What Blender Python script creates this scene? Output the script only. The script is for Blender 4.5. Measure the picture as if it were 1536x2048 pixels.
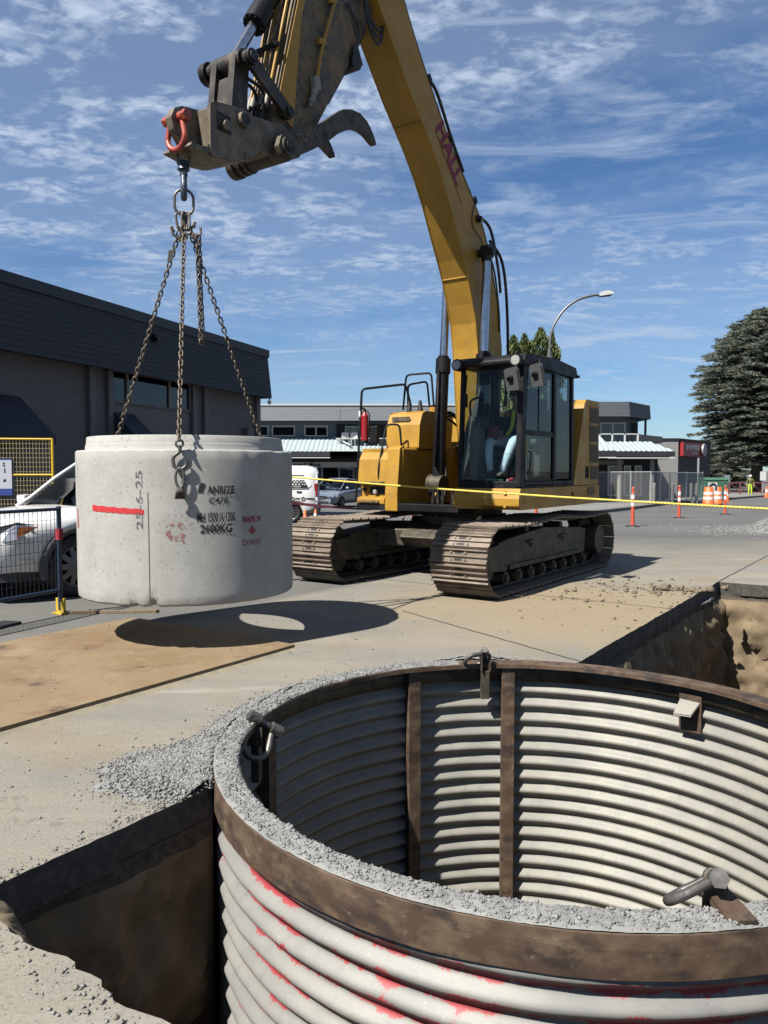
import bpy, bmesh, math, random
import numpy as np
from mathutils import Vector, Matrix, noise
from mathutils.geometry import delaunay_2d_cdt

random.seed(7); RNG = np.random.default_rng(7)
for o in list(bpy.data.objects): bpy.data.objects.remove(o)
S = bpy.context.scene
COL = S.collection
PI = math.pi

# ------------------------------------------------------------------ camera
CAM_H = 1.6; FPX = 1540.0; HOR = 940.0           # focal length / horizon in 1536x2048 pixels
PITCH = math.atan((1024 - HOR) / FPX)
cd = bpy.data.cameras.new('camera'); cam = bpy.data.objects.new('camera', cd); COL.objects.link(cam)
cd.sensor_fit = 'VERTICAL'; cd.sensor_height = 34.6; cd.lens = 34.6 * FPX / 2048
cd.clip_start = 0.05; cd.clip_end = 3000
cam.location = (0, 0, CAM_H); cam.rotation_euler = (PI / 2 - PITCH, 0, 0)
S.camera = cam
S.render.resolution_x = 768; S.render.resolution_y = 1024

# ------------------------------------------------------------------ light
LX, LY = 0.745, 0.667                               # horizontal direction the sunlight travels
SUN_EL = math.radians(51)
w = bpy.data.worlds.new('World'); S.world = w; w.use_nodes = True
nt = w.node_tree; nt.nodes.clear()
def N(t, typ, **k):
    n = t.nodes.new(typ)
    for a, b in k.items():
        if a.startswith('i_'): n.inputs[int(a[2:])].default_value = b
        else: setattr(n, a, b)
    return n
def L(t, a, ai, b, bi): t.links.new(a.outputs[ai], b.inputs[bi])
out = N(nt, 'ShaderNodeOutputWorld'); bg = N(nt, 'ShaderNodeBackground'); bg.inputs[1].default_value = 0.05
sky = N(nt, 'ShaderNodeTexSky', sky_type='NISHITA', sun_disc=False)
sky.sun_elevation = SUN_EL; sky.sun_rotation = math.atan2(-LX, -LY) % (2 * PI)
sky.air_density = 1.0; sky.dust_density = 0.12; sky.ozone_density = 2.2; sky.altitude = 40
tc = N(nt, 'ShaderNodeTexCoord'); sep = N(nt, 'ShaderNodeSeparateXYZ'); L(nt, tc, 0, sep, 0)
zz = N(nt, 'ShaderNodeMath', operation='MAXIMUM'); zz.inputs[1].default_value = 0.0; L(nt, sep, 2, zz, 0)
za = N(nt, 'ShaderNodeMath', operation='ADD'); za.inputs[1].default_value = 0.09; L(nt, zz, 0, za, 0)
dx = N(nt, 'ShaderNodeMath', operation='DIVIDE'); dy = N(nt, 'ShaderNodeMath', operation='DIVIDE')
L(nt, sep, 0, dx, 0); L(nt, za, 0, dx, 1); L(nt, sep, 1, dy, 0); L(nt, za, 0, dy, 1)
cmb = N(nt, 'ShaderNodeCombineXYZ'); L(nt, dx, 0, cmb, 0); L(nt, dy, 0, cmb, 1)
def cloud(scale, det, rough, dist, loc, rot, sc, lo, hi):
    mp = N(nt, 'ShaderNodeMapping'); mp.inputs['Location'].default_value = loc
    mp.inputs['Rotation'].default_value = (0, 0, rot); mp.inputs['Scale'].default_value = sc
    L(nt, cmb, 0, mp, 0)
    nz = N(nt, 'ShaderNodeTexNoise'); nz.inputs['Scale'].default_value = scale; nz.inputs['Detail'].default_value = det
    nz.inputs['Roughness'].default_value = rough; nz.inputs['Distortion'].default_value = dist
    L(nt, mp, 0, nz, 0)
    mr = N(nt, 'ShaderNodeMapRange'); mr.interpolation_type = 'SMOOTHSTEP'
    mr.inputs[1].default_value = lo; mr.inputs[2].default_value = hi; L(nt, nz, 0, mr, 0)
    return mr
big = cloud(.85, 4, .55, .4, (3.1, 1.7, 0), .35, (.8, 1.2, 1), .27, .53)          # where cloud fields lie
fine = cloud(19, 4, .6, .35, (0, 0, 0), .5, (.9, 1.15, 1), .33, .66)           # broken altocumulus flecks
mid = cloud(4.5, 5, .55, .4, (2, 5, 0), .2, (.85, 1.15, 1), .30, .66)
wisp = cloud(2.3, 9, .62, 1.2, (7, 2, 0), -.3, (.55, 1.3, 1), .46, .72)         # drawn-out wisps
def mth(op, a, b):
    n = N(nt, 'ShaderNodeMath', operation=op); L(nt, a, 0, n, 0)
    if isinstance(b, float): n.inputs[1].default_value = b
    else: L(nt, b, 0, n, 1)
    return n
q = mth('MULTIPLY', fine, mid); q = mth('MULTIPLY', q, .75); q2 = mth('MULTIPLY', mid, .30); q = mth('ADD', q, q2); q = mth('MULTIPLY', q, big); lowf = N(nt, 'ShaderNodeMapRange'); lowf.interpolation_type = 'SMOOTHSTEP'; lowf.inputs[1].default_value = .10; lowf.inputs[2].default_value = .34; lowf.inputs[3].default_value = .35; L(nt, sep, 2, lowf, 0); q = mth('MULTIPLY', q, lowf)
m2 = mth('MULTIPLY', wisp, .70); mx = mth('MAXIMUM', q, m2); veil = mth('MULTIPLY', big, .24); mx2 = mth('MAXIMUM', mx, veil)
hs = N(nt, 'ShaderNodeMix', data_type='RGBA', blend_type='MULTIPLY'); hs.inputs[0].default_value = 1; hs.inputs[7].default_value = (.475, .65, .83, 1); L(nt, sky, 0, hs, 6)
mix = N(nt, 'ShaderNodeMix', data_type='RGBA'); mix.inputs[7].default_value = (4.1, 4.9, 6.2, 1)
L(nt, mx2, 0, mix, 0); L(nt, hs, 2, mix, 6)
L(nt, mix, 2, bg, 0); L(nt, bg, 0, out, 0)

sd = bpy.data.lights.new('sun', 'SUN'); sun = bpy.data.objects.new('sun', sd); COL.objects.link(sun)
sd.energy = 5.0; sd.angle = math.radians(0.53); sd.color = (1.0, .955, .88)
d = Vector((LX * math.cos(SUN_EL), LY * math.cos(SUN_EL), -math.sin(SUN_EL))); 
sun.rotation_euler = d.to_track_quat('-Z', 'Y').to_euler(); sun.location = (-20, -20, 30)
S.view_settings.view_transform = 'Standard'; S.view_settings.look = 'None'
S.view_settings.exposure = 1.37; S.view_settings.gamma = 1.0
S.render.engine = 'CYCLES'
S.cycles.max_bounces = 8; S.cycles.diffuse_bounces = 2; S.cycles.transparent_max_bounces = 16

# ------------------------------------------------------------------ helpers
def ray(u, v):
    a = (u - 768) / FPX; c = -(v - 1024) / FPX
    return Vector((a, math.cos(PITCH) + c * math.sin(PITCH), -math.sin(PITCH) + c * math.cos(PITCH)))
def gnd(u, v, z=0.0):
    r = ray(u, v); return r * ((z - CAM_H) / r.z) + Vector((0, 0, CAM_H))
def at(u, v, y):
    r = ray(u, v); return r * (y / r.y) + Vector((0, 0, CAM_H))

class MB:
    def __init__(s): s.v = []; s.f = []; s.m = []; s.s = []
    def add(s, vs, fs, mi=0, sm=False, T=None):
        o = len(s.v)
        s.v += [tuple(T @ Vector(p)) if T is not None else tuple(p) for p in vs]
        for f in fs: s.f.append(tuple(i + o for i in f)); s.m.append(mi); s.s.append(sm)
        return s
    def box(s, c, d, mi=0, rz=0, rx=0, ry=0):
        x, y, z = d[0] / 2, d[1] / 2, d[2] / 2
        vs = [(-x,-y,-z),(x,-y,-z),(x,y,-z),(-x,y,-z),(-x,-y,z),(x,-y,z),(x,y,z),(-x,y,z)]
        T = Matrix.Translation(c) @ Matrix.Rotation(rz, 4, 'Z') @ Matrix.Rotation(ry, 4, 'Y') @ Matrix.Rotation(rx, 4, 'X')
        return s.add(vs, [(0,3,2,1),(4,5,6,7),(0,1,5,4),(1,2,6,5),(2,3,7,6),(3,0,4,7)], mi, False, T)
    def b2(s, lo, hi, mi=0):
        return s.box([(a + b) / 2 for a, b in zip(lo, hi)], [abs(b - a) for a, b in zip(lo, hi)], mi)
    def cyl(s, p0, p1, r0, r1=None, n=16, mi=0, cap=True, sm=True):
        p0, p1 = Vector(p0), Vector(p1); r1 = r0 if r1 is None else r1
        q = (p1 - p0).to_track_quat('Z', 'Y'); vs = []
        for k in range(n):
            a = 2 * PI * k / n; e = q @ Vector((math.cos(a), math.sin(a), 0))
            vs += [p0 + e * r0, p1 + e * r1]
        s.add(vs, [(2*k, (2*k+2) % (2*n), (2*k+3) % (2*n), 2*k+1) for k in range(n)], mi, sm)
        if cap:
            s.add([vs[2*k] for k in range(n)][::-1], [tuple(range(n))], mi)
            s.add([vs[2*k+1] for k in range(n)], [tuple(range(n))], mi)
        return s
    def tube(s, pts, r, n=8, mi=0, closed=False, cap=True, rs=None):
        pts = [Vector(p) for p in pts]; m = len(pts); vs = []; up = None
        for i, p in enumerate(pts):
            if closed: t = pts[(i+1) % m] - pts[i-1]
            else: t = pts[min(i+1, m-1)] - pts[max(i-1, 0)]
            t.normalize()
            if up is None: up = t.orthogonal().normalized()
            up = (up - t * up.dot(t)); up = up.normalized() if up.length > 1e-6 else t.orthogonal().normalized()
            sd_ = t.cross(up); rr = rs[i] if rs else r
            for k in range(n):
                a = 2 * PI * k / n; vs.append(p + up * (rr * math.cos(a)) + sd_ * (rr * math.sin(a)))
        fs = []
        for i in range(m if closed else m - 1):
            j = (i + 1) % m
            for k in range(n): fs.append((i*n+k, i*n+(k+1) % n, j*n+(k+1) % n, j*n+k))
        s.add(vs, fs, mi, True)
        if cap and not closed:
            s.add(vs[:n][::-1], [tuple(range(n))], mi); s.add(vs[-n:], [tuple(range(n))], mi)
        return s
    def lathe(s, prof, n=64, mi=0, sm=True, a0=0, a1=2*PI, c=(0,0,0), closedprof=False):
        full = abs(a1 - a0 - 2 * PI) < 1e-6; m = len(prof); cols = n if full else n + 1; vs = []
        for k in range(cols):
            a = a0 + (a1 - a0) * k / n
            for r, z in prof: vs.append((c[0] + r * math.cos(a), c[1] + r * math.sin(a), c[2] + z))
        fs = []
        for k in range(n):
            k2 = (k + 1) % cols
            for i in range(m if closedprof else m - 1):
                j = (i + 1) % m; fs.append((k*m+i, k2*m+i, k2*m+j, k*m+j))
        return s.add(vs, fs, mi, sm)
    def prism(s, poly, y0, y1, mi=0, ax='y', sm=False):
        # poly in XZ (ax 'y'), YZ (ax 'x') or XY (ax 'z'), extruded along ax
        A = sum(poly[i][0]*poly[(i+1) % len(poly)][1] - poly[(i+1) % len(poly)][0]*poly[i][1] for i in range(len(poly)))
        if A < 0: poly = poly[::-1]
        n = len(poly)
        P = {'y': lambda a, b, t: (a, t, b), 'x': lambda a, b, t: (t, a, b), 'z': lambda a, b, t: (a, b, t)}[ax]
        lo, hi = min(y0, y1), max(y0, y1)
        if ax == 'y': lo, hi = hi, lo
        vs = [P(a, b, lo) for a, b in poly] + [P(a, b, hi) for a, b in poly]
        fs = [tuple(range(n))[::-1], tuple(range(n, 2*n))]
        s.add(vs, fs, mi); s.add(vs, [(i, (i+1) % n, n+(i+1) % n, n+i) for i in range(n)], mi, sm)
        return s
    def build(s, name, mats, parent=None, bevel=0, seg=2, loc=None, rot=None, label=None, kind=None):
        me = bpy.data.meshes.new(name); me.from_pydata(s.v, [], s.f)
        for m in (mats if isinstance(mats, (list, tuple)) else [mats]): me.materials.append(m)
        me.polygons.foreach_set('material_index', s.m); me.polygons.foreach_set('use_smooth', s.s); me.update()
        return link(name, me, parent, bevel, seg, loc, rot, label, kind)
def link(name, me, parent=None, bevel=0, seg=2, loc=None, rot=None, label=None, kind=None):
    o = bpy.data.objects.new(name, me); COL.objects.link(o); o.parent = parent
    if loc is not None: o.location = loc
    if rot is not None: o.rotation_euler = rot
    if bevel:
        b = o.modifiers.new('bevel', 'BEVEL'); b.width = bevel; b.segments = seg; b.limit_method = 'ANGLE'; b.angle_limit = .6
        b.harden_normals = False
    if label: o['label'] = label
    if kind: o['kind'] = kind
    return o
def thing(name, label, cat, loc=(0,0,0), rz=0, group=None):
    o = bpy.data.objects.new(name, None); COL.objects.link(o); o.location = loc; o.rotation_euler = (0, 0, rz)
    o.empty_display_size = .2
    return tag(o, label, cat, group)
def tag(o, label, cat, group=None):
    o['label'] = label; o['category'] = cat
    if group: o['group'] = group
    return o
def struct(o): o['kind'] = 'structure'; return o
def copy_tree(o, parent=None):
    c = o.copy(); COL.objects.link(c); c.parent = parent
    for ch in list(o.children): copy_tree(ch, c)
    return c
def bez(*pts, n=14):
    pts = [Vector(p) for p in pts]; o = []          # Catmull-Rom through the points
    P = [pts[0]*2 - pts[1]] + pts + [pts[-1]*2 - pts[-2]]
    for i in range(1, len(P) - 2):
        for k in range(n):
            t = k / n; a, b, c_, d_ = P[i-1], P[i], P[i+1], P[i+2]
            o.append(.5 * ((2*b) + (c_-a)*t + (2*a-5*b+4*c_-d_)*t*t + (3*b-a-3*c_+d_)*t**3))
    return o + [pts[-1]]
def text_mesh(txt, size, ext=0.0, align='LEFT', bold=0.0, spacing=1.0, sx=1.0):
    cu = bpy.data.curves.new('t', 'FONT'); cu.body = txt; cu.size = size; cu.extrude = ext; cu.align_x = align
    cu.offset = bold; cu.space_character = spacing; cu.resolution_u = 3
    o = bpy.data.objects.new('t', cu); COL.objects.link(o)
    me = bpy.data.meshes.new_from_object(o.evaluated_get(bpy.context.evaluated_depsgraph_get()))
    bpy.data.objects.remove(o); bpy.data.curves.remove(cu)
    for v in me.vertices: v.co.x *= sx
    me.materials.clear()
    return me
def text(name, txt, size, mat, parent, M, ext=.002, **k):
    me = text_mesh(txt, size, ext, **k); me.materials.append(mat); me.transform(M)
    return link(name, me, parent)
def frame(o, x, y):                               # matrix from text plane (x right, y up) to 3-D
    x, y = Vector(x).normalized(), Vector(y).normalized(); z = x.cross(y)
    return Matrix(((x.x, y.x, z.x, o[0]), (x.y, y.y, z.y, o[1]), (x.z, y.z, z.z, o[2]), (0, 0, 0, 1)))
def fbm(p, o=4): return noise.fractal(Vector(p), 1.0, 2.0, o)

# ------------------------------------------------------------------ materials
MATS = {}
ALB = .36                                          # overall albedo level (the picture is exposed a little brighter instead)
def dim(c): return tuple(x * ALB for x in c)
def mat(name, col, rough=.6, metal=0.0, col2=None, scale=6, lo=.42, hi=.6, det=6, bump=0.0, bscale=60, dist=.02, spec=None,
        layers=(), coat=0, sc=(1, 1, 1), rvar=0.0):
    """base colour with a noise mix to col2, optional extra layers (colour, scale, lo, hi, amount) and bump"""
    if metal < .9: col = dim(col)
    m = bpy.data.materials.new(name); m.use_nodes = True; t = m.node_tree; p = t.nodes['Principled BSDF']
    p.inputs['Roughness'].default_value = rough; p.inputs['Metallic'].default_value = metal
    if spec is not None: p.inputs['Specular IOR Level'].default_value = spec
    if coat: p.inputs['Coat Weight'].default_value = coat; p.inputs['Coat Roughness'].default_value = .1
    tcn = N(t, 'ShaderNodeTexCoord'); mpn = N(t, 'ShaderNodeMapping'); mpn.inputs['Scale'].default_value = sc; L(t, tcn, 3, mpn, 0)
    cur = None
    ls = ([(col2, scale, lo, hi, 1.0)] if col2 else []) + list(layers)
    for i, (c2, scl, a, b, amt) in enumerate(ls):
        nz = N(t, 'ShaderNodeTexNoise'); nz.inputs['Scale'].default_value = scl; nz.inputs['Detail'].default_value = det
        nz.inputs['Roughness'].default_value = .62; L(t, mpn, 0, nz, 0)
        mr = N(t, 'ShaderNodeMapRange'); mr.inputs[1].default_value = a; mr.inputs[2].default_value = b; mr.inputs[4].default_value = amt
        L(t, nz, 0, mr, 0)
        mxn = N(t, 'ShaderNodeMix', data_type='RGBA'); mxn.inputs[7].default_value = (*(dim(c2) if metal < .9 else c2), 1)
        L(t, mr, 0, mxn, 0)
        if cur is None: mxn.inputs[6].default_value = (*col, 1)
        else: L(t, cur, 2, mxn, 6)
        cur = mxn
    if cur is None: p.inputs['Base Color'].default_value = (*col, 1)
    else: L(t, cur, 2, p, 0)
    if rvar:
        nz = N(t, 'ShaderNodeTexNoise'); nz.inputs['Scale'].default_value = scale * 1.7; nz.inputs['Detail'].default_value = 5; L(t, mpn, 0, nz, 0)
        mr = N(t, 'ShaderNodeMapRange'); mr.inputs[1].default_value = .3; mr.inputs[2].default_value = .7
        mr.inputs[3].default_value = max(.05, rough - rvar); mr.inputs[4].default_value = min(1, rough + rvar); L(t, nz, 0, mr, 0); L(t, mr, 0, p, 2)
    if bump:
        nz = N(t, 'ShaderNodeTexNoise'); nz.inputs['Scale'].default_value = bscale; nz.inputs['Detail'].default_value = 8
        nz.inputs['Roughness'].default_value = .68; L(t, mpn, 0, nz, 0)
        bp = N(t, 'ShaderNodeBump'); bp.inputs['Strength'].default_value = bump; bp.inputs['Distance'].default_value = dist
        L(t, nz, 0, bp, 2); t.links.new(bp.outputs[0], p.inputs['Normal'])
    MATS[name] = m
    return m
def glass(name, tint, refl=.12, rough=.02):
    m = bpy.data.materials.new(name); m.use_nodes = True; t = m.node_tree; t.nodes.remove(t.nodes['Principled BSDF'])
    o = t.nodes['Material Output']; tr = N(t, 'ShaderNodeBsdfTransparent'); tr.inputs[0].default_value = (*[math.sqrt(c) for c in tint], 1)
    gl = N(t, 'ShaderNodeBsdfGlossy'); gl.inputs[1].default_value = rough
    lw = N(t, 'ShaderNodeFresnel'); lw.inputs[0].default_value = 1.45
    ad = N(t, 'ShaderNodeMath', operation='MULTIPLY_ADD'); ad.inputs[1].default_value = .55; ad.inputs[2].default_value = refl * .5; L(t, lw, 0, ad, 0)
    ge = N(t, 'ShaderNodeNewGeometry'); iv = N(t, 'ShaderNodeMath', operation='SUBTRACT'); iv.inputs[0].default_value = 1; L(t, ge, 6, iv, 1); mu = N(t, 'ShaderNodeMath', operation='MULTIPLY'); L(t, ad, 0, mu, 0); L(t, iv, 0, mu, 1)
    mi_ = N(t, 'ShaderNodeMixShader'); L(t, mu, 0, mi_, 0); L(t, tr, 0, mi_, 1); L(t, gl, 0, mi_, 2); L(t, mi_, 0, o, 0)
    return m
def worn(name, col, keep=.5, scale=30, rough=.8, soft=.08):
    """sprayed or stencilled paint: the paint is missing in flecks"""
    m = mat(name, col, rough); t = m.node_tree; p = t.nodes['Principled BSDF']
    tcn = N(t, 'ShaderNodeTexCoord'); nz = N(t, 'ShaderNodeTexNoise'); nz.inputs['Scale'].default_value = scale; nz.inputs['Detail'].default_value = 7
    nz.inputs['Roughness'].default_value = .7; L(t, tcn, 3, nz, 0)
    mr = N(t, 'ShaderNodeMapRange'); mr.inputs[1].default_value = keep - soft; mr.inputs[2].default_value = keep + soft
    mr.inputs[3].default_value = 1; mr.inputs[4].default_value = 0; L(t, nz, 0, mr, 0); t.links.new(mr.outputs[0], p.inputs['Alpha'])
    return m

Y1 = (.72, .40, .050)
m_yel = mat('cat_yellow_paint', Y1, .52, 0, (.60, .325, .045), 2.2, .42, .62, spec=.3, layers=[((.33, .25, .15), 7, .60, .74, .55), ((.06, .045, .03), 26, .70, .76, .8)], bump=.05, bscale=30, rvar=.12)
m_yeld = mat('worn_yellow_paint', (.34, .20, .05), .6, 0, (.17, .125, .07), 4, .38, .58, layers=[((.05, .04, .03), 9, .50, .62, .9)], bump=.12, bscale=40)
m_blk = mat('black_paint', (.016, .016, .020), .5, 0, (.05, .047, .04), 4, .55, .8, spec=.15, bump=.04, bscale=40, rvar=.1)
m_rub = mat('black_rubber', (.02, .02, .02), .62, 0, (.045, .042, .038), 8, .5, .7)
m_chr = mat('chrome', (.40, .41, .43), .22, 1.0, (.32, .33, .35), 12)
m_stl = mat('dirty_dark_steel', (.10, .082, .06), .62, .35, (.21, .17, .115), 6, .40, .66, layers=[((.03, .026, .022), 10, .52, .64, .8)], bump=.25, bscale=35)
m_worn = mat('bare_worn_steel', (.24, .19, .135), .55, .45, (.38, .31, .23), 7, .42, .62, layers=[((.07, .055, .042), 11, .56, .66, .7)], bump=.2, bscale=30)
m_shoe = mat('track_shoe_steel', (.27, .205, .15), .62, .25, (.40, .32, .245), 5, .40, .62, layers=[((.12, .085, .06), 9, .54, .68, .7)], bump=.25, bscale=28)
m_rust = mat('rusty_steel', (.135, .078, .048), .72, .2, (.25, .17, .105), 8, .42, .64, layers=[((.05, .034, .026), 5, .52, .62, .8), ((.36, .33, .28), 16, .64, .72, .7)], bump=.35, bscale=40, sc=(1, 1, 1.6))
m_galv = mat('galvanised_dusty_steel', (.42, .405, .36), .62, .15, (.50, .475, .40), 3.5, .4, .62, layers=[((.28, .275, .26), 11, .58, .7, .7)], bump=.18, bscale=45, dist=.01)
m_iron = mat('forged_iron', (.22, .21, .195), .5, .7, (.35, .33, .30), 14, .45, .6, bump=.2, bscale=60)
m_chain = mat('rusty_chain', (.17, .125, .085), .6, .5, (.34, .29, .22), 18, .42, .6, bump=.2, bscale=80)
m_redsh = mat('red_shackle_paint', (.62, .085, .04), .5, 0, (.32, .05, .03), 14, .52, .66, bump=.1, bscale=60)
m_wht = mat('white_car_paint', (1.35, 1.35, 1.33), .25, 0, coat=.6)
m_plastic = mat('grey_plastic', (.09, .092, .095), .6)
m_dark = mat('dark_interior', (.012, .012, .013), .7)
m_glass = glass('cab_glass', (.82, .88, .86), .0)
m_glass2 = glass('dark_glass', (.10, .12, .14), .10)
m_glass3 = glass('window_glass', (.25, .28, .30), .14)
m_lens = mat('lamp_lens', (.62, .62, .58), .25, 0, (.45, .45, .42), 40)
m_rubt = mat('tyre_rubber', (.022, .022, .022), .75, 0, (.05, .047, .042), 6, .5, .7)
m_orange = mat('orange_plastic', (1.2, .24, .045), .55, 0, (.95, .19, .04), 9, .5, .7)
m_redpl = mat('red_orange_post_plastic', (1.0, .14, .06), .55, 0, (.8, .11, .05), 9, .5, .7)
m_refl = mat('white_reflective_tape', (1.3, 1.3, 1.25), .5)
m_white = mat('white_paint', (1.1, 1.1, 1.07), .5, 0, (.95, .94, .9), 7, .5, .7)
# ------------------------------------------------------------------ ground with the trench
AX, AY = .565, .825                                # direction the street and trench run
def st(s, t, z=0): return Vector((AX * s + AY * t, AY * s - AX * t, z))
def to_st(x, y): return AX * x + AY * y, AY * x - AX * y
def gz(x, y):
    if y < 24: return 0.0
    if y < 50: return -.5 * (y - 24) / 26
    if y < 75: return -.5 - .25 * (y - 50) / 25
    return -.75
SC, SR = (.93, 4.36), 1.89                         # trench shield centre, outer radius
scs, sct = to_st(*SC)
T_NEAR, T_FAR, T_R, T_L1, T_L2 = 1.40, 11.7, .55, -2.244, -2.869
R_H = 1.879
hole = [(T_NEAR, T_R), (T_FAR, T_R), (T_FAR + .05, T_L1)]
a_ = math.atan2(T_L1 - sct, math.sqrt(R_H**2 - (T_L1 - sct)**2)); b_ = math.atan2(T_L2 - sct, -math.sqrt(R_H**2 - (T_L2 - sct)**2)) 
na = 40
for k in range(na + 1):
    a = a_ + (b_ - a_) * k / na; hole.append((scs + R_H * math.cos(a), sct + R_H * math.sin(a)))
hole += [(T_NEAR + .02, T_L2)]
def densify(poly, step):
    o = []
    for i, p in enumerate(poly):
        q = poly[(i + 1) % len(poly)]; n = max(1, int(math.hypot(q[0]-p[0], q[1]-p[1]) / step))
        for k in range(n): o.append((p[0] + (q[0]-p[0]) * k / n, p[1] + (q[1]-p[1]) * k / n))
    return o
hole = densify(hole, .05)
HP = []
for s_, t_ in hole:                                # broken edge
    near = abs(s_ - T_NEAR) < .1
    j = fbm((s_ * 5, t_ * 5, .3)) * (.035 if near else .012) + fbm((s_ * 18, t_ * 18, 3)) * (.012 if near else .006)
    rr = math.hypot(s_ - scs, t_ - sct)
    if rr < R_H + .02: j = -abs(j) * .3
    ds, dt = s_ - 6.0, t_ + 1.0; q = math.hypot(ds, dt)
    HP.append((s_ + j * (1 if near else .3), t_ + j))
HW = [st(s_, t_) for s_, t_ in HP]
def in_hole(x, y):
    c = False; n = len(HW); j = n - 1
    for i in range(n):
        xi, yi, xj, yj = HW[i].x, HW[i].y, HW[j].x, HW[j].y
        if (yi > y) != (yj > y) and x < (xj - xi) * (y - yi) / (yj - yi) + xi: c = not c
        j = i
    return c
HB = (min(p.x for p in HW), max(p.x for p in HW), min(p.y for p in HW), max(p.y for p in HW))
def blocked(x, y): return HB[0] < x < HB[1] and HB[2] < y < HB[3] and in_hole(x, y)
pts = [Vector((p.x, p.y)) for p in HW]; nh = len(pts); edges = [(i, (i + 1) % nh) for i in range(nh)]
for gx in np.arange(-7, 9.01, .35):
    for gy in np.arange(-1.5, 15.01, .35):
        jx, jy = gx + random.uniform(-.1, .1), gy + random.uniform(-.1, .1)
        s_, t_ = to_st(jx, jy)
        if min((jx - p.x)**2 + (jy - p.y)**2 for p in HW[::3]) < .03: continue
        pts.append(Vector((jx, jy)))
for gy in [-6, 15.5, 18, 21, 24, 28, 33, 38, 44, 50, 56, 63, 69, 75, 90, 130, 250, 600, 1500]:
    for gx in [-900, -300, -100, -50, -25, -12, -7.5, 0, 4, 9.5, 14, 20, 30, 60, 120, 300, 900]: pts.append(Vector((gx, gy)))
for gx in [-900, -300, -100, -50, -25, -12, 14, 30, 60, 300, 900]:
    for gy in (0, 7): pts.append(Vector((gx, gy)))
V, E_, F_, *_r = delaunay_2d_cdt(pts, edges, [], 0, 1e-4)
gv = [(p.x, p.y, gz(p.x, p.y)) for p in V]; gf = []
for f in F_:
    cx = sum(V[i].x for i in f) / len(f); cy = sum(V[i].y for i in f) / len(f)
    if not blocked(cx, cy): gf.append(tuple(f))
me = bpy.data.meshes.new('ground'); me.from_pydata(gv, [], gf); me.update()
bm = bmesh.new(); bm.from_mesh(me); bmesh.ops.recalc_face_normals(bm, faces=bm.faces)
if sum(f.normal.z for f in bm.faces) < 0: bmesh.ops.reverse_faces(bm, faces=bm.faces)
bm.to_mesh(me); bm.free()

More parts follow.
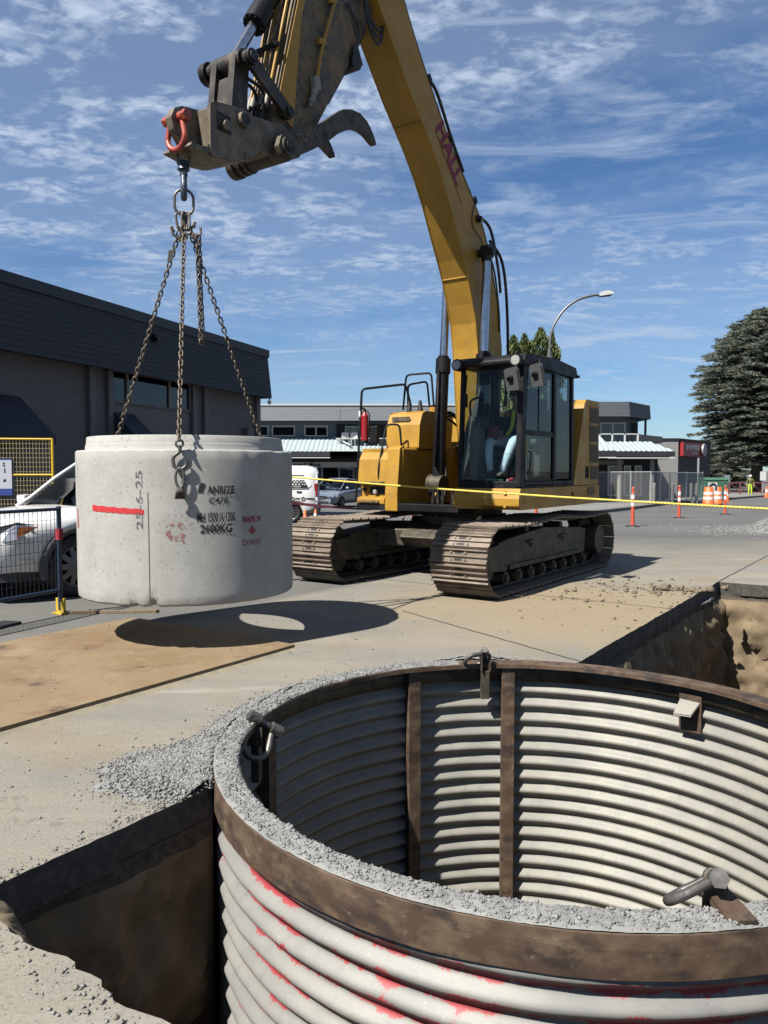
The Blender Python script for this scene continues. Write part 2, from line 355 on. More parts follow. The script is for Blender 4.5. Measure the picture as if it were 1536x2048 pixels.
def ground_mat():
    m = bpy.data.materials.new('dusty_asphalt'); m.use_nodes = True; t = m.node_tree; p = t.nodes['Principled BSDF']
    p.inputs['Roughness'].default_value = .92; p.inputs['Specular IOR Level'].default_value = .25
    tcn = N(t, 'ShaderNodeTexCoord')
    def nz(scale, det=6, rough=.6, dist=0, sc=None, rot=0):
        n = N(t, 'ShaderNodeTexNoise'); n.inputs['Scale'].default_value = scale; n.inputs['Detail'].default_value = det
        n.inputs['Roughness'].default_value = rough; n.inputs['Distortion'].default_value = dist
        if sc:
            mpn = N(t, 'ShaderNodeMapping'); mpn.inputs['Scale'].default_value = sc; mpn.inputs['Rotation'].default_value = (0, 0, rot)
            L(t, tcn, 3, mpn, 0); L(t, mpn, 0, n, 0)
        else: L(t, tcn, 3, n, 0)
        return n
    def mr(n, a, b, lo=0., hi=1., i=0):
        r = N(t, 'ShaderNodeMapRange'); r.inputs[1].default_value = a; r.inputs[2].default_value = b
        r.inputs[3].default_value = lo; r.inputs[4].default_value = hi; L(t, n, i, r, 0); return r
    def mix(fac, a, b):
        x = N(t, 'ShaderNodeMix', data_type='RGBA'); L(t, fac, 0, x, 0)
        for s_, i in ((a, 6), (b, 7)):
            if isinstance(s_, tuple): x.inputs[i].default_value = (*s_, 1)
            else: L(t, s_, 2, x, i)
        return x
    def mul(a, b):
        x = N(t, 'ShaderNodeMath', operation='MULTIPLY'); L(t, a, 0, x, 0); L(t, b, 0, x, 1); return x
    base = mix(mr(nz(1.1, 5), .38, .62), (0.121, 0.1145, 0.1008), (0.149, 0.139, 0.1166))
    ao = math.atan2(AY, AX)
    base = mix(mr(nz(.9, 7, .62, .4, (.32, 1.5, 1), -ao), .44, .64), base, (0.1692, 0.1505, 0.1166))      # tan dust dragged along the street
    base = mix(mr(nz(.55, 5, .6, .3), .53, .66, 0, .8), base, (0.1454, 0.1145, 0.0749))                    # brown soil tracked around
    base = mix(mr(nz(4.2, 7, .7), .60, .72, 0, .5), base, (0.1894, 0.1814, 0.1613))                          # pale powder
    base = mix(mr(nz(.8, 6, .6, .6, (.3, 2.2, 1), -ao), .60, .68, 0, .75), base, (0.2095, 0.2016, 0.1836))  # chalky streaks
    base = mix(mr(nz(60, 5, .7), .50, .66, 0, .62), base, (0.0806, 0.0763, 0.0684))                          # stone grain
    base = mix(mr(nz(17, 6, .75), .56, .70, 0, .45), base, (0.0828, 0.0778, 0.0648))
    base = mix(mr(nz(95, 3, .7), .58, .66, 0, .8), base, (0.2095, 0.2016, 0.1858))
    sub_ = N(t, 'ShaderNodeVectorMath', operation='DISTANCE'); nv = nz(.9, 5); sc_ = N(t, 'ShaderNodeVectorMath', operation='SCALE'); sc_.inputs['Scale'].default_value = 2.6; L(t, nv, 1, sc_, 0)
    ad_ = N(t, 'ShaderNodeVectorMath', operation='ADD'); L(t, tcn, 3, ad_, 0); L(t, sc_, 0, ad_, 1); L(t, ad_, 0, sub_, 0); sub_.inputs[1].default_value = (3.5, 10.2, 1.3)
    base = mix(mr(sub_, 1.1, 2.9, .75, 0, 1), base, (0.1735, 0.1332, 0.0792))                             # soil spilled round the trench
    # clean asphalt beyond the work area
    sp = N(t, 'ShaderNodeSeparateXYZ'); L(t, tcn, 3, sp, 0)
    nb = nz(.25, 4); off = N(t, 'ShaderNodeMath', operation='MULTIPLY_ADD'); off.inputs[1].default_value = 7; L(t, nb, 0, off, 0); L(t, sp, 1, off, 2)
    asph = mix(mr(nz(.5, 6), .4, .65), (0.067, 0.067, 0.0655), (0.0842, 0.0835, 0.0799))
    asph = mix(mr(nz(.5, 5, .6, .4, (.06, 1.4, 1), -.25), .52, .64, 0, .6), asph, (0.0446, 0.0446, 0.0446))
    asph = mix(mr(nz(30, 4), .55, .7, 0, .4), asph, (0.0504, 0.0504, 0.0504))
    base = mix(mr(off, 17, 22), base, asph)
    # grey asphalt strip on the left, beyond the plate
    lf = N(t, 'ShaderNodeMath', operation='MULTIPLY_ADD'); lf.inputs[1].default_value = -.685
    L(t, sp, 1, lf, 0); L(t, sp, 0, lf, 2)
    base = mix(mr(lf, -7.9, -7.6, .85, 0), base, asph)
    # hairline cracks
    vo = N(t, 'ShaderNodeTexVoronoi', feature='DISTANCE_TO_EDGE'); vo.inputs['Scale'].default_value = .32
    wv = nz(1.6, 5); av = N(t, 'ShaderNodeVectorMath', operation='ADD'); L(t, tcn, 3, av, 0); L(t, wv, 1, av, 1); L(t, av, 0, vo, 0)
    base = mix(mr(vo, .0, .0025, .4, 0), base, (0.0252, 0.023, 0.0194))
    L(t, base, 2, p, 0)
    b1 = N(t, 'ShaderNodeBump'); b1.inputs['Strength'].default_value = .9; b1.inputs['Distance'].default_value = .022; L(t, nz(75, 7, .78), 0, b1, 2)
    b2 = N(t, 'ShaderNodeBump'); b2.inputs['Strength'].default_value = .5; b2.inputs['Distance'].default_value = .06; L(t, nz(6, 8, .65), 0, b2, 2)
    t.links.new(b2.outputs[0], b1.inputs['Normal']); t.links.new(b1.outputs[0], p.inputs['Normal'])
    return m
m_ground = ground_mat(); me.materials.append(m_ground)
ground = struct(link('ground', me))
m_cut = mat('saw_cut_groove', (.06, .055, .045), .95)
for qa, qb, w_ in (((805, 1222), (1163, 1324), .010), ((1432, 1166), (1560, 1098), .012), ((1000, 1110), (1160, 1150), .006)):
    a, b = gnd(*qa), gnd(*qb); nn_ = Vector((a.y - b.y, b.x - a.x, 0)).normalized()*w_; vs_ = []
    for k in range(41):
        p_ = a.lerp(b, k/40) + nn_*fbm((k*.6, w_*900, 0))*1.2; vs_ += [p_ + nn_ + Vector((0, 0, .003)), p_ - nn_ + Vector((0, 0, .003))]
    MB().add(vs_, [(2*k, 2*k+1, 2*k+3, 2*k+2) for k in range(40)]).build('saw_cut', m_cut, ground)

m_slab = mat('cut_asphalt_edge', (.075, .068, .06), .9, 0, (.13, .115, .095), 22, .45, .6, bump=.5, bscale=50)
m_soil = mat('damp_sandy_soil', (.25, .18, .10), .95, 0, (.36, .27, .16), 3.5, .40, .62, layers=[((.17, .115, .062), 5, .55, .68, .8)], bump=1.0, bscale=26, dist=.08)
m_soilT = mat('dark_base_gravel', (.09, .072, .052), .95, 0, (.16, .13, .09), 24, .45, .6, bump=.8, bscale=40, dist=.04)
mb = MB(); n = len(HW)
top = [(p.x, p.y, 0.0) for p in HW]
bot = []
for i, p in enumerate(HW):
    bot.append((p.x + fbm((p.x*9, p.y*9, 1)) * .008, p.y + fbm((p.x*9, p.y*9, 5)) * .008, -.17 + fbm((p.x*3, p.y*3, 0)) * .015))
mb.add(top + bot, [(i, n + i, n + (i+1) % n, (i+1) % n) for i in range(n)])
mb.build('pavement_edge', m_slab, ground)
# soil wall below the pavement
mb = MB(); zs = [-.15, -.19] + [-.24 - .06*k for k in range(22)] + [-1.66, -1.8, -2.0, -2.3, -2.6, -3.0]
inw = []
for i in range(n):
    tg = HW[(i + 2) % n] - HW[i - 2]; nn = Vector((tg.y, -tg.x, 0)).normalized()
    c0 = HW[i] + nn * .1
    if not in_hole(c0.x, c0.y): nn = -nn
    inw.append(nn)
vs = []
for zi, z in enumerate(zs):
    for i, p in enumerate(HW):
        s_, t_ = HP[i]
        far = s_ > T_FAR - .2; circ = math.hypot(s_ - scs, t_ - sct) < R_H + .04 and not far
        e = 0.0 if circ else (.05 + .11 * fbm((p.x*1.7, p.y*1.7, z*2.2), 5) + .06 * fbm((p.x*6, p.y*6, z*7), 4) + .025 * fbm((p.x*17, p.y*17, z*15), 2)) * min(1, max(0, (-.14 - z) * 6))
        if far: e = e * .9 + max(0, -z - .2) * .07 + .05 * (z < -.25)
        if s_ < T_NEAR + .1 and t_ < -2.35 and z < -.2: e += .10 * max(0, 1 - abs(z + .3) * 3.5)
        if not far and s_ > 9.5 and t_ < -2: e += .16 * max(0, 1 - abs(s_ - 10.9) * 2.0) * max(0, 1 - abs(z + .45) * 1.6) * (1 + fbm((p.x*5, p.y*5, z*5)))
        if z < -.16 and not circ: e -= .035
        q = p + inw[i] * e; vs.append((q.x, q.y, z))
fs = []
for zi in range(len(zs) - 1):
    for i in range(n): j = (i + 1) % n; fs.append((zi*n+i, (zi+1)*n+i, (zi+1)*n+j, zi*n+j))
mb.add(vs, fs, 0, True)
for k, zi in enumerate([0, 1]):
    pass
for k in range(len(mb.f)):
    if k // n < 2: mb.m[k] = 1
struct(mb.build('trench_wall', [m_soil, m_soilT]))
mb = MB(); g = []; nx, ny = 42, 16
for i in range(nx + 1):
    for j in range(ny + 1):
        s_ = T_NEAR - .6 + (T_FAR + 1.2 - T_NEAR) * i / nx; t_ = T_L2 - 1.0 + (T_R - T_L2 + 1.6) * j / ny
        q = st(s_, t_); g.append((q.x, q.y, -2.85 + .14 * fbm((q.x, q.y, 2))))
mb.add(g, [(i*(ny+1)+j, i*(ny+1)+j+1, (i+1)*(ny+1)+j+1, (i+1)*(ny+1)+j) for i in range(nx) for j in range(ny)], 0, True)
struct(mb.build('trench_floor', m_soil))

# ------------------------------------------------------------------ loose stones
OCT = np.array([(1,0,0),(0,1,0),(-1,0,0),(0,-1,0),(0,0,.8),(0,0,-.8)], float)
OCF = np.array([(0,1,4),(1,2,4),(2,3,4),(3,0,4),(1,0,5),(2,1,5),(3,2,5),(0,3,5)])
def stones(name, P, R, mats, label=None, cat=None, seed=1, flat=.75, parent=None):
    g = np.random.default_rng(seed); P = np.asarray(P, float); n = len(P); R = np.asarray(R, float)
    ang = g.uniform(0, 2*PI, n); sc = g.uniform(.55, 1.25, (n, 1, 3)); sc[:, :, 2] *= flat
    v = OCT[None] * sc * (1 + g.uniform(-.28, .28, (n, 6, 1))) * R[:, None, None]
    tl = g.uniform(-.6, .6, n); c, s_ = np.cos(tl), np.sin(tl)
    y, z = v[..., 1].copy(), v[..., 2].copy(); v[..., 1] = y*c[:, None] - z*s_[:, None]; v[..., 2] = y*s_[:, None] + z*c[:, None]
    c, s_ = np.cos(ang), np.sin(ang); x, y = v[..., 0].copy(), v[..., 1].copy()
    v[..., 0] = x*c[:, None] - y*s_[:, None]; v[..., 1] = x*s_[:, None] + y*c[:, None]
    v += P[:, None, :]
    f = (OCF[None] + (np.arange(n) * 6)[:, None, None]).reshape(-1, 3)
    me = bpy.data.meshes.new(name); me.vertices.add(n * 6); me.vertices.foreach_set('co', v.ravel())
    me.loops.add(len(f) * 3); me.polygons.add(len(f)); me.loops.foreach_set('vertex_index', f.ravel())
    me.polygons.foreach_set('loop_start', np.arange(len(f)) * 3); me.polygons.foreach_set('loop_total', np.full(len(f), 3))
    for m in (mats if isinstance(mats, list) else [mats]): me.materials.append(m)
    if isinstance(mats, list): me.polygons.foreach_set('material_index', np.repeat(g.integers(0, len(mats), n), 8).astype(np.int32))
    me.update(calc_edges=True); me.validate()
    o = link(name, me, parent, kind='stuff')
    if label: tag(o, label, cat)
    return o
m_grv = mat('crushed_grey_gravel', (.33, .335, .325), .9, 0, (.42, .42, .40), 9, .4, .6, bump=.4, bscale=60)
m_grv2 = mat('pale_gravel', (.46, .455, .43), .9, 0, (.36, .36, .34), 11)
m_grv3 = mat('dark_gravel', (.22, .225, .22), .9)
m_clod = mat('brown_clod', (.24, .185, .12), .95, 0, (.33, .26, .17), 8, bump=.5, bscale=30)
m_crumb = mat('tan_crumb', (.36, .33, .27), .95)

# crumbs and pebbles lying about on the dusty street
P = []; R = []
for k in range(15000):
    x, y = random.uniform(-5, 7), 1.3 + 13 * random.random()**1.7
    if blocked(x, y) or abs(x) > y * .55 + .3: continue
    if fbm((x*.9, y*.9, 9)) + random.uniform(-.5, .5) < 0: continue
    r = random.choice([.0016, .002, .002, .0025, .003, .003, .004, .005, .008]) * random.uniform(.7, 1.3) * (1 + .06*y); qx, qy = x + .797, y - 6.816; on = 0 < -.565*qx - .825*qy < 4.6 and 0 < -.825*qx + .565*qy < 2.25; P.append((x, y, r*.3 + (.042 if on else 0))); R.append(r)
stones('pebbles', P, R, [m_crumb, m_grv, m_grv2], 'small pebbles and crumbs scattered over the dusty street', 'pebbles', 3)
# grey gravel spilled on the street beside the shield rim
P = []; R = []
def mound(px, py):                                 # height of the spilled gravel
    rr = math.hypot(px - SC[0], py - SC[1]) - SR
    rr = max(rr, 0)
    s_, t_ = to_st(px, py)
    h_ = .075 * math.exp(-(rr / .11)**2) * (0.75 + .6 * max(-.4, fbm((px*2.2, py*2.2, 4))))
    c0 = st(2.68, -3.22); dd = ((px - c0.x)**2 + (py - c0.y)**2); h_ += .055 * math.exp(-dd / .09) * min(1, rr / .15)
    return h_ if t_ < T_L1 + .05 else h_ * .6
mb = MB(); cols = 200; rows = 12; vs = []
A0, A1 = math.radians(84), math.radians(226)
for i in range(cols + 1):
    a = A0 + (A1 - A0) * i / cols
    for j in range(rows + 1):
        r_ = 1.868 + .75 * (j / rows)**1.4; x, y = SC[0] + r_ * math.cos(a), SC[1] + r_ * math.sin(a)
        h_ = mound(x, y) + .012 * fbm((x*14, y*14, 1)) - .014
        vs.append((x, y, h_))
ok = [not blocked(v[0], v[1]) or math.hypot(v[0] - SC[0], v[1] - SC[1]) < 1.885 for v in vs]
fs = [q for i in range(cols) for j in range(rows) for q in [(i*(rows+1)+j, (i+1)*(rows+1)+j, (i+1)*(rows+1)+j+1, i*(rows+1)+j+1)] if all(ok[t] for t in q)]
mb.add(vs, fs, 0, True)
o = mb.build('gravel_spill', m_grv, kind='stuff'); tag(o, 'grey crushed gravel spilled on the street around the shield rim', 'gravel')
for k in range(42000):
    a = random.uniform(A0, A1); r_ = SR + abs(random.gauss(0, .13)); x, y = SC[0] + r_*math.cos(a), SC[1] + r_*math.sin(a)
    if k % 3 == 0:
        c0 = st(2.72, -3.16); x, y = c0.x + random.gauss(0, .17), c0.y + random.gauss(0, .15)
    if blocked(x, y): continue
    h_ = mound(x, y)
    if h_ < .004 and random.random() < .93: continue
    r = random.choice([.003, .0035, .004, .005, .006, .008, .012]) * random.uniform(.7, 1.2); P.append((x, y, max(0, h_ - .010) + r*.3)); R.append(r)
for k in range(5200):                             # stones wedged right against the rim
    a = random.uniform(A0 - .05, math.radians(221)); r_ = 1.874 + abs(random.gauss(0, .035)); r = random.uniform(.004, .012)
    if blocked(SC[0] + 1.93*math.cos(a), SC[1] + 1.93*math.sin(a)): continue
    P.append((SC[0] + r_*math.cos(a), SC[1] + r_*math.sin(a), random.uniform(.0, .048))); R.append(r)
stones('gravel', P, R, [m_grv, m_grv, m_grv2, m_grv3], 'loose grey gravel chips heaped against the outside of the shield rim', 'gravel', 5)
# soil clods beside the trench and behind the near track
P = []; R = []
for k in range(520):
    if k % 2: x, y = random.gauss(3.55, .55), random.gauss(10.2, .55)
    else: x, y = random.uniform(1.4, 4.6), random.uniform(7.6, 11.2)
    s_, t_ = to_st(x, y)
    if blocked(x, y) or t_ > T_L1: continue
    r = random.choice([.005, .007, .009, .012, .016, .022, .034]) * random.uniform(.6, 1.2); P.append((x, y, r*.3)); R.append(r)
c0 = st(10.55, -2.55)
for k in range(60): P.append((c0.x + random.gauss(0, .28), c0.y + random.gauss(0, .13), random.uniform(.0, .04))); R.append(random.choice([.015, .02, .03, .045, .07]))
stones('soil_clods', P, R, m_clod, 'brown soil clods and crumbs lying beside the trench corner', 'soil clods', 6)
# dirt crumbs along the near trench edge
P = []; R = []
for k in range(9000):
    i = random.randrange(len(HW)); p = HW[i]; s_, t_ = HP[i]
    if s_ > 2.8: continue
    q = p - inw[i] * abs(random.gauss(0, .05 if s_ > T_NEAR + .1 else .09)) + Vector((random.uniform(-.03, .03), random.uniform(-.03, .03), 0))
    if blocked(q.x, q.y): continue
    r = random.choice([.002, .003, .003, .004, .006, .010]) * random.uniform(.7, 1.3); P.append((q.x, q.y, r*.4)); R.append(r)
stones('edge_crumbs', P, R, [m_crumb, m_grv2], 'broken asphalt crumbs along the near edge of the trench', 'crumbs', 8)
# ledge of soil left under the pavement in the near corner
mb = MB(); vs = []; ni, nj = 40, 8
for i in range(ni + 1):
    for j in range(nj + 1):
        t_ = T_L2 + .02 + .55*i/ni; s_ = T_NEAR - .01 + .24*j/nj*(1 - .8*i/ni) + .025*fbm((i*.25, j*.4, 3))*(j/nj); q = st(s_, t_); vs.append((q.x, q.y, -.012 - .05*(i/ni) - .25*(j/nj)**4 + .018*fbm((i*.35, j*.9, 7)) + .008*fbm((i*1.3, j*2, 1))))
mb.add(vs, [(i*(nj+1)+j, i*(nj+1)+j+1, (i+1)*(nj+1)+j+1, (i+1)*(nj+1)+j)[::-1] for i in range(ni) for j in range(nj)], 0, True)
o = mb.build('soil_ledge', m_soil, kind='stuff'); tag(o, 'ledge of sandy soil left in the near corner of the trench', 'soil')
# gravel pile at the roadside
gp = gnd(1645, 1062); mb = MB(); vs = []; nn = 46
for i in range(nn + 1):
    for j in range(nn + 1):
        x, y = -3 + 6*i/nn, -2.4 + 4.8*j/nn; d_ = math.hypot(x/2.0, y/1.7)
        h_ = .95 * max(0, 1 - d_) + .05 * fbm((x*2, y*2, 1)) * max(0, 1.25 - d_) - .02
        vs.append((x, y, h_ + .015 * fbm((x*9, y*9, 3))))
mb.add(vs, [(i*(nn+1)+j, (i+1)*(nn+1)+j, (i+1)*(nn+1)+j+1, i*(nn+1)+j+1) for i in range(nn) for j in range(nn)], 0, True)
o = mb.build('gravel_pile', m_grv, loc=(gp.x, gp.y, 0), kind='stuff'); tag(o, 'pale grey gravel pile heaped on the open road', 'gravel')
P = []; R = []
for k in range(7000):
    x, y = random.gauss(0, 1.3), random.gauss(0, 1.0); d_ = math.hypot(x/2.0, y/1.7); h_ = .95 * max(0, 1 - d_)
    P.append((gp.x + x, gp.y + y, h_)); R.append(random.uniform(.01, .032))
for k in range(1800):
    P.append((gp.x - abs(random.gauss(1.2, 1.8)), gp.y + random.gauss(0, .9), .004)); R.append(random.uniform(.006, .018))
stones('pile_stones', P, R, [m_grv, m_grv2], 'loose stones on and around the roadside gravel pile', 'gravel', 9)

# ------------------------------------------------------------------ steel road plate
def plate_mat():
    return mat('dusty_rusted_plate', (.33, .215, .10), .85, .0, (.42, .31, .175), 1.3, .40, .60,
               layers=[((.25, .13, .058), 2.6, .50, .68, .8), ((.46, .38, .25), 5, .56, .72, .7), ((.10, .07, .05), 2.6, .66, .70, .8), ((.16, .11, .07), 20, .62, .70, .6)], bump=.25, bscale=40)
pc = Vector((-.797, 6.816)); du = Vector((-.565, -.825)); dv = Vector((-.825, .565))
mb = MB(); q = [pc, pc + du * 4.6, pc + du * 4.6 + dv * 2.25, pc + dv * 2.25]
mb.prism([(p.x, p.y) for p in q], .012, .042, ax='z')
tag(mb.build('road_plate', plate_mat(), bevel=.004), 'rust brown steel road plate lying on the street under the hanging ring', 'steel plate')
m_sand = mat('cold_mix_ramp', (.44, .38, .26), .95, 0, (.36, .31, .22), 10, bump=.5, bscale=50)
mb = MB(); n2 = 60; vs = []
for i in range(n2 + 1):
    p = pc + du * (4.6 * i / n2); w_ = .07 + .05 * fbm((i*.3, 0, 0)); o2 = p - dv * 0 + Vector((.825, -.565)) * w_
    vs += [(p.x, p.y, .012 + .006), (o2.x, o2.y, -.003)]
mb.add(vs, [(2*i, 2*i+2, 2*i+3, 2*i+1) for i in range(n2)], 0, True)
o = mb.build('sand_ramp', m_sand, kind='stuff'); tag(o, 'pale sand ramp packed along the edge of the steel plate', 'sand')
o = MB().prism([(-1.0, -.05), (.9, -.12), (.95, -.02), (-.98, .05)], 0.0, .03, ax='z').build('timber_lath', mat('raw_timber', (.42, .32, .19), .8, 0, (.30, .22, .12), 12, sc=(1, 8, 1)), bevel=.004)
o.location = (-3.05, 8.55, .003); o.rotation_euler = (0, 0, .12); o.scale = (.55, .5, 1); tag(o, 'thin timber lath lying at the foot of the blue barrier post', 'timber')

# ------------------------------------------------------------------ corrugated trench shield
shield = thing('trench_shield', 'round corrugated steel trench shield with rusty rim and worn red paint', 'trench shield', (SC[0], SC[1], 0))
RIM = .05
def shield_mat(inner):
    """galvanised sheet; outside it carries a coat of red paint that has worn off the crests"""
    m = mat('shield_sheet_' + ('inside' if inner else 'outside'), (.36, .35, .31) if inner else (.36, .36, .34), .6, .1, (.44, .42, .355) if inner else (.43, .42, .385), 3.2, .4, .62,
            layers=[((.30, .30, .285), 14, .56, .70, .7), ((.55, .54, .50), 30, .62, .70, .7)], bump=.2, bscale=45, dist=.01)
    if inner: return m
    t = m.node_tree; p = t.nodes['Principled BSDF']; src = p.inputs[0].links[0].from_socket
    tcn = N(t, 'ShaderNodeTexCoord'); sp = N(t, 'ShaderNodeSeparateXYZ'); L(t, tcn, 3, sp, 0)
    # paint survives on the upper shoulder of every corrugation
    ph = N(t, 'ShaderNodeMath', operation='MULTIPLY_ADD'); ph.inputs[1].default_value = 2*PI/PITCHC; ph.inputs[2].default_value = -2*PI*ZC0/PITCHC + 2.0; L(t, sp, 2, ph, 0)
    sn = N(t, 'ShaderNodeMath', operation='SINE'); L(t, ph, 0, sn, 0)
    mpn = N(t, 'ShaderNodeMapping'); mpn.inputs['Scale'].default_value = (1, 1, .55); L(t, tcn, 3, mpn, 0)
    nz = N(t, 'ShaderNodeTexNoise'); nz.inputs['Scale'].default_value = 4.0; nz.inputs['Detail'].default_value = 12; nz.inputs['Roughness'].default_value = .78; L(t, mpn, 0, nz, 0)
    ad = N(t, 'ShaderNodeMath', operation='MULTIPLY_ADD'); ad.inputs[1].default_value = .125; L(t, sn, 0, ad, 0); L(t, nz, 0, ad, 2)
    mr = N(t, 'ShaderNodeMapRange'); mr.inputs[1].default_value = .50; mr.inputs[2].default_value = .54; L(t, ad, 0, mr, 0)
    rn = N(t, 'ShaderNodeTexNoise'); rn.inputs['Scale'].default_value = 8; L(t, tcn, 3, rn, 0)
    rc = N(t, 'ShaderNodeMix', data_type='RGBA'); rc.inputs[6].default_value = (.22, .018, .025, 1); rc.inputs[7].default_value = (.20, .042, .042, 1); L(t, rn, 0, rc, 0)
    mx_ = N(t, 'ShaderNodeMix', data_type='RGBA'); L(t, mr, 0, mx_, 0); t.links.new(src, mx_.inputs[6]); L(t, rc, 2, mx_, 7)
    t.links.new(mx_.outputs[2], p.inputs[0])
    return m
PITCHC, AMP, ZC0 = .119, .022, -.16
RW = 1.835
def wallr(a, z, side):
    e = AMP * math.sin(2*PI*(z - ZC0)/PITCHC)
    dent = .010 * fbm((math.cos(a)*2.5, math.sin(a)*2.5, z*2.2), 3) + .004 * fbm((math.cos(a)*9, math.sin(a)*9, z*6), 2)
    return RW + side * .003 + e + dent
for side, nm, mm in ((-1, 'inner_wall', shield_mat(True)), (1, 'outer_wall', shield_mat(False))):
    mb = MB(); zsn = np.arange(-.06, -2.75, -PITCHC/10); nA = 260; vs = []
    for k in range(nA):
        a = 2*PI*k/nA
        for z in zsn: r_ = wallr(a, z, side); vs.append((r_*math.cos(a), r_*math.sin(a), z))
    m_ = len(zsn); fs = [((k*m_+i), (((k+1) % nA)*m_+i), (((k+1) % nA)*m_+i+1), (k*m_+i+1)) for k in range(nA) for i in range(m_-1)]
    if side < 0: fs = [f[::-1] for f in fs]
    mb.add(vs, fs, 0, True); mb.build(nm, mm, shield)
mb = MB()                                          # rim ring: outer band, top flange, inner lip
mb.lathe([(1.873, -.115), (1.873, -.005), (1.868, RIM), (1.73, RIM), (1.73, .012), (1.745, .012), (1.745, RIM - .012), (1.855, RIM - .012), (1.855, -.115)], 180, closedprof=True, sm=False)
vs = []
for i, (x, y, z) in enumerate(mb.v):
    a = math.atan2(y, x); k = 1 + .0025 * fbm((math.cos(a)*4, math.sin(a)*4, z*6), 3); vs.append((x*k, y*k, z + .004*fbm((math.cos(a)*3, math.sin(a)*3, 1), 3)))
mb.v = vs; mb.build('rim', m_rust, shield, bevel=.004)
mb = MB().lathe([(1.70, -.16), (1.70, -.10), (1.845, -.075), (1.845, -.09)], 160, sm=False)
# inner shelf hides nothing: a short web under the flange
mb = MB().lathe([(1.80, RIM - .012), (1.80, -.105), (1.812, -.105), (1.812, RIM - .012)], 160, closedprof=True); mb.build('rim_web', m_stl, shield)  # dark steel chosen to deepen the shaded band under the flange
# gravel on the flange
mb = MB(); nA = 700; rr = np.linspace(1.735, 1.868, 11); vs = []
def rimfill(a, r_):
    e = min(1, (r_ - 1.73) / .02, (1.873 - r_) / .02); x, y = r_*math.cos(a), r_*math.sin(a)
    far = .5 + .5*math.cos(a - math.radians(60))                                  # little gravel on the bare far right arc
    kf = 1 - .97 * min(1, max(0, (math.cos(a - math.radians(58)) - .62) * 6))
    return RIM + .002 + kf * e * (.016 + .012 * fbm((x*7, y*7, 2)) + .007 * fbm((x*26, y*26, 5)) + .005 * fbm((x*70, y*70, 5), 2)) - (1 - kf) * .012
for k in range(nA):
    a = 2*PI*k/nA
    for r_ in rr: vs.append((r_*math.cos(a), r_*math.sin(a), rimfill(a, r_)))
mb.add(vs, [(k*11+i, k*11+i+1, ((k+1) % nA)*11+i+1, ((k+1) % nA)*11+i)[::-1] for k in range(nA) for i in range(10)], 0, False)
mb.build('rim_gravel', m_grv, shield, kind='stuff')
P = []; R = []
for k in range(16000):
    a = random.uniform(0, 2*PI); r_ = random.uniform(1.74, 1.862)
    if math.cos(a - math.radians(58)) > .70 and random.random() < .97: continue
    s_ = random.choice([.002, .003, .004, .005, .006, .009]) * random.uniform(.7, 1.3); P.append((r_*math.cos(a), r_*math.sin(a), rimfill(a, r_) + s_*.2)); R.append(s_)
stones('rim_stones', P, R, [m_grv, m_grv2, m_grv], seed=11, parent=shield)
# pixel column -> angle on the far inner wall
def ang_for(u, R_, z=-.2, lo=20, hi=200):
    best = None
    for k in range(lo*10, hi*10):
        a = math.radians(k/10); x, y = SC[0] + R_*math.cos(a), SC[1] + R_*math.sin(a); dep = y*math.cos(PITCH) - (z - CAM_H)*math.sin(PITCH)
        e = abs(768 + FPX*x/dep - u)
        if best is None or e < best[0]: best = (e, a)
    return best[1]
rib = None
for u_, lo, hi in ((828, 60, 140), (1016, 60, 120), (541, 100, 170)):
    a = ang_for(u_, 1.77, -.3, lo, hi)
    mb = MB(); mb.box((0, 0, -1.35), (.105, .075, 2.72)); mb.box((0, -.03, -1.35), (.085, .03, 2.71))
    mb.build('stiffener_bar', m_rust, shield, bevel=.004, loc=(1.79*math.cos(a), 1.79*math.sin(a), RIM - .01), rot=(0, 0, a + PI/2))
def shackle(name, parent, loc, rot, sc=1.0, m=m_iron, bolt=m_iron, label=None):
    """bow shackle: bow hangs along -Z, pin along Y"""
    mb = MB(); pts = [(0, -.055, 0), (0, -.058, -.03)]
    for k in range(13):
        a = PI + PI * k / 12; pts.append((0, .075*math.cos(a), -.105 + .075*math.sin(a)*1.0))
    pts += [(0, .058, -.03), (0, .055, 0)]
    pts = bez(*pts, n=3); mb.tube(pts, .017, 10)
    for s_ in (-1, 1): mb.cyl((0, s_*.038, 0), (0, s_*.074, 0), .031, n=14)
    mb.cyl((0, -.085, 0), (0, .09, 0), .018, n=12, mi=1)
    mb.cyl((0, .074, 0), (0, .100, 0), .034, n=6, mi=1, sm=False); mb.cyl((0, -.100, 0), (0, -.075, 0), .030, n=6, mi=1, sm=False)
    o = mb.build(name, [m, bolt], parent, bevel=.002, loc=loc, rot=rot, label=label); o.scale = (sc, sc, sc); return o
def axes(yv, zv_):
    z = Vector(zv_).normalized(); y = Vector(yv); y = (y - z*y.dot(z)).normalized(); x = y.cross(z); return Matrix(((x.x, y.x, z.x), (x.y, y.y, z.y), (x.z, y.z, z.z))).to_euler()
def lug(u_, lo, hi, z, tall, R_=1.775, lab=None):
    a = ang_for(u_, R_, .05, lo, hi); er = Vector((math.cos(a), math.sin(a), 0))
    mb = MB()
    for s_ in (-1, 1): mb.b2((-.006 + s_*.034, -.045, -.03), (.006 + s_*.034, .045, tall))
    mb.b2((-.034, -.02, -.26), (.034, .03, -.03)); 
    mb.build('lifting_lug', m_stl, shield, bevel=.004, loc=(er.x*(R_ - .045), er.y*(R_ - .045), z), rot=(0, 0, a - PI/2))
    return a, er
a, er = lug(968, 60, 120, RIM - .02, .105)
shackle('shackle', shield, (er.x*1.735, er.y*1.735, RIM + .055), axes((.1, -.55, .8), (.93, .15, .25)), .95)
a, er = lug(500, 120, 175, RIM - .10, .09)
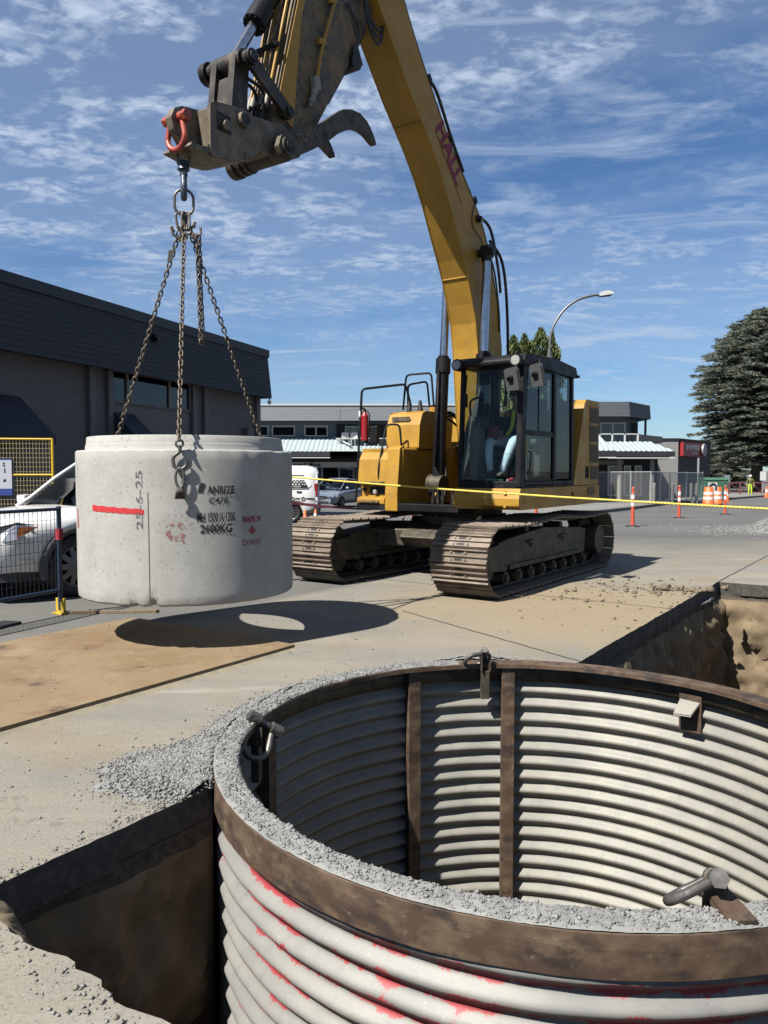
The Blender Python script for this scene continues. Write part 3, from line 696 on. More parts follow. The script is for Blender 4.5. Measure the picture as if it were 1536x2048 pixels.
shackle('shackle', shield, (er.x*1.68, er.y*1.68, RIM + .0), axes((.75, .35, -.55), (.35, .65, .8)), 1.2)
# near right lug standing proud of the near rim with its big shackle
pN = at(1352, 1775, 2.95); aN = math.atan2(pN.y - SC[1], pN.x - SC[0]); eN = Vector((math.cos(aN), math.sin(aN), 0))
mb = MB(); mb.prism([(-.055, -.30), (.055, -.30), (.05, .02), (.035, .10), (-.01, .115), (-.045, .09)], -.012, .012, ax='y')
mb.build('lifting_lug', m_rust, shield, bevel=.004, loc=(eN.x*1.69, eN.y*1.69, RIM + .0), rot=(0, 0, aN + PI/2 + .15))
shackle('shackle', shield, (eN.x*1.685, eN.y*1.685, RIM + .085), axes((-.25, -.85, .42), (.88, .0, .45)), 1.05)
MB().prism([(-.05, -.075), (.05, -.085), (.045, .085), (-.04, .08)], 0, .03, ax='z').build('lug_foot', m_rust, shield, bevel=.004, loc=(eN.x*1.775, eN.y*1.775, RIM + .008), rot=(.12, 0, aN + PI/2))
# bracket plate with a folded tab on the far right wall
aB = ang_for(1381, 1.79, -.2, 20, 90); mb = MB(); mb.b2((-.085, -.012, -.30), (.085, .012, -.02)); 
mb.build('bracket_plate', m_rust, shield, bevel=.003, loc=(1.79*math.cos(aB), 1.79*math.sin(aB), -.02), rot=(0, 0, aB - PI/2))
mb = MB(); mb.add([(-.075, 0, 0), (.075, 0, 0), (.055, -.10, -.075), (-.07, -.11, -.085)], [(0, 1, 2, 3)]); mb.add([(-.075, 0, .012), (.075, 0, .012), (.055, -.10, -.063), (-.07, -.11, -.073)], [(3, 2, 1, 0)])
mb.build('bracket_tab', m_galv, shield, loc=(1.775*math.cos(aB), 1.775*math.sin(aB), -.10), rot=(0, 0, aB - PI/2))
# ------------------------------------------------------------------ concrete manhole ring
RC = Vector((-1.90, 7.45, 0)); RO, RI, RZ0, RZ1, RSP = 1.005, .825, .44, 1.775, .125
ring = thing('concrete_ring', 'grey precast concrete manhole ring hanging from chains, stencilled with weight and size', 'concrete ring', (RC.x, RC.y, RZ0))
m_conc = mat('precast_concrete', (.60, .59, .55), .9, 0, (.68, .67, .63), 4, .4, .64, layers=[((.50, .49, .45), 2.3, .54, .70, .6), ((.28, .275, .25), 48, .60, .66, .85), ((.82, .81, .78), 34, .60, .70, .7)], bump=1.0, bscale=26, dist=.11)
HT = RZ1 - RZ0
mb = MB()
prof = [(RI, 0), (RO - .02, 0), (RO, .018)] + [(RO, HT * k / 14) for k in range(1, 14)] + [(RO, HT - .012), (RO - .012, HT), (RO - .085, HT), (RO - .088, HT + .05), (RO - .095, HT + .058), (RO - .10, HT + RSP), (RI + .01, HT + RSP), (RI, HT + RSP - .015), (RI, HT * .5)]
mb.lathe(prof, 144, closedprof=True, sm=True)
vs = []
for x, y, z in mb.v:
    a = math.atan2(y, x); r_ = math.hypot(x, y); c, s_ = math.cos(a), math.sin(a); k = 0
    if r_ > RO - .03 and (z < .03 or z > HT - .03): k = -.016 * max(0, fbm((c*7, s_*7, z), 4)) - .006 * max(0, fbm((c*20, s_*20, z), 3))
    if r_ > RO - .03 and z < .03: k -= .045 * max(0, 1 - abs(a + 1.62) * 18) + .03 * max(0, 1 - abs(a + 1.78) * 22)
    vs.append((x*(1 + k), y*(1 + k), z + (-.4*k if z < .03 else .5*k if z > HT - .03 and r_ > RO - .03 else 0)))
mb.v = vs; mb.build('ring_body', m_conc, ring, bevel=.004, seg=1)
ACAM = math.atan2(-RC.y, -RC.x)                    # direction from the ring to the viewer
def ring_angle(u):
    b = (9, 0)
    for k in range(-900, 900):
        a = ACAM + math.radians(k / 10); e = abs(768 + FPX*(RC.x + RO*math.cos(a))/(RC.y + RO*math.sin(a)) - u)
        if e < b[0]: b = (e, a)
    return b[1]
def ring_z(u, v):
    a = ring_angle(u); y = RC.y + RO*math.sin(a); return at(u, v, y).z - RZ0
def wrap(me, u, v, rot=0, eps=.0035, name='stencil', m=None):
    bm = bmesh.new(); bm.from_mesh(me)
    for _ in range(2):
        long = [e for e in bm.edges if e.calc_length() > .05]
        if long: bmesh.ops.subdivide_edges(bm, edges=long, cuts=1)
    bmesh.ops.triangulate(bm, faces=bm.faces)
    a0 = ring_angle(u); z0 = ring_z(u, v); c, s_ = math.cos(rot), math.sin(rot)
    for q in bm.verts:
        x, y = q.co.x*c - q.co.y*s_, q.co.x*s_ + q.co.y*c; a = a0 + x/RO
        q.co = Vector(((RO + eps)*math.cos(a), (RO + eps)*math.sin(a), z0 + y))
    me2 = bpy.data.meshes.new(name); bm.to_mesh(me2); bm.free(); me2.materials.append(m); return link(name, me2, ring)
s_blk = worn('black_stencil_paint', (.02, .02, .02), .60, 34); s_red = worn('red_stencil_paint', (.52, .04, .075), .53, 30)
s_spray = worn('red_spray_line', (.85, .022, .038), .66, 26, soft=.1); s_pen = worn('marker_pen', (.14, .14, .14), .50, 40); s_faint = worn('faint_red_stencil', (.50, .14, .15), .47, 26)
pxm = RO * 0 + 238.
def stencil(txt, u, v, hpx, wpx, m, name='stencil_lettering', rot=0, bold=.002):
    me_ = text_mesh(txt, 1.0, 0, 'CENTER', .022); xs = [q.co.x for q in me_.vertices]; ys = [q.co.y for q in me_.vertices]
    w0, h0, y0 = max(xs) - min(xs), max(ys) - min(ys), min(ys); xm = (max(xs) + min(xs)) / 2
    for q in me_.vertices: q.co.x = (q.co.x - xm) / w0 * wpx / pxm; q.co.y = ((q.co.y - y0) / h0 - .5) * hpx / pxm
    if bold:
        pass
    return wrap(me_, u, v, rot, name=name, m=m)
def poly_mesh(pts, name='p'):
    me_ = bpy.data.meshes.new(name); me_.from_pydata([(x/pxm, y/pxm, 0) for x, y in pts], [], [tuple(range(len(pts)))]); return me_
stencil('ANRIZE', 442, 980, 16, 58, s_blk); stencil('ANRIZE', 442.7, 979.4, 16, 58, s_blk)
wrap(poly_mesh([(-8, -9), (2, -9), (8, 9), (0, 12), (-5, 6)]), 403, 977, name='stencil_mark', m=s_blk)
stencil('C478', 437, 1001, 13, 40, s_blk)
stencil('MH 1500 X 1200', 433, 1034, 19, 79, s_blk); stencil('2600KG', 432, 1057, 18, 66, s_blk); stencil('2600KG', 432.6, 1056.6, 18, 66, s_blk)
stencil('MADE IN', 503, 1038, 13, 46, s_red); stencil('CANADA', 503, 1084, 13, 48, s_red); stencil('MADE IN', 503.5, 1037.7, 13, 46, s_red)
leaf = [(0,10),(2,6),(5,8),(4,2),(7,4),(8,2),(10,2.5),(9,-1),(10,-2),(4,-6),(4.5,-8),(.6,-7.4),(.6,-11),(-.6,-11),(-.6,-7.4),(-4.5,-8),(-4,-6),(-10,-2),(-9,-1),(-10,2.5),(-8,2),(-7,4),(-4,2),(-5,8),(-2,6)]
wrap(poly_mesh(leaf), 503, 1060, name='maple_leaf_stencil', m=s_red)
ringpts = lambda r0, r1, a0, a1, n=12: [(r0*math.cos(a0+(a1-a0)*k/n), r0*math.sin(a0+(a1-a0)*k/n)) for k in range(n+1)] + [(r1*math.cos(a1-(a1-a0)*k/n), r1*math.sin(a1-(a1-a0)*k/n)) for k in range(n+1)]
for a0, a1 in ((.2, 1.35), (1.6, 2.7), (3.0, 4.4), (4.6, 5.9)): wrap(poly_mesh(ringpts(10, 21, a0, a1)), 350, 1062, name='round_logo_stencil', m=s_faint)
wrap(poly_mesh([(4, -8), (12, -12), (20, -28), (16, -27)]), 350, 1062, name='round_logo_stencil', m=s_faint)
for k, ch in enumerate('CERTIFIED'):
    a = PI - .15 - k * (PI - .3) / 8; me_ = text_mesh(ch, 12/pxm, 0, 'CENTER')
    wrap(me_, 350 + 31*math.cos(a), 1060 - 29*math.sin(a) + 4, a - PI/2, name='round_logo_lettering', m=s_faint)
stencil('25-6-25', 278, 1000, 15, 118, s_pen, 'handwritten_date', PI/2)
n_ = 30; wrap(poly_mesh([(-66 + 132*k/n_, 7 + 1.2*math.sin(k)*.6 - k*.22) for k in range(n_+1)] + [(-66 + 132*k/n_, -5.5 + .8*math.sin(k*1.7) - k*.22 + (k/n_)*2) for k in range(n_, -1, -1)]), 229, 1018, name='red_spray_line', m=s_spray)
wrap(poly_mesh([(-3, 20), (1, 20), (5, -22), (-2, -22)]), 155.5, 1035, name='red_spray_line', m=s_spray)
me_ = poly_mesh([(-1.2, 115), (.6, 115), (1.4, 0), (1.2, -116), (-.6, -116), (-.4, 0)]); wrap(me_, 296, 1100, name='mould_seam', m=mat('seam_line', (.16, .155, .14), .95), eps=.002)  # thin dark line along the mould seam groove

# ------------------------------------------------------------------ lifting chains
sling = thing('chain_sling', 'rusty three leg chain sling with master link carrying the concrete ring', 'chain', (RC.x, RC.y, 3.8))
LINKM = {}
def link_mesh(Lk, W, r, m, name='chain_link', n=12, k=5):
    key = (Lk, W, r, m.name)
    if key in LINKM: return LINKM[key]
    pts = []; h_ = Lk/2 - W/2
    for i in range(n):
        a = 2*PI*(i + .5)/n; pts.append((W/2*math.cos(a), 0, W/2*math.sin(a) + (h_ if math.sin(a) > 0 else -h_)))
    mb = MB().tube(pts, r, k, closed=True); me_ = bpy.data.meshes.new(name); me_.from_pydata(mb.v, [], mb.f); me_.materials.append(m)
    me_.polygons.foreach_set('use_smooth', [True]*len(mb.f)); LINKM[key] = me_; return me_
SL0 = Vector((RC.x, RC.y, 3.8))
def chain(p0, p1, sag=0, Lk=.064, W=.036, r=.0075, m=None, slack=None):
    p0, p1 = Vector(p0), Vector(p1); me_ = link_mesh(Lk, W, r, m or m_chain); D = (p1 - p0).length; pitch = Lk - 2*r*1.05; n = int(D/pitch); tz = (p1 - p0).normalized()
    for i in range(n):
        t = (i + .5)/n; p = p0.lerp(p1, t); p.z -= sag*4*t*(1-t)
        q = tz.to_track_quat('Z', 'Y') @ Matrix.Rotation((i % 2)*PI/2 + random.uniform(-.25, .25) + .5, 3, 'Z').to_quaternion()
        o = bpy.data.objects.new('chain_link', me_); COL.objects.link(o); o.parent = sling; o.location = p - SL0; o.rotation_mode = 'QUATERNION'; o.rotation_quaternion = q
def lk(p, Lk, W, r, m, rot=(0, 0, 0), name='ring_link'):
    o = link(name, link_mesh(Lk, W, r, m, name, 24, 8), sling, loc=Vector(p) - SL0, rot=rot); return o
hx = RC.x; hy = RC.y - .03
zv = lambda v: at(368, v, hy).z
xv = lambda u, v=600: at(u, v, hy).x
hk = Vector((xv(368, 400), hy, 0))
lk((hk.x, hy, zv(405)), zv(379) - zv(431), .175, .013, m_iron, (0, 0, .25), 'master_link')
for dx_, rz in ((-.035, .5), (.0, 1.2), (.035, 2.2)): lk((hk.x + dx_, hy, zv(443)), .17, .075, .011, m_chain, (0, dx_*4, rz))
top = Vector((hk.x, hy, zv(462)))
A3 = [Vector((RC.x - .93, RC.y + .42, RZ1 - .20)), Vector((RC.x + .72, RC.y + .74, RZ1 - .20)), Vector((RC.x + .205, RC.y - 1.06, RZ1 + .07))]
chain(top + Vector((-.05, .01, 0)), A3[0]); chain(top + Vector((.05, .01, 0)), A3[1]); chain(top + Vector((.0, -.02, 0)), A3[2])
fp = at(402, 690, hy); tp = at(394, 470, hy)
chain(tp, fp); chain(tp + Vector((.014, .02, 0)), fp + Vector((.014, .02, .04)))
for p, rz in ((at(356, 466, hy), -.5), (at(392, 462, hy), .3), (at(372, 460, hy - .03), .1)):   # shortening clutches
    mb = MB(); mb.tube(bez((-.03, 0, .05), (-.045, 0, 0), (0, 0, -.05), (.045, 0, -.01), (.03, 0, .045), n=5), .012, 8); mb.box((0, 0, -.055), (.05, .035, .05)); mb.box((-.03, 0, .05), (.028, .04, .05))
    mb.build('grab_hook', m_chain, sling, bevel=.003, loc=p - SL0, rot=(0, rz, .3))
p = at(341, 512, hy); MB().box((0, 0, 0), (.045, .006, .11)).build('load_tag', mat('tag_steel', (.22, .20, .16), .6, .4), sling, loc=p - SL0, rot=(0, .15, .3))
def sling_hook(p, az, label=None):
    """hook and toggle at the lower chain end, lying on the ring's outer face; az points outward"""
    T = Matrix.Translation(p - SL0) @ Matrix.Rotation(az + PI/2, 4, 'Z'); mb = MB()
    mb.tube(bez((0, 0, .10), (.0, 0, .05), (-.05, 0, .0), (-.045, 0, -.07), (.005, 0, -.10), (.05, 0, -.07), (.052, 0, -.03), n=6), .016, 8, rs=None)
    mb.add([], []); mb.tube([(0.03*math.cos(t), 0, .115 + .03*math.sin(t)) for t in np.linspace(0, 2*PI, 13)[:-1]], .010, 6, closed=True)
    mb.tube([(.0 + .036*math.cos(t), -.004, -.17 + .082*math.sin(t)) for t in np.linspace(0, 2*PI, 17)[:-1]], .0115, 7, closed=True)
    h_ = mb.build('sling_hook', m_iron, sling); h_.matrix_local = T
    mb = MB(); mb.cyl((0, .03, -.255), (0, -.05, -.30), .022, n=10)
    for k in range(9):
        a = 2*PI*k/9; mb.tube(bez((.012*math.cos(a), -.02, -.25), (.03*math.cos(a), -.03 + .012*math.sin(a), -.30), (.038*math.cos(a + .3), -.02, -.345), n=4), .009, 6)
    h_ = mb.build('lifting_toggle', mat('blackened_toggle', (.05, .045, .04), .6, .4, (.14, .12, .09), 20), sling); h_.matrix_local = T
aF = math.atan2(-1.06, .205)
sling_hook(RC + Vector(((RO + .035)*math.cos(aF), (RO + .035)*math.sin(aF), RZ1 - .07)), aF)
for q in A3[:2]:
    az = math.atan2(q.y - RC.y, q.x - RC.x); sling_hook(RC + Vector(((RO + .035)*math.cos(az), (RO + .035)*math.sin(az), RZ1 - .30)), az)
# swivel hook between the red shackle and the master link
sw = thing('swivel_hook', 'blue grey swivel hook hanging in the red shackle above the master link', 'hook', (hk.x, hy, zv(350)))
m_swv = mat('blue_swivel_paint', (.07, .10, .16), .4, .3, (.25, .26, .27), 20, .5, .62)
o_ = zv(350)
mb = MB(); mb.tube([(.055*math.cos(t), 0, zv(318) - o_ + .085*math.sin(t)) for t in np.linspace(0, 2*PI, 21)[:-1]], .016, 8, closed=True); mb.build('bail', m_iron, sw, rot=(0, 0, .3))
mb = MB(); mb.cyl((0, 0, zv(340) - o_), (0, 0, zv(322) - o_), .06, .038, n=14); mb.cyl((0, 0, zv(352) - o_), (0, 0, zv(338) - o_), .038, n=12); mb.build('swivel', m_swv, sw, bevel=.003)
mb = MB(); mb.tube(bez((0, 0, zv(348) - o_), (.0, -.02, zv(362) - o_), (0, -.035, zv(380) - o_), (0, .0, zv(396) - o_), (0, .045, zv(385) - o_), (0, .045, zv(372) - o_), n=6), .030, 10); mb.build('hook', m_swv, sw, rot=(0, 0, .3))
mb = MB(); mb.b2((-.012, .03, zv(375) - o_), (.012, .05, zv(352) - o_)); mb.build('latch', m_iron, sw, rot=(0, 0, .3))
# ------------------------------------------------------------------ excavator (X forward, Y to its left, Z up)
BX, BY = -.57, -.8216
EC = Vector((1.25, 11.94, 0)); EROT = math.atan2(BY, BX)
ex = thing('excavator', 'yellow crawler excavator with raised boom and black glazed cab', 'excavator', EC, EROT)
m_grs = mat('greasy_black_steel', (.05, .042, .034), .5, .3, (.20, .155, .10), 5, .48, .66, bump=.25, bscale=30)
m_pin = mat('greasy_pin', (.035, .032, .03), .5, .5, (.12, .11, .095), 20, .5, .64)
# ---- tracks
TRK, TR, TZ, SHW, PITCH_T = 1.90, .415, .465, .79, .19
def track_path():
    Ls = 2*TRK; arc = PI*TR; tot = 2*Ls + 2*arc; n = round(tot/PITCH_T); out_ = []
    for i in range(n):
        d_ = tot*i/n
        if d_ < Ls: x, z, th = -TRK + d_, TZ - TR, PI                # bottom, forwards; th = direction of outward normal
        elif d_ < Ls + arc: a = (d_ - Ls)/TR; x, z = TRK + TR*math.sin(a), TZ - TR*math.cos(a); th = PI - a
        elif d_ < 2*Ls + arc:
            q = d_ - Ls - arc; x, z = TRK - q, TZ + TR - .03*math.sin(q/Ls*PI*3)*math.sin(q/Ls*PI); th = 0
        else: a = (d_ - 2*Ls - arc)/TR; x, z = -TRK - TR*math.sin(a), TZ + TR*math.cos(a); th = -a
        out_.append((x, z, th))
    return out_
mb = MB(); hw = SHW/2; pl = PITCH_T*.49                              # one shoe: plate with three grousers, slot and bolts
prof = [(-pl, 0), (-pl, .016), (-pl+.012, .045), (-pl+.024, .045), (-pl+.034, .016), (-.012, .014), (-.007, .036), (.007, .036), (.012, .014), (pl-.034, .014), (pl-.024, .034), (pl-.012, .034), (pl, .012), (pl, 0)]
mb.prism(prof, -hw, hw, ax='y')
for s_ in (-1, 1):
    for q in (-.045, .045): mb.cyl((q, s_*.10, .014), (q, s_*.10, .030), .016, n=6, mi=0, sm=False)
for q in (-.045, .045): mb.b2((q - .016, -.05, .010), (q + .016, .05, .0165), 1)
shoe_me = mb.build('track_shoe', [m_shoe, m_dark]); sm_ = shoe_me.data; bpy.data.objects.remove(shoe_me)
path = track_path()
for side in (1, -1):
    yc = side*1.19
    mb = MB()                                                        # chain band inside the shoes
    band = [(x - .05*math.sin(th), z - .05*math.cos(th)) for x, z, th in path]
    for s_ in (-1, 1):
        vs = []; n = len(band)
        for (x, z), (X, Z, th) in zip(band, path): vs += [(x, s_*.11 - .03, z), (x, s_*.11 + .03, z), (X - .002*math.sin(th), s_*.11 - .03, Z - .002*math.cos(th)), (X - .002*math.sin(th), s_*.11 + .03, Z - .002*math.cos(th))]
        fs = []
        for i in range(n):
            j = (i+1) % n
            for a, b in ((0, 1), (1, 3), (3, 2), (2, 0)): fs.append((4*i+a, 4*i+b, 4*j+b, 4*j+a))
        mb.add(vs, fs, 0, True)
    trk = mb.build('track', m_stl, ex, loc=(0, yc, 0))
    for i, (x, z, th) in enumerate(path):
        o = bpy.data.objects.new('track_shoe', sm_); COL.objects.link(o); o.parent = trk
        jit = random.uniform(-.02, .02)
        o.location = (x, 0, z); o.rotation_euler = (0, th + jit, 0)
    mb = MB()
    mb.prism([(-1.45, .30), (1.40, .30), (1.62, .36), (1.62, .66), (1.30, .70), (.2, .78), (-1.2, .70), (-1.5, .66)], -.20, .20, ax='y')
    mb.prism([(-1.3, .30), (1.35, .30), (1.35, .36), (-1.3, .36)], -.235, .235, ax='y')
    for q in (-.6, .55): mb.b2((q, -.25, .60), (q + .22, .25, .64)); mb.b2((q + .05, .2, .54), (q + .1, .225, .6))
    tf = mb.build('track_frame', m_stl, ex, bevel=.012, loc=(0, yc, 0))
    mb = MB().cyl((TRK, -.13, TZ), (TRK, .13, TZ), .34, n=32); mb.cyl((TRK, -.17, TZ), (TRK, .17, TZ), .12, n=16); mb.prism([(1.4, .28), (2.12, .34), (2.20, .47), (2.12, .60), (1.4, .66)], .16, .205, ax='y'); mb.prism([(1.4, .28), (2.12, .34), (2.20, .47), (2.12, .60), (1.4, .66)], -.205, -.16, ax='y')
    mb.build('idler', m_stl, ex, bevel=.006, loc=(0, yc, 0))
    mb = MB().cyl((-TRK, -.05, TZ), (-TRK, .05, TZ), .345, n=36); mb.cyl((-TRK, -.20, TZ), (-TRK, .30 if side > 0 else .2, TZ), .235, n=28); mb.cyl((-TRK, -.30 if side < 0 else -.2, TZ), (-TRK, .2, TZ), .22, n=28)
    for k in range(20):
        a = 2*PI*k/20; mb.box((-TRK + .355*math.cos(a), 0, TZ + .355*math.sin(a)), (.05, .07, .05), ry=-a)
    mb.build('drive_sprocket', m_stl, ex, bevel=.004, loc=(0, yc, 0))
    for k in range(8):
        x = -1.42 + k*.40; MB().cyl((x, -.19, .185), (x, .19, .185), .085, n=16).cyl((x, -.22, .185), (x, .22, .185), .05, n=12).build('track_roller', m_stl, ex, loc=(0, yc, 0))
    for x in (-.62, .62): MB().cyl((x, -.14, .765), (x, .14, .765), .06, n=14).build('carrier_roller', m_stl, ex, loc=(0, yc, 0))
mb = MB(); mb.prism([(-.75, .45), (.75, .45), (.9, .60), (.6, .80), (-.6, .80), (-.9, .60)], -.62, .62, ax='y')
for sx in (1, -1):
    for sy in (1, -1): mb.box((sx*.62, sy*.82, .58), (.40, .9, .26), rz=sx*sy*-.35)
mb.build('car_body', m_stl, ex, bevel=.02)
mb = MB(); mb.cyl((0, 0, .79), (0, 0, .90), .66, n=40); mb.cyl((0, 0, .90), (0, 0, 1.03), .58, n=40)
for k in range(28):
    a = 2*PI*k/28; mb.cyl((.62*math.cos(a), .62*math.sin(a), .89), (.62*math.cos(a), .62*math.sin(a), .935), .022, n=6, sm=False)
mb.build('slew_ring', m_stl, ex)
# ---- upper structure
mb = MB(); mb.b2((-1.72, -1.38, .99), (.95, .42, 1.10)); mb.b2((.2, -.42, .97), (.80, .36, 1.10)); mb.build('deck_frame', m_blk, ex, bevel=.01)
mb = MB()
for y_ in (-.23, .35): mb.prism([(-.62, 1.1), (.55, 1.1), (.42, 1.45), (.05, 1.95), (-.35, 2.02), (-.55, 1.8)], y_ - .03 + .02, y_ + .03 + .02, ax='y')
mb.build('boom_bracket', m_yel, ex, bevel=.008)
# left skirt under the cab
mb = MB(); mb.prism([(-1.80, 1.07), (1.17, 1.07), (1.27, 1.12), (1.27, 1.22), (1.22, 1.355), (-1.80, 1.355)], .52, 1.50, ax='y'); mb.prism([(-1.79, 1.16), (1.10, 1.16), (1.10, 1.20), (-1.79, 1.20)], 1.49, 1.512, ax='y')
sk = mb.build('cab_skirt', m_yel, ex, bevel=.015)
for y_ in (.72, 1.30):
    for z_ in (1.12, 1.30): MB().cyl((1.24, y_, z_), (1.278, y_, z_ - .0), .022, n=14).build('plug', m_yel, sk)
MB().cyl((-.62, 1.505, 1.24), (-.62, 1.513, 1.24), .03, n=16).build('plug_hole', m_dark, sk)
mt = mat('black_decal', (.02, .02, .02), .5)
text('fleet_number', '4213', .17, mt, sk, frame((-1.24, 1.514, 1.21), (-1, 0, 0), (0, 0, 1)), .001, bold=.004, sx=.95)
# side door panel behind the cab, rear hood and counterweight
mb = MB(); mb.prism([(-.70, 1.365), (-1.02, 2.30), (-1.12, 2.62), (-1.20, 2.70), (-1.78, 2.70), (-1.80, 1.365)], 1.02, 1.485, ax='y')
sdp = mb.build('side_panel', m_yel, ex, bevel=.03, seg=3)
m_vent = mat('vent_mesh', (.17, .105, .035), .7, 0, (.10, .065, .03), 60)
for z0, z1, x0 in ((1.45, 1.66, -1.42), (1.72, 2.0, -1.38), (2.05, 2.30, -1.36), (2.35, 2.58, -1.36)):
    vp = MB().b2((-1.76, 1.487, z0), (x0, 1.4925, z1)).build('vent_panel', m_vent, sdp)
    for q in np.arange(z0 + .025, z1 - .01, .03): MB().box(((-1.76 + x0)/2, 1.495, q), (abs(-1.76 - x0) - .03, .006, .009)).build('louvre', m_vent, vp)
    MB().b2((-1.77, 1.486, z1 + .012), (x0 + .02, 1.50, z1 + .034)).build('ledge', m_yel, sdp, bevel=.004)
vp = MB().b2((-1.33, 1.487, 1.47), (-1.20, 1.491, 1.66)).build('grille', m_dark, sdp)
for k in range(4): MB().b2((-1.325 + k*.032, 1.489, 1.48), (-1.312 + k*.032, 1.497, 1.65)).build('bar', m_blk, vp)
mb = MB(); mb.prism([(-1.78, 1.12), (-.95, 1.12), (-.95, 2.42), (-1.2, 2.58), (-1.78, 2.55)], -1.36, 1.0, ax='y'); mb.build('engine_hood', m_yel, ex, bevel=.05, seg=3)
mb = MB(); pts = [(-1.62, -1.44)] + [(-1.62 - .35*math.cos(a*1.0) , 1.44*math.sin(a)) for a in np.linspace(-PI/2, PI/2, 15)] + [(-1.62, 1.44)]
mb.prism(pts, 1.08, 2.34, ax='z'); mb.build('counterweight', m_blk, ex, bevel=.06, seg=3)
# ---- right-hand storage box and fuel tank
BXF = .92
mb = MB()
mb.prism([(-1.39, 1.02), (-.93, 1.02), (-.80, 1.02), (-.60, 1.02), (-.60, 1.93), (-1.35, 1.93), (-1.39, 1.80)], -.25, BXF - .1, ax='x')
sb = mb.build('storage_box', m_yel, ex, bevel=.025, seg=3)
mb = MB(); mb.prism([(BXF - .1, 1.36), (BXF + .02, 1.38), (BXF + .02, 1.40), (BXF - .02, 1.76), (BXF - .12, 1.90), (BXF - .2, 1.90), (BXF - .2, 1.36)], -1.36, -.84, ax='y')
mb.build('step_cover', m_yel, sb, bevel=.015, seg=3)
mb = MB(); mb.prism([(BXF - .1, 1.02), (BXF + .03, 1.05), (BXF + .03, 1.17), (BXF - .1, 1.20)], -1.37, -.86, ax='y'); mb.prism([(BXF - .1, .98), (BXF + .035, .98), (BXF + .035, 1.25), (BXF - .04, 1.93), (BXF - .16, 1.97), (BXF - .16, 1.2)], -.84, -.62, ax='y')
mb.build('toe_guard', m_yel, sb, bevel=.015, seg=2)
MB().b2((BXF - .11, -1.2, 1.23), (BXF - .085, -.88, 1.34)).build('light_recess', m_dark, sb)
mb = MB().cyl((BXF - .09, -1.08, 1.27), (BXF - .03, -1.08, 1.27), .035, n=14); mb.build('work_light', m_lens, sb)
for y_, z_ in ((-1.22, 1.84), (-1.08, 1.84), (-1.3, 1.30)): MB().cyl((BXF - .115, y_, z_), (BXF - .02 if z_ < 1.5 else BXF - .088, y_, z_), .022, n=12).build('plug_hole', m_dark, sb)
MB().b2((BXF - .08, -1.34, 1.10), (BXF + .06, -.95, 1.135)).build('step', m_yeld, sb, bevel=.006); MB().b2((BXF - .06, -1.34, 1.40), (BXF + .05, -.86, 1.425)).build('step', m_yeld, sb, bevel=.006)
mb = MB(); mb.prism([(-.55, 1.93), (.45, 1.93), (.42, 2.30), (.34, 2.48), (.24, 2.52), (-.62, 2.52)], -1.17, -.56, ax='y'); tk = mb.build('fuel_tank', m_yel, ex, bevel=.03, seg=3)
MB().b2((.405, -1.08, 2.36), (.415, -.75, 2.43)).build('recess', m_yeld, tk); MB().cyl((-.1, -.62, 2.51), (-.1, -.62, 2.60), .075, n=16).cyl((-.1, -.62, 2.60), (-.1, -.62, 2.64), .045, n=14, mi=1).build('filler_cap', [m_yel, m_blk], tk)
# ---- handrails and mirrors on the right
def rail(pts, r=.018, nm='handrail', n=4): return MB().tube(bez(*pts, n=n), r, 8).build(nm, m_blk, ex)
def rail_s(pts, r=.018, nm='handrail'):
    P_ = [Vector(p) for p in pts]; o_ = [P_[0]]
    for i in range(1, len(P_) - 1):
        a, b, c = P_[i-1], P_[i], P_[i+1]; d1 = min(.07, (a-b).length*.4); d2 = min(.07, (c-b).length*.4)
        p0, p1 = b + (a-b).normalized()*d1, b + (c-b).normalized()*d2
        for k in range(6): t = k/5; o_.append(p0*(1-t)**2 + b*2*t*(1-t) + p1*t*t)
    return MB().tube(o_ + [P_[-1]], r, 8).build(nm, m_blk, ex)
rail_s([(.93, -1.41, 1.10), (.90, -1.41, 1.40), (.78, -1.40, 2.86), (.30, -.90, 2.95), (.20, -.86, 2.60)], .019)
rail_s([(.20, -.92, 2.52), (.20, -.92, 2.95), (-.1, -.75, 3.02), (-.1, -.70, 2.60)], .017)
rail_s([(.25, -.98, 2.55), (.25, -.92, 3.10), (.1, -.55, 3.12), (.1, -.50, 2.6)], .017)
rail_s([(.25, -.90, 2.90), (.12, -.52, 2.93)], .015) if False else None
rail_s([(.92, -.98, 1.45), (.93, -.98, 1.62), (.72, -.98, 2.30), (.62, -.80, 2.30), (.60, -.78, 1.98)], .016)
MB().cyl((.22, -.88, 2.52), (.22, -.88, 2.70), .045, .02, n=12).build('rail_boot', m_rub, ex); MB().cyl((.12, -.74, 2.52), (.12, -.74, 2.70), .05, .022, n=12).build('rail_boot', m_rub, ex)
fe = MB().cyl((.80, -1.33, 2.06), (.80, -1.33, 2.44), .058, n=18).cyl((.80, -1.33, 2.44), (.80, -1.33, 2.50), .058, .022, n=18).build('fire_extinguisher', mat('extinguisher_red', (.50, .02, .025), .35), ex)
mb = MB().cyl((.80, -1.33, 2.50), (.80, -1.33, 2.55), .022, n=10); mb.box((.84, -1.36, 2.57), (.13, .02, .015), ry=-.3); mb.box((.83, -1.36, 2.54), (.10, .018, .012), ry=.1); mb.tube(bez((.80, -1.30, 2.52), (.80, -1.24, 2.45), (.80, -1.25, 2.25), n=5), .010, 6); mb.build('valve_handle', m_blk, fe)
MB().b2((.78, -1.42, 2.43), (.84, -1.39, 2.52)).build('gauge_tag', m_white, fe)
mb = MB(); mb.b2((.72, -1.25, 2.00), (.80, -1.10, 2.28)); mb.b2((.74, -1.36, 2.02), (.80, -1.20, 2.06)); mb.build('mirror_box', m_blk, ex, bevel=.02)
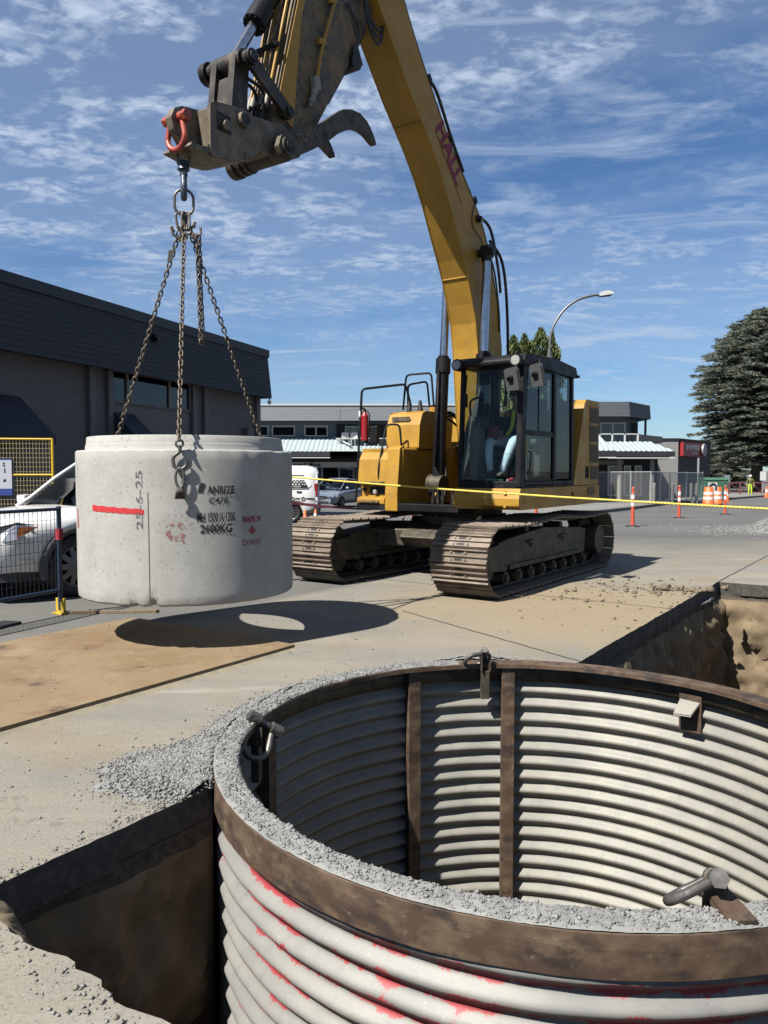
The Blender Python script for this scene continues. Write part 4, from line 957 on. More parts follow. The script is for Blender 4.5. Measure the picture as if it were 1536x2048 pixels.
# ---- boom
YB, HB_ = .10, .215
boom_poly = [(2.95, 7.38), (2.65, 7.03), (2.05, 6.38), (1.57, 5.93), (1.30, 5.63), (1.08, 5.33), (.84, 4.93), (.65, 4.63), (.50, 4.36), (.36, 4.05), (.26, 3.78), (.19, 3.42), (.13, 2.9), (.06, 2.3), (-.02, 1.86), (-.12, 1.72), (-.25, 1.68), (-.38, 1.74), (-.47, 1.9), (-.56, 2.4), (-.63, 3.0), (-.61, 3.55), (-.53, 3.9), (-.40, 4.25), (-.22, 4.68), (-.03, 5.06), (.16, 5.32), (.38, 5.52), (.64, 5.74), (.95, 6.0), (1.36, 6.42), (1.86, 6.98), (2.25, 7.50), (2.60, 7.98), (2.80, 8.08), (3.0, 8.05), (3.12, 7.85), (3.10, 7.62)]
mb = MB().prism(boom_poly, YB - HB_, YB + HB_, ax='y', sm=False)
boom = mb.build('boom', m_yel, ex, bevel=.014, seg=2)
mb = MB(); inner = []                              # flange lip along the underside edges
for s_ in (-1, 1):
    P_ = [(x, YB + s_*(HB_ - .004), z) for x, z in boom_poly[1:14]]; mb.tube(P_, .011, 6)
mb.build('weld_bead', m_yel, boom)
for (xa, za), (xb, zb) in (((1.80, 6.12), (1.815, 6.13)), ((.52, 4.40), (.53, 4.40))):
    MB().cyl((xa, YB - HB_ + .01, za), (xa, YB + HB_ - .01, za), .012, n=8).build('weld_seam', m_yel, boom)
s_mag = worn('faded_magenta_decal', (.42, .022, .12), .62, 12)
dirb = Vector((.38 - 1.36, 0, 5.52 - 6.42)).normalized(); upb = Vector((-dirb.z, 0, dirb.x)); upb = upb if upb.z > 0 else -upb
# lettering runs down the boom (from nose to foot), on its left side
tb = Vector((.75 - 1.62, 0, 5.42 - 6.32)).normalized(); ub = Vector((tb.z, 0, -tb.x)); 
if ub.x > 0 or True: ub = Vector((-.72, 0, .70))
ub = (ub - tb*ub.dot(tb)).normalized()
yy = YB + HB_ + .003
text('hall_lettering', 'HALL', .36, s_mag, boom, frame((1.44, yy, 6.19), tb, ub), .0015, bold=.012, sx=.98)
p0 = Vector((1.42, yy - .002, 6.16)); MB().tube([p0 - ub*.03, p0 + tb*1.06 - ub*.03], .006, 5).build('decal_underline', mt, boom)
# hoses and pipes along the back of the boom
for k, (y_, off, r_, m__) in enumerate(((.27, .035, .020, m_yeld), (.20, .045, .020, m_yeld), (.10, .05, .022, m_blk), (.0, .045, .02, m_blk))):
    P_ = [(x - .55*off - off*.5, y_, z + off) for x, z in [(-.58, 3.4), (-.45, 4.2), (-.06, 5.08), (.38, 5.56), (.95, 6.04), (1.36, 6.46), (1.86, 7.02), (2.3, 7.6), (2.62, 8.06)]]
    MB().tube(bez(*P_, n=6), r_, 8).build('hydraulic_pipe', m__, boom)
for x, z in ((1.60, 6.74), (1.05, 6.14), (.30, 5.52)): mb = MB(); mb.box((x - .05, .13, z + .04), (.10, .34, .10), ry=-.85); mb.build('pipe_clamp', m_blk, boom, bevel=.008)
MB().tube(bez((1.55, .26, 6.78), (1.38, .30, 6.66), (1.0, .30, 6.22), (.62, .29, 5.86), n=6), .022, 8).build('hose', m_rub, boom)
MB().tube(bez((.10, .30, 5.36), (-.15, .34, 5.22), (-.36, .36, 4.72), (-.50, .34, 4.35), n=8), .022, 8).build('hose', m_rub, boom)
MB().tube(bez((-.12, .34, 5.06), (-.42, .40, 4.80), (-.60, .40, 4.2), (-.66, .40, 3.2), (-.6, .38, 2.6), n=8), .024, 8).build('hose', m_rub, boom)
MB().tube(bez((-.16, .30, 4.92), (-.34, .32, 4.6), (-.46, .33, 4.1), (-.50, .33, 3.75), n=8), .016, 8).build('hose', m_yeld, boom)
mb = MB().cyl((.26, YB + HB_, 5.30), (.22, YB + HB_ + .05, 5.28), .05, n=16).cyl((.22, YB + HB_ + .05, 5.28), (.24, YB + HB_ + .055, 5.28), .045, n=16, mi=1); mb.build('work_light', [m_blk, m_lens], boom)
MB().tube(bez((.36, yy + .01, 5.45), (.42, yy + .01, 5.2), (.28, yy + .012, 5.08), (.14, yy + .015, 5.02), (.02, yy + .01, 4.80), n=6), .007, 6).build('cable', m_rub, boom)
# ---- boom cylinders
for y_ in (YB - .36, YB + .36):
    top_, base = Vector((.10 + .10*(y_ > 0), y_, 4.80)), Vector((.38, y_, 1.30)); dr = (base - top_).normalized(); g = top_.lerp(base, .435)
    cy = MB().cyl(g, base, .095, n=24).cyl(g - dr*.02, g + dr*.20, .115, n=24).cyl(g - dr*.06, g - dr*.02, .085, n=20).cyl(base - Vector((0, .1, 0)), base + Vector((0, .1, 0)), .12, n=20).build('boom_cylinder', m_blk, ex, bevel=.005)
    MB().cyl(top_, g + dr*.05, .062, n=24).build('rod', m_chr, cy)
    MB().cyl(top_ - Vector((0, .07, 0)), top_ + Vector((0, .07, 0)), .105, n=24).cyl(top_ - Vector((0, .1, 0)), top_ + Vector((0, .1, 0)), .06, n=18).cyl(top_, top_ + dr*.14, .085, .075, n=18).build('rod_eye', m_pin, cy)
    mb = MB(); a = g + dr*.16 + Vector((.13, 0, 0)); b = base - dr*.35 + Vector((.14, .03, 0)); mb.tube([g + dr*.16, a, b, b - Vector((.12, 0, 0))], .018, 8); mb.build('feed_pipe', m_blk, cy)
MB().cyl((.18, YB - .46, 4.80), (.18, YB + .47, 4.80), .055, n=18).build('boom_pin', m_pin, boom)
MB().cyl((-.25, YB - .38, 1.86), (-.25, YB + .38, 1.86), .10, n=20).build('boom_pin', m_pin, boom)
# hoses at the boom foot
for k in range(4):
    y_ = -.30 + .045*k + random.uniform(-.02, .02)
    MB().tube(bez((-.25, y_ + .1, 2.25 + .08*(k % 3)), (.02 + .05*k, y_ - .05, 2.42 + .07*(k % 2)), (.22 + .04*k, y_ - .08*(k % 2), 2.05), (.26 + .05*(k % 2), y_, 1.6), (.35 + .03*k, y_ + .05, 1.15), n=7), .019, 7).build('hose', m_rub, ex)
for k in range(5):
    y_ = .40 + .035*k - .02
    MB().tube(bez((.45, y_ - .1, 1.15), (.75 + .03*k, y_ - .05, 1.5), (.68, y_ - .02, 2.0), (.35, y_ - .04, 2.5 + .1*k), (-.2, y_, 2.75 + .08*k), n=7), .020, 7).build('hose', m_rub, ex)
for k in range(5):
    xx, y_ = .60 + .05*(k % 3), -.2 + .11*k; MB().cyl((xx, y_, 1.10), (xx, y_, 1.22 + .03*(k % 2)), .035, n=8).cyl((xx, y_, 1.2), (xx, y_, 1.30), .022, n=8).build('pipe_fitting', m_pin, ex)
mb = MB(); mb.cyl((.38, -.39, 1.40), (.40, -.14, 1.38), .14, n=14); mb.build('cylinder_foot', m_stl, ex, bevel=.02)
# ---- stick, bucket cylinder, linkage, coupler
YS = .04
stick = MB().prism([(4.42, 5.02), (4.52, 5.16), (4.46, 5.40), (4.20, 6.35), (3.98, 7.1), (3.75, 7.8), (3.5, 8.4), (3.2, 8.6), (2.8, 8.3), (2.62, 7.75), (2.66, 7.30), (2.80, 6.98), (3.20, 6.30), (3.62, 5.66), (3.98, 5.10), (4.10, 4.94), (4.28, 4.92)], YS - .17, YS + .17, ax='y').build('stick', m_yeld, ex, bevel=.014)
for s_ in (-1, 1): MB().prism([(4.20, 5.2), (4.45, 5.34), (4.14, 6.45), (3.95, 7.1), (3.70, 7.8), (3.62, 7.75), (3.86, 7.05), (4.06, 6.40)], YS + s_*.17, YS + s_*.182, ax='y').build('edge_strip', m_yel if s_ > 0 else m_yeld, stick, bevel=.003)  # strips along the front edge, brighter yellow on the left side
MB().prism([(3.56, 5.80), (3.20, 6.36), (2.84, 6.95), (2.76, 6.90), (3.14, 6.28), (3.50, 5.74)], YS - .1, YS + .1, ax='y').build('rear_rail', m_stl, stick, bevel=.01)
for k, (xo, zo, y_) in enumerate(((.05, .02, .13), (.07, .03, .07), (.06, .03, 0.0), (.06, .03, -.06), (.05, .02, -.12))):   # pipes up the front of the stick
    P_ = [(x + xo, y_ + YS, z + zo) for x, z in ((4.50, 5.36), (4.42, 5.62), (4.22, 6.35), (4.0, 7.1), (3.78, 7.8))]
    MB().tube(bez(*P_, n=4), .016, 7).build('hydraulic_pipe', m_yel if k % 2 == 0 else m_yeld, stick)
    MB().cyl(Vector(P_[0]) - Vector((0.02, 0, -.06)), Vector(P_[0]) - Vector((-.02, 0, .06)), .026, n=8).build('pipe_fitting', m_galv, stick)
    MB().tube(bez(P_[0], (4.62, y_ + YS, 5.22), (4.58, y_ + YS, 5.05), (4.42 - .03*k, y_ + YS, 5.02), n=6), .017, 7).build('hose', m_rub, stick)
for x, z in ((4.34, 6.0), (4.12, 6.74)): MB().box((x + .07, YS, z), (.05, .34, .04), ry=.3).build('pipe_clamp', m_blk, stick, bevel=.004)
mb = MB().tube(bez((3.42, YS + .21, 7.1), (3.55, YS + .21, 6.75), (3.72, YS + .21, 6.3), (3.80, YS + .21, 6.02), (3.84, YS + .21, 5.85), n=4), .020, 8); mb.build('auxiliary_pipe', m_yel, stick)
for x, z in ((3.53, 6.83), (3.72, 6.30)): MB().box((x + .02, YS + .20, z), (.13, .05, .06), ry=.35).build('pipe_clamp', m_yel, stick, bevel=.006)
mb = MB().box((3.86, YS + .21, 5.80), (.10, .07, .13), ry=.2); mb.build('valve_block', m_galv, stick, bevel=.006)
mb = MB().cyl((3.86, YS + .21, 5.76), (3.90, YS + .21, 5.66), .04, n=12).cyl((3.90, YS + .21, 5.66), (3.94, YS + .21, 5.56), .032, n=12).cyl((3.94, YS + .21, 5.56), (3.955, YS + .21, 5.52), .022, n=10); mb.build('coupling', m_galv, stick)
for k in range(3): MB().tube(bez((3.0, YS + .20, 7.3), (2.92, YS + .25, 6.95 - .06*k), (2.70, YS + .24, 6.88 - .08*k), (2.55, YS + .18, 7.1), (2.62, YS + .12, 7.6), n=7), .020, 8).build('hose', m_rub, stick)
MB().cyl((3.12, YS - .2, 6.34), (3.12, YS + .22, 6.34), .09, n=18).box((3.08, YS + .16, 6.42), (.12, .10, .2), ry=.5).build('stick_boss', m_pin, stick, bevel=.008)
MB().tube(bez((3.25, YS + .19, 6.95), (3.05, YS + .20, 6.7), (3.18, YS + .20, 6.42), n=6), .012, 6).build('cable', m_rub, stick)
LT = Vector((4.92, 0, 5.61))
dbc = Vector((-.53, 0, .84)).normalized()
bc = MB().cyl(LT + dbc*.72, LT + dbc*2.6, .095, n=24).cyl(LT + dbc*.66, LT + dbc*.92, .12, n=24).build('bucket_cylinder', m_blk, ex, bevel=.006, loc=(0, YS - .02, 0))
for k in range(10):
    a = 2*PI*k/10; q = dbc.to_track_quat('Z', 'Y') @ Vector((.10*math.cos(a), .10*math.sin(a), 0)); MB().cyl(LT + dbc*.64 + q, LT + dbc*.67 + q, .014, n=6).build('gland_bolt', m_blk, bc)
MB().cyl(LT + dbc*.05, LT + dbc*.75, .056, n=22).build('rod', m_chr, bc)
MB().cyl(LT + Vector((0, -.085, 0)), LT + Vector((0, .085, 0)), .095, n=20).build('rod_eye', m_pin, bc)
MB().cyl((LT.x, YS - .36, LT.z), (LT.x, YS + .33, LT.z), .05, n=18).cyl((LT.x, YS + .28, LT.z), (LT.x, YS + .31, LT.z), .075, n=18).build('link_pin', m_pin, ex, bevel=.004)
BL = Vector((4.98, 0, 5.00))                        # front coupler pin
def plate(p0, p1, w0, w1, y0, y1, mat_, nm, par):
    p0, p1 = Vector((p0[0], p0[2])), Vector((p1[0], p1[2])); d_ = (p1 - p0).normalized(); nn = Vector((-d_.y, d_.x)); poly = []
    for c, w_, a0 in ((p1, w1, -PI/2), (p0, w0, PI/2)):
        for k in range(9): a = a0 + PI*k/8; q = c + d_*(w_*math.cos(a)) + nn*(w_*math.sin(a)); poly.append((q.x, q.y))
    return MB().prism(poly, y0, y1, ax='y').build(nm, mat_, par, bevel=.006)
for y_ in (-.25, .25): plate(LT, (4.36, 0, 5.30), .075, .07, YS + y_ - .022, YS + y_ + .022, m_grs, 'idler_link', ex)
bk = MB(); bk.prism([(4.83, 5.66), (5.02, 5.64), (5.06, 5.3), (5.09, 4.98), (4.88, 4.94), (4.86, 5.3)], YS - .17, YS - .09, ax='y'); bk.prism([(4.83, 5.66), (5.02, 5.64), (5.06, 5.3), (5.09, 4.98), (4.88, 4.94), (4.86, 5.3)], YS + .09, YS + .17, ax='y'); bk.prism([(4.88, 5.46), (5.0, 5.46), (5.05, 5.1), (4.9, 5.08)], YS - .1, YS + .1, ax='y')
bk.cyl((LT.x, YS - .20, LT.z), (LT.x, YS + .20, LT.z), .10, n=22); bk.build('bucket_link', m_grs, ex, bevel=.012)
for y_ in (-.32,): MB().cyl((LT.x, YS + y_ - .04, LT.z), (LT.x, YS + y_ + .04, LT.z), .11, n=20).build('link_boss', m_pin, ex, bevel=.01)
for k in range(2): MB().tube(bez((4.80, .05 + .08*k, 5.52), (4.60 - .04*k, .05 + .08*k, 5.48), (4.56, .05 + .08*k, 5.25), (4.68, .05 + .08*k, 5.05), n=7), .018, 8).build('hose', m_rub, ex)
MB().cyl((4.36, YS - .30, 5.30), (4.36, YS + .30, 5.30), .05, n=16).build('link_pin', m_pin, ex)
MB().cyl((4.30, YS - .24, 5.06), (4.30, YS + .24, 5.06), .085, n=20).build('stick_pin', m_pin, ex)
# quick coupler with nose plate, hook tube and two curved tines
cp = MB()
side_poly = [(5.40, 4.60), (5.40, 5.01), (5.33, 5.05), (4.96, 5.12), (4.82, 5.10), (4.40, 5.16), (4.18, 5.12), (4.16, 4.95), (4.34, 4.84), (4.62, 4.80), (4.72, 4.80), (4.88, 4.68), (5.10, 4.58), (5.38, 4.54)]
for s_ in (-1, 1): cp.prism(side_poly, YS + s_*.20 - .018, YS + s_*.20 + .018, ax='y')
cp.prism([(5.62, 4.56), (5.60, 4.60), (5.36, 4.575), (5.08, 4.62), (4.86, 4.72), (4.70, 4.84), (4.5, 4.86), (4.5, 4.82), (4.68, 4.80), (4.86, 4.68), (5.08, 4.58), (5.36, 4.535)], YS - .19, YS + .19, ax='y')
cp.prism([(5.34, 4.56), (5.38, 4.56), (5.40, 4.98), (5.36, 5.0)], YS - .19, YS + .19, ax='y')
coupler = cp.build('quick_coupler', m_worn, ex, bevel=.010)
pts_n = [(5.36, -.22), (5.36, .22), (5.46, .18), (5.56, .09), (5.585, .0), (5.56, -.09), (5.46, -.18)]
MB().prism([(x, y + YS) for x, y in pts_n], 4.56, 4.61, ax='z').build('nose_plate', m_worn, coupler, bevel=.008)
MB().prism([(5.36, 4.60), (5.58, 4.62), (5.68, 4.72), (5.71, 4.82), (5.67, 4.91), (5.58, 4.96), (5.36, 5.0)], YS - .04, YS + .04, ax='y').build('lifting_eye', m_worn, coupler, bevel=.01)
MB().cyl((4.98, YS - .27, 5.00), (4.98, YS + .27, 5.00), .075, n=22).cyl((4.98, YS + .24, 5.00), (4.98, YS + .275, 5.00), .05, n=18, mi=1).build('coupler_pin', [m_worn, m_pin], coupler, bevel=.005)
MB().cyl((5.22, YS + .21, 4.86), (5.22, YS + .27, 4.86), .05, n=6, sm=False).build('bolt', m_worn, coupler, bevel=.004); MB().b2((5.14, YS + .215, 4.80), (5.32, YS + .222, 4.97)).build('recess', m_pin, coupler)
tb_ = MB().cyl((4.46, YS - .40, 4.86), (4.46, YS + .30, 4.86), .10, n=26).cyl((4.46, YS - .44, 4.86), (4.46, YS - .36, 4.86), .135, n=26)
tb_.cyl((4.46, YS - .30, 4.86), (4.46, YS - .26, 4.86), .125, n=26); tb_.cyl((4.46, YS - .22, 4.86), (4.46, YS - .18, 4.86), .12, n=26); tb_.build('hook_tube', m_stl, coupler, bevel=.006)
tine = [(4.60, 4.87), (4.56, 4.98), (4.46, 5.05), (4.26, 5.15), (3.95, 5.31), (3.80, 5.42), (3.66, 5.53), (3.53, 5.62), (3.38, 5.675), (3.22, 5.69), (3.08, 5.65), (2.98, 5.57), (2.91, 5.48), (2.90, 5.44), (2.94, 5.425), (3.02, 5.45), (3.12, 5.485), (3.22, 5.495), (3.34, 5.475), (3.48, 5.41), (3.64, 5.31), (3.85, 5.14), (4.10, 4.98), (4.30, 4.86), (4.46, 4.79), (4.56, 4.80)]
sm_t = worn('scuffed', (.2, .16, .12), .9)
for y_, sc_ in ((.31, 1.0), (-.31, .98)):
    o = MB().prism(tine, YS + y_ - .03, YS + y_ + .03, ax='y').build('tine', m_stl, coupler, bevel=.012, seg=2)
    s_ = 1 if y_ > 0 else -1
    MB().cyl((4.46, YS + y_, 4.90), (4.46, YS + y_ + s_*.055, 4.90), .095, n=24).cyl((4.46, YS + y_, 4.90), (4.46, YS + y_ + s_*.07, 4.90), .055, n=20, mi=1).build('pin_cap', [m_stl, m_pin], o, bevel=.005)
    MB().cyl((3.86, YS + y_ - .031, 5.22), (3.86, YS + y_ + .032, 5.22), .05, n=20).build('lightening_hole', m_dark, o)
    if y_ > 0: text('cast_lettering', 'TURN', .135, m_worn, o, frame((4.30, YS + y_ + .032, 4.98), (-.87, 0, .49), (.49, 0, .87)), .004, bold=.002)
rs = shackle('red_shackle', None, (0, 0, 0), (0, 0, 0), 1.55, m_redsh, m_redsh)
q = EC + Matrix.Rotation(EROT, 3, 'Z') @ Vector((5.62, YS, 4.84)); rs.location = q; rs.rotation_euler = (0, 0, EROT)
tag(rs, 'red painted bow shackle at the nose of the coupler', 'shackle')
# ------------------------------------------------------------------ cab
cab = bpy.data.objects.new('cab', None); 
mb = MB(); F, Bk, YL, YR, Z0, Z1 = 1.18, -.70, 1.50, .54, 1.37, 3.12
def bar(p, q, w_, d_=None): 
    p, q = Vector(p), Vector(q); mb.add(*_bar(p, q, w_, d_ or w_))
def _bar(p, q, w_, d_):
    t = (q - p); Lq = t.length; t.normalize(); x = Vector((0, 1, 0)) if abs(t.y) < .9 else Vector((1, 0, 0)); y = t.cross(x).normalized(); x = y.cross(t)
    vs = [c + x*(a*w_/2) + y*(b*d_/2) for c in (p, q) for a, b in ((-1, -1), (1, -1), (1, 1), (-1, 1))]
    return vs, [(0,3,2,1),(4,5,6,7),(0,1,5,4),(1,2,6,5),(2,3,7,6),(3,0,4,7)]
ft = F - .10
bar((F - .02, YL - .045, Z0), (ft, YL - .045, Z1 - .08), .085, .12)      # front left pillar
bar((F - .02, YR + .03, Z0), (ft, YR + .03, Z1 - .08), .055, .07)        # front right pillar
bar((.06, YL - .03, Z0), (.08, YL - .03, Z1 - .06), .06, .09)            # door pillar
bar((Bk + .05, YL - .05, Z0), (Bk + .09, YL - .05, Z1 - .06), .08, .09); bar((Bk + .05, YR + .05, Z0), (Bk + .09, YR + .05, Z1 - .06), .08, .09)
bar((.10, YR + .03, Z0), (.12, YR + .03, Z1 - .06), .05, .20)
bar((F - .04, YR, Z0 + .03), (F - .04, YL, Z0 + .03), .08, .10); bar((Bk + .05, YL - .04, Z0 + .03), (F - .02, YL - .04, Z0 + .03), .07, .09); bar((Bk + .05, YR + .03, Z0 + .05), (F - .05, YR + .03, Z0 + .05), .06, .12)
bar((F - .10, YL - .03, 2.10), (.08, YL - .03, 2.10), .05, .07)          # door waist rail
bar((Bk + .06, YR + .03, 2.15), (.1, YR + .03, 2.15), .05, .5)
mb.b2((Bk + .02, YR + .01, Z0), (Bk + .06, YL - .01, 2.05))
mb.b2((Bk, YR + .01, Z0 - .006), (F - .01, YL - .005, Z0 + .05))
cab = mb.build('cab', m_blk, ex, bevel=.012)
mb = MB()
mb.prism([(Bk - .02, 3.02), (Bk + .04, 3.12), (.1, 3.17), (ft + .02, 3.13), (ft + .10, 3.06), (ft + .10, 3.00), (Bk - .02, 2.97)], YR - .02, YL + .02, ax='y'); mb.build('roof', m_blk, cab, bevel=.03, seg=3)
mb = MB(); mb.prism([(ft + .02, 2.985), (ft + .17, 2.99), (ft + .18, 3.03), (ft + .02, 3.06)], YR + .02, YL - .02, ax='y'); mb.build('visor', m_blk, cab, bevel=.008)
for y_ in (YR + .015, YL - .075):
    o = MB().cyl((ft + .02, y_, 3.03), (ft + .175, y_, 3.03), .085, n=8, sm=False).build('roof_lamp', m_blk, cab, bevel=.008); MB().cyl((ft + .17, y_, 3.03), (ft + .182, y_, 3.03), .062, n=24).build('lamp_lens', m_lens, o)
def pane(nm, quad, mm, par=cab, th=.008):
    q = [Vector(p) for p in quad]; nn = (q[1] - q[0]).cross(q[3] - q[0]).normalized()*th
    return MB().add(q + [p + nn for p in q], [(0,3,2,1),(4,5,6,7),(0,1,5,4),(1,2,6,5),(2,3,7,6),(3,0,4,7)]).build(nm, mm, par)
xz = lambda z: F - .005 - .10*(z - Z0)/(Z1 - Z0)
pane('windscreen', [(xz(1.80), YR + .05, 1.80), (xz(1.80), YL - .09, 1.80), (xz(2.98), YL - .09, 2.98), (xz(2.98), YR + .05, 2.98)], m_glass)
pane('lower_windscreen', [(xz(1.46) + .012, YR + .05, 1.46), (xz(1.46) + .012, YL - .09, 1.46), (xz(1.82) + .012, YL - .09, 1.82), (xz(1.82) + .012, YR + .05, 1.82)], m_glass)
m_glassd = glass('door_glass', (.50, .58, .56), .07)
pane('door_glass', [(F - .13, YL - .03, 2.13), (.12, YL - .03, 2.13), (.13, YL - .03, 2.95), (F - .20, YL - .03, 2.95)], m_glassd)
pane('door_glass', [(F - .12, YL - .03, 1.47), (.12, YL - .03, 1.47), (.12, YL - .03, 2.07), (F - .13, YL - .03, 2.07)], m_glassd)
pane('quarter_glass', [(.02, YL - .03, 1.47), (Bk + .10, YL - .04, 1.47), (Bk + .13, YL - .04, 3.0), (.03, YL - .03, 3.0)], m_glassd)
pane('right_glass', [(.20, YR + .03, 1.5), (F - .08, YR + .03, 1.5), (F - .16, YR + .03, 3.0), (.22, YR + .03, 3.0)], m_glassd)
pane('rear_glass', [(Bk + .06, YR + .1, 2.15), (Bk + .06, YL - .1, 2.15), (Bk + .1, YL - .1, 2.98), (Bk + .1, YR + .1, 2.98)], m_glassd)
mb = MB()
for a, b in (((F - .10, 2.12), (F - .17, 2.97)), ((.12, 2.12), (.12, 2.97)), ((F - .17, 2.965), (.12, 2.965)), ((F - .09, 1.46), (F - .10, 2.08)), ((.12, 1.46), (.12, 2.08)), ((F - .09, 1.46), (.12, 1.46))): mb.tube([(a[0], YL - .012, a[1]), (b[0], YL - .012, b[1])], .013, 6)
mb.tube([(.62, YL - .022, 2.13), (.62, YL - .022, 2.96)], .010, 6); door = mb.build('door_frame', m_blk, cab)
MB().tube([(F - .17, YL - .0, 1.56), (F - .17, YL + .035, 1.60), (F - .20, YL + .035, 1.82), (F - .20, YL, 1.86)], .012, 7).build('door_handle', m_blk, door)
m_wl = mat('yellow_label', (.55, .42, .02), .6)
wl = MB().b2((.98, YL - .02, 1.80), (1.06, YL - .017, 2.0)).build('warning_label', m_wl, door)
for k in range(4): MB().b2((.99, YL - .0175, 1.825 + .046*k), (1.05, YL - .015, 1.842 + .046*k)).build('printed_line', mt, wl)
m_dec = mat('silver_decal', (.45, .45, .45), .5); text('model_number', '325', .20, m_dec, cab, frame((-.14, YL - .015, 2.80), (-1, 0, 0), (0, 0, 1)), .001, bold=.002, sx=.72)
# wiper, pillar grab rails
mb = MB().tube([(xz(2.9) + .03, YR + .10, 2.90), (xz(2.2) + .035, YR + .055, 2.20), (xz(1.7) + .03, YR + .05, 1.75)], .012, 6); mb.box((xz(2.55) + .03, YR + .09, 2.55), (.04, .05, .18)); mb.build('wiper', m_blk, cab)
MB().tube(bez((.95, YR + .07, 2.35), (1.0, YR + .10, 2.55), (.9, YR + .22, 2.62), n=6), .016, 8).build('grab_rail', m_blk, cab)
# mirrors
for nm_, c_, arm in (('mirror', (1.40, 1.46, 2.76), [(1.12, 1.52, 2.98), (1.30, 1.52, 2.99), (1.38, 1.48, 2.90), (1.39, 1.47, 2.80)]), ('mirror', (1.22, 1.72, 2.81), [(1.10, 1.52, 2.97), (1.18, 1.72, 3.02), (1.22, 1.745, 2.96), (1.22, 1.735, 2.85)])):
    w_ = .10 if c_[1] < 1.6 else .09
    o = MB().prism([(-w_, -.13), (w_, -.15), (w_, .12), (w_ - .03, .15), (-w_ + .02, .15), (-w_, .12)], -.03, .03, ax='x').build('mirror', m_plastic, cab, bevel=.02, seg=3, loc=c_, rot=(.12, .12, -.25))
    MB().tube(bez(*arm, n=5), .012, 7).build('mirror_arm', m_blk, o).matrix_parent_inverse = Matrix()
    a_o = o.children[0]; a_o.matrix_parent_inverse = (Matrix.Translation(c_) @ Matrix.Rotation(-.25, 4, 'Z') @ Matrix.Rotation(.12, 4, 'Y') @ Matrix.Rotation(.12, 4, 'X')).inverted()
    MB().cyl((.03, 0, .02), (.07, 0, .0), .04, n=12).build('ball_joint', m_blk, o)
MB().tube([(Bk - .02, YL, 3.0), (Bk - .04, YL + .05, 3.0)], .02, 8).build('marker_lamp', m_blk, cab)
# interior
m_seat = mat('seat_fabric', (.03, .03, .032), .85, 0, (.05, .05, .05), 30)
st_ = MB().b2((-.12, .78, 1.75), (.42, 1.28, 1.90)).prism([(-.12, 1.85), (.02, 1.85), (-.10, 2.62), (-.22, 2.62)], .80, 1.26, ax='y').b2((-.2, .9, 2.62), (-.1, 1.16, 2.80)).b2((-.05, .85, 1.42), (.3, 1.2, 1.76)).build('seat', m_seat, cab, bevel=.04, seg=3)
for y_ in (.66, 1.36):
    o = MB().b2((.0, y_ - .05, 1.95), (.52, y_ + .05, 2.03)).b2((.1, y_ - .05, 1.5), (.4, y_ + .05, 1.95)).build('arm_console', m_plastic, cab, bevel=.02)
    MB().tube(bez((.46, y_, 2.02), (.5, y_, 2.12), (.47, y_ + .01, 2.22), n=4), .022, 8).cyl((.47, y_, 2.2), (.47, y_, 2.30), .032, n=10).build('joystick', m_blk, o)
o = MB().prism([(.74, 1.45), (.98, 1.45), (1.0, 2.0), (.92, 2.28), (.80, 2.30), (.76, 2.0)], YR + .08, YR + .20, ax='y').build('side_console', mat('console_plastic', (.16, .165, .165), .55), cab, bevel=.02)
MB().box((.90, YR + .22, 2.26), (.03, .20, .16), rz=.3).build('monitor', m_dark, cab, bevel=.01)
MB().b2((.62, YR + .20, 2.02), (.70, YR + .34, 2.22)).build('red_case', mat('red_case', (.22, .015, .015), .5), cab, bevel=.01)
for y_ in (.80, .93): o = MB().box((.98, y_ + .06, 1.52), (.18, .08, .02), ry=-.5).tube([(.9, y_ + .06, 1.45), (.98, y_ + .06, 1.68)], .012, 6).build('pedal', m_blk, cab)
o = MB().cyl((1.08, .92, 1.46), (1.04, 1.06, 1.46), .032, n=14).cyl((1.04, 1.06, 1.46), (1.025, 1.115, 1.46), .032, .012, n=14).cyl((1.025, 1.115, 1.46), (1.015, 1.15, 1.46), .012, n=10).build('bottle', mat('green_bottle', (.02, .16, .08), .15), None); o.matrix_world = ex.matrix_basis @ Matrix(); o.parent = None
EXM = Matrix.Translation(EC) @ Matrix.Rotation(EROT, 4, 'Z'); o.matrix_world = EXM; tag(o, 'green drink bottle lying on the cab floor', 'bottle')
o = MB().cyl((1.09, 1.27, 1.455), (1.09, 1.34, 1.48), .034, n=16).cyl((1.088, 1.262, 1.452), (1.09, 1.27, 1.455), .034, n=16, mi=1).build('drink_can', [mat('red_can', (.30, .03, .04), .35), m_white]); o.matrix_world = EXM; tag(o, 'red drink can lying on the cab floor by the windscreen', 'can')

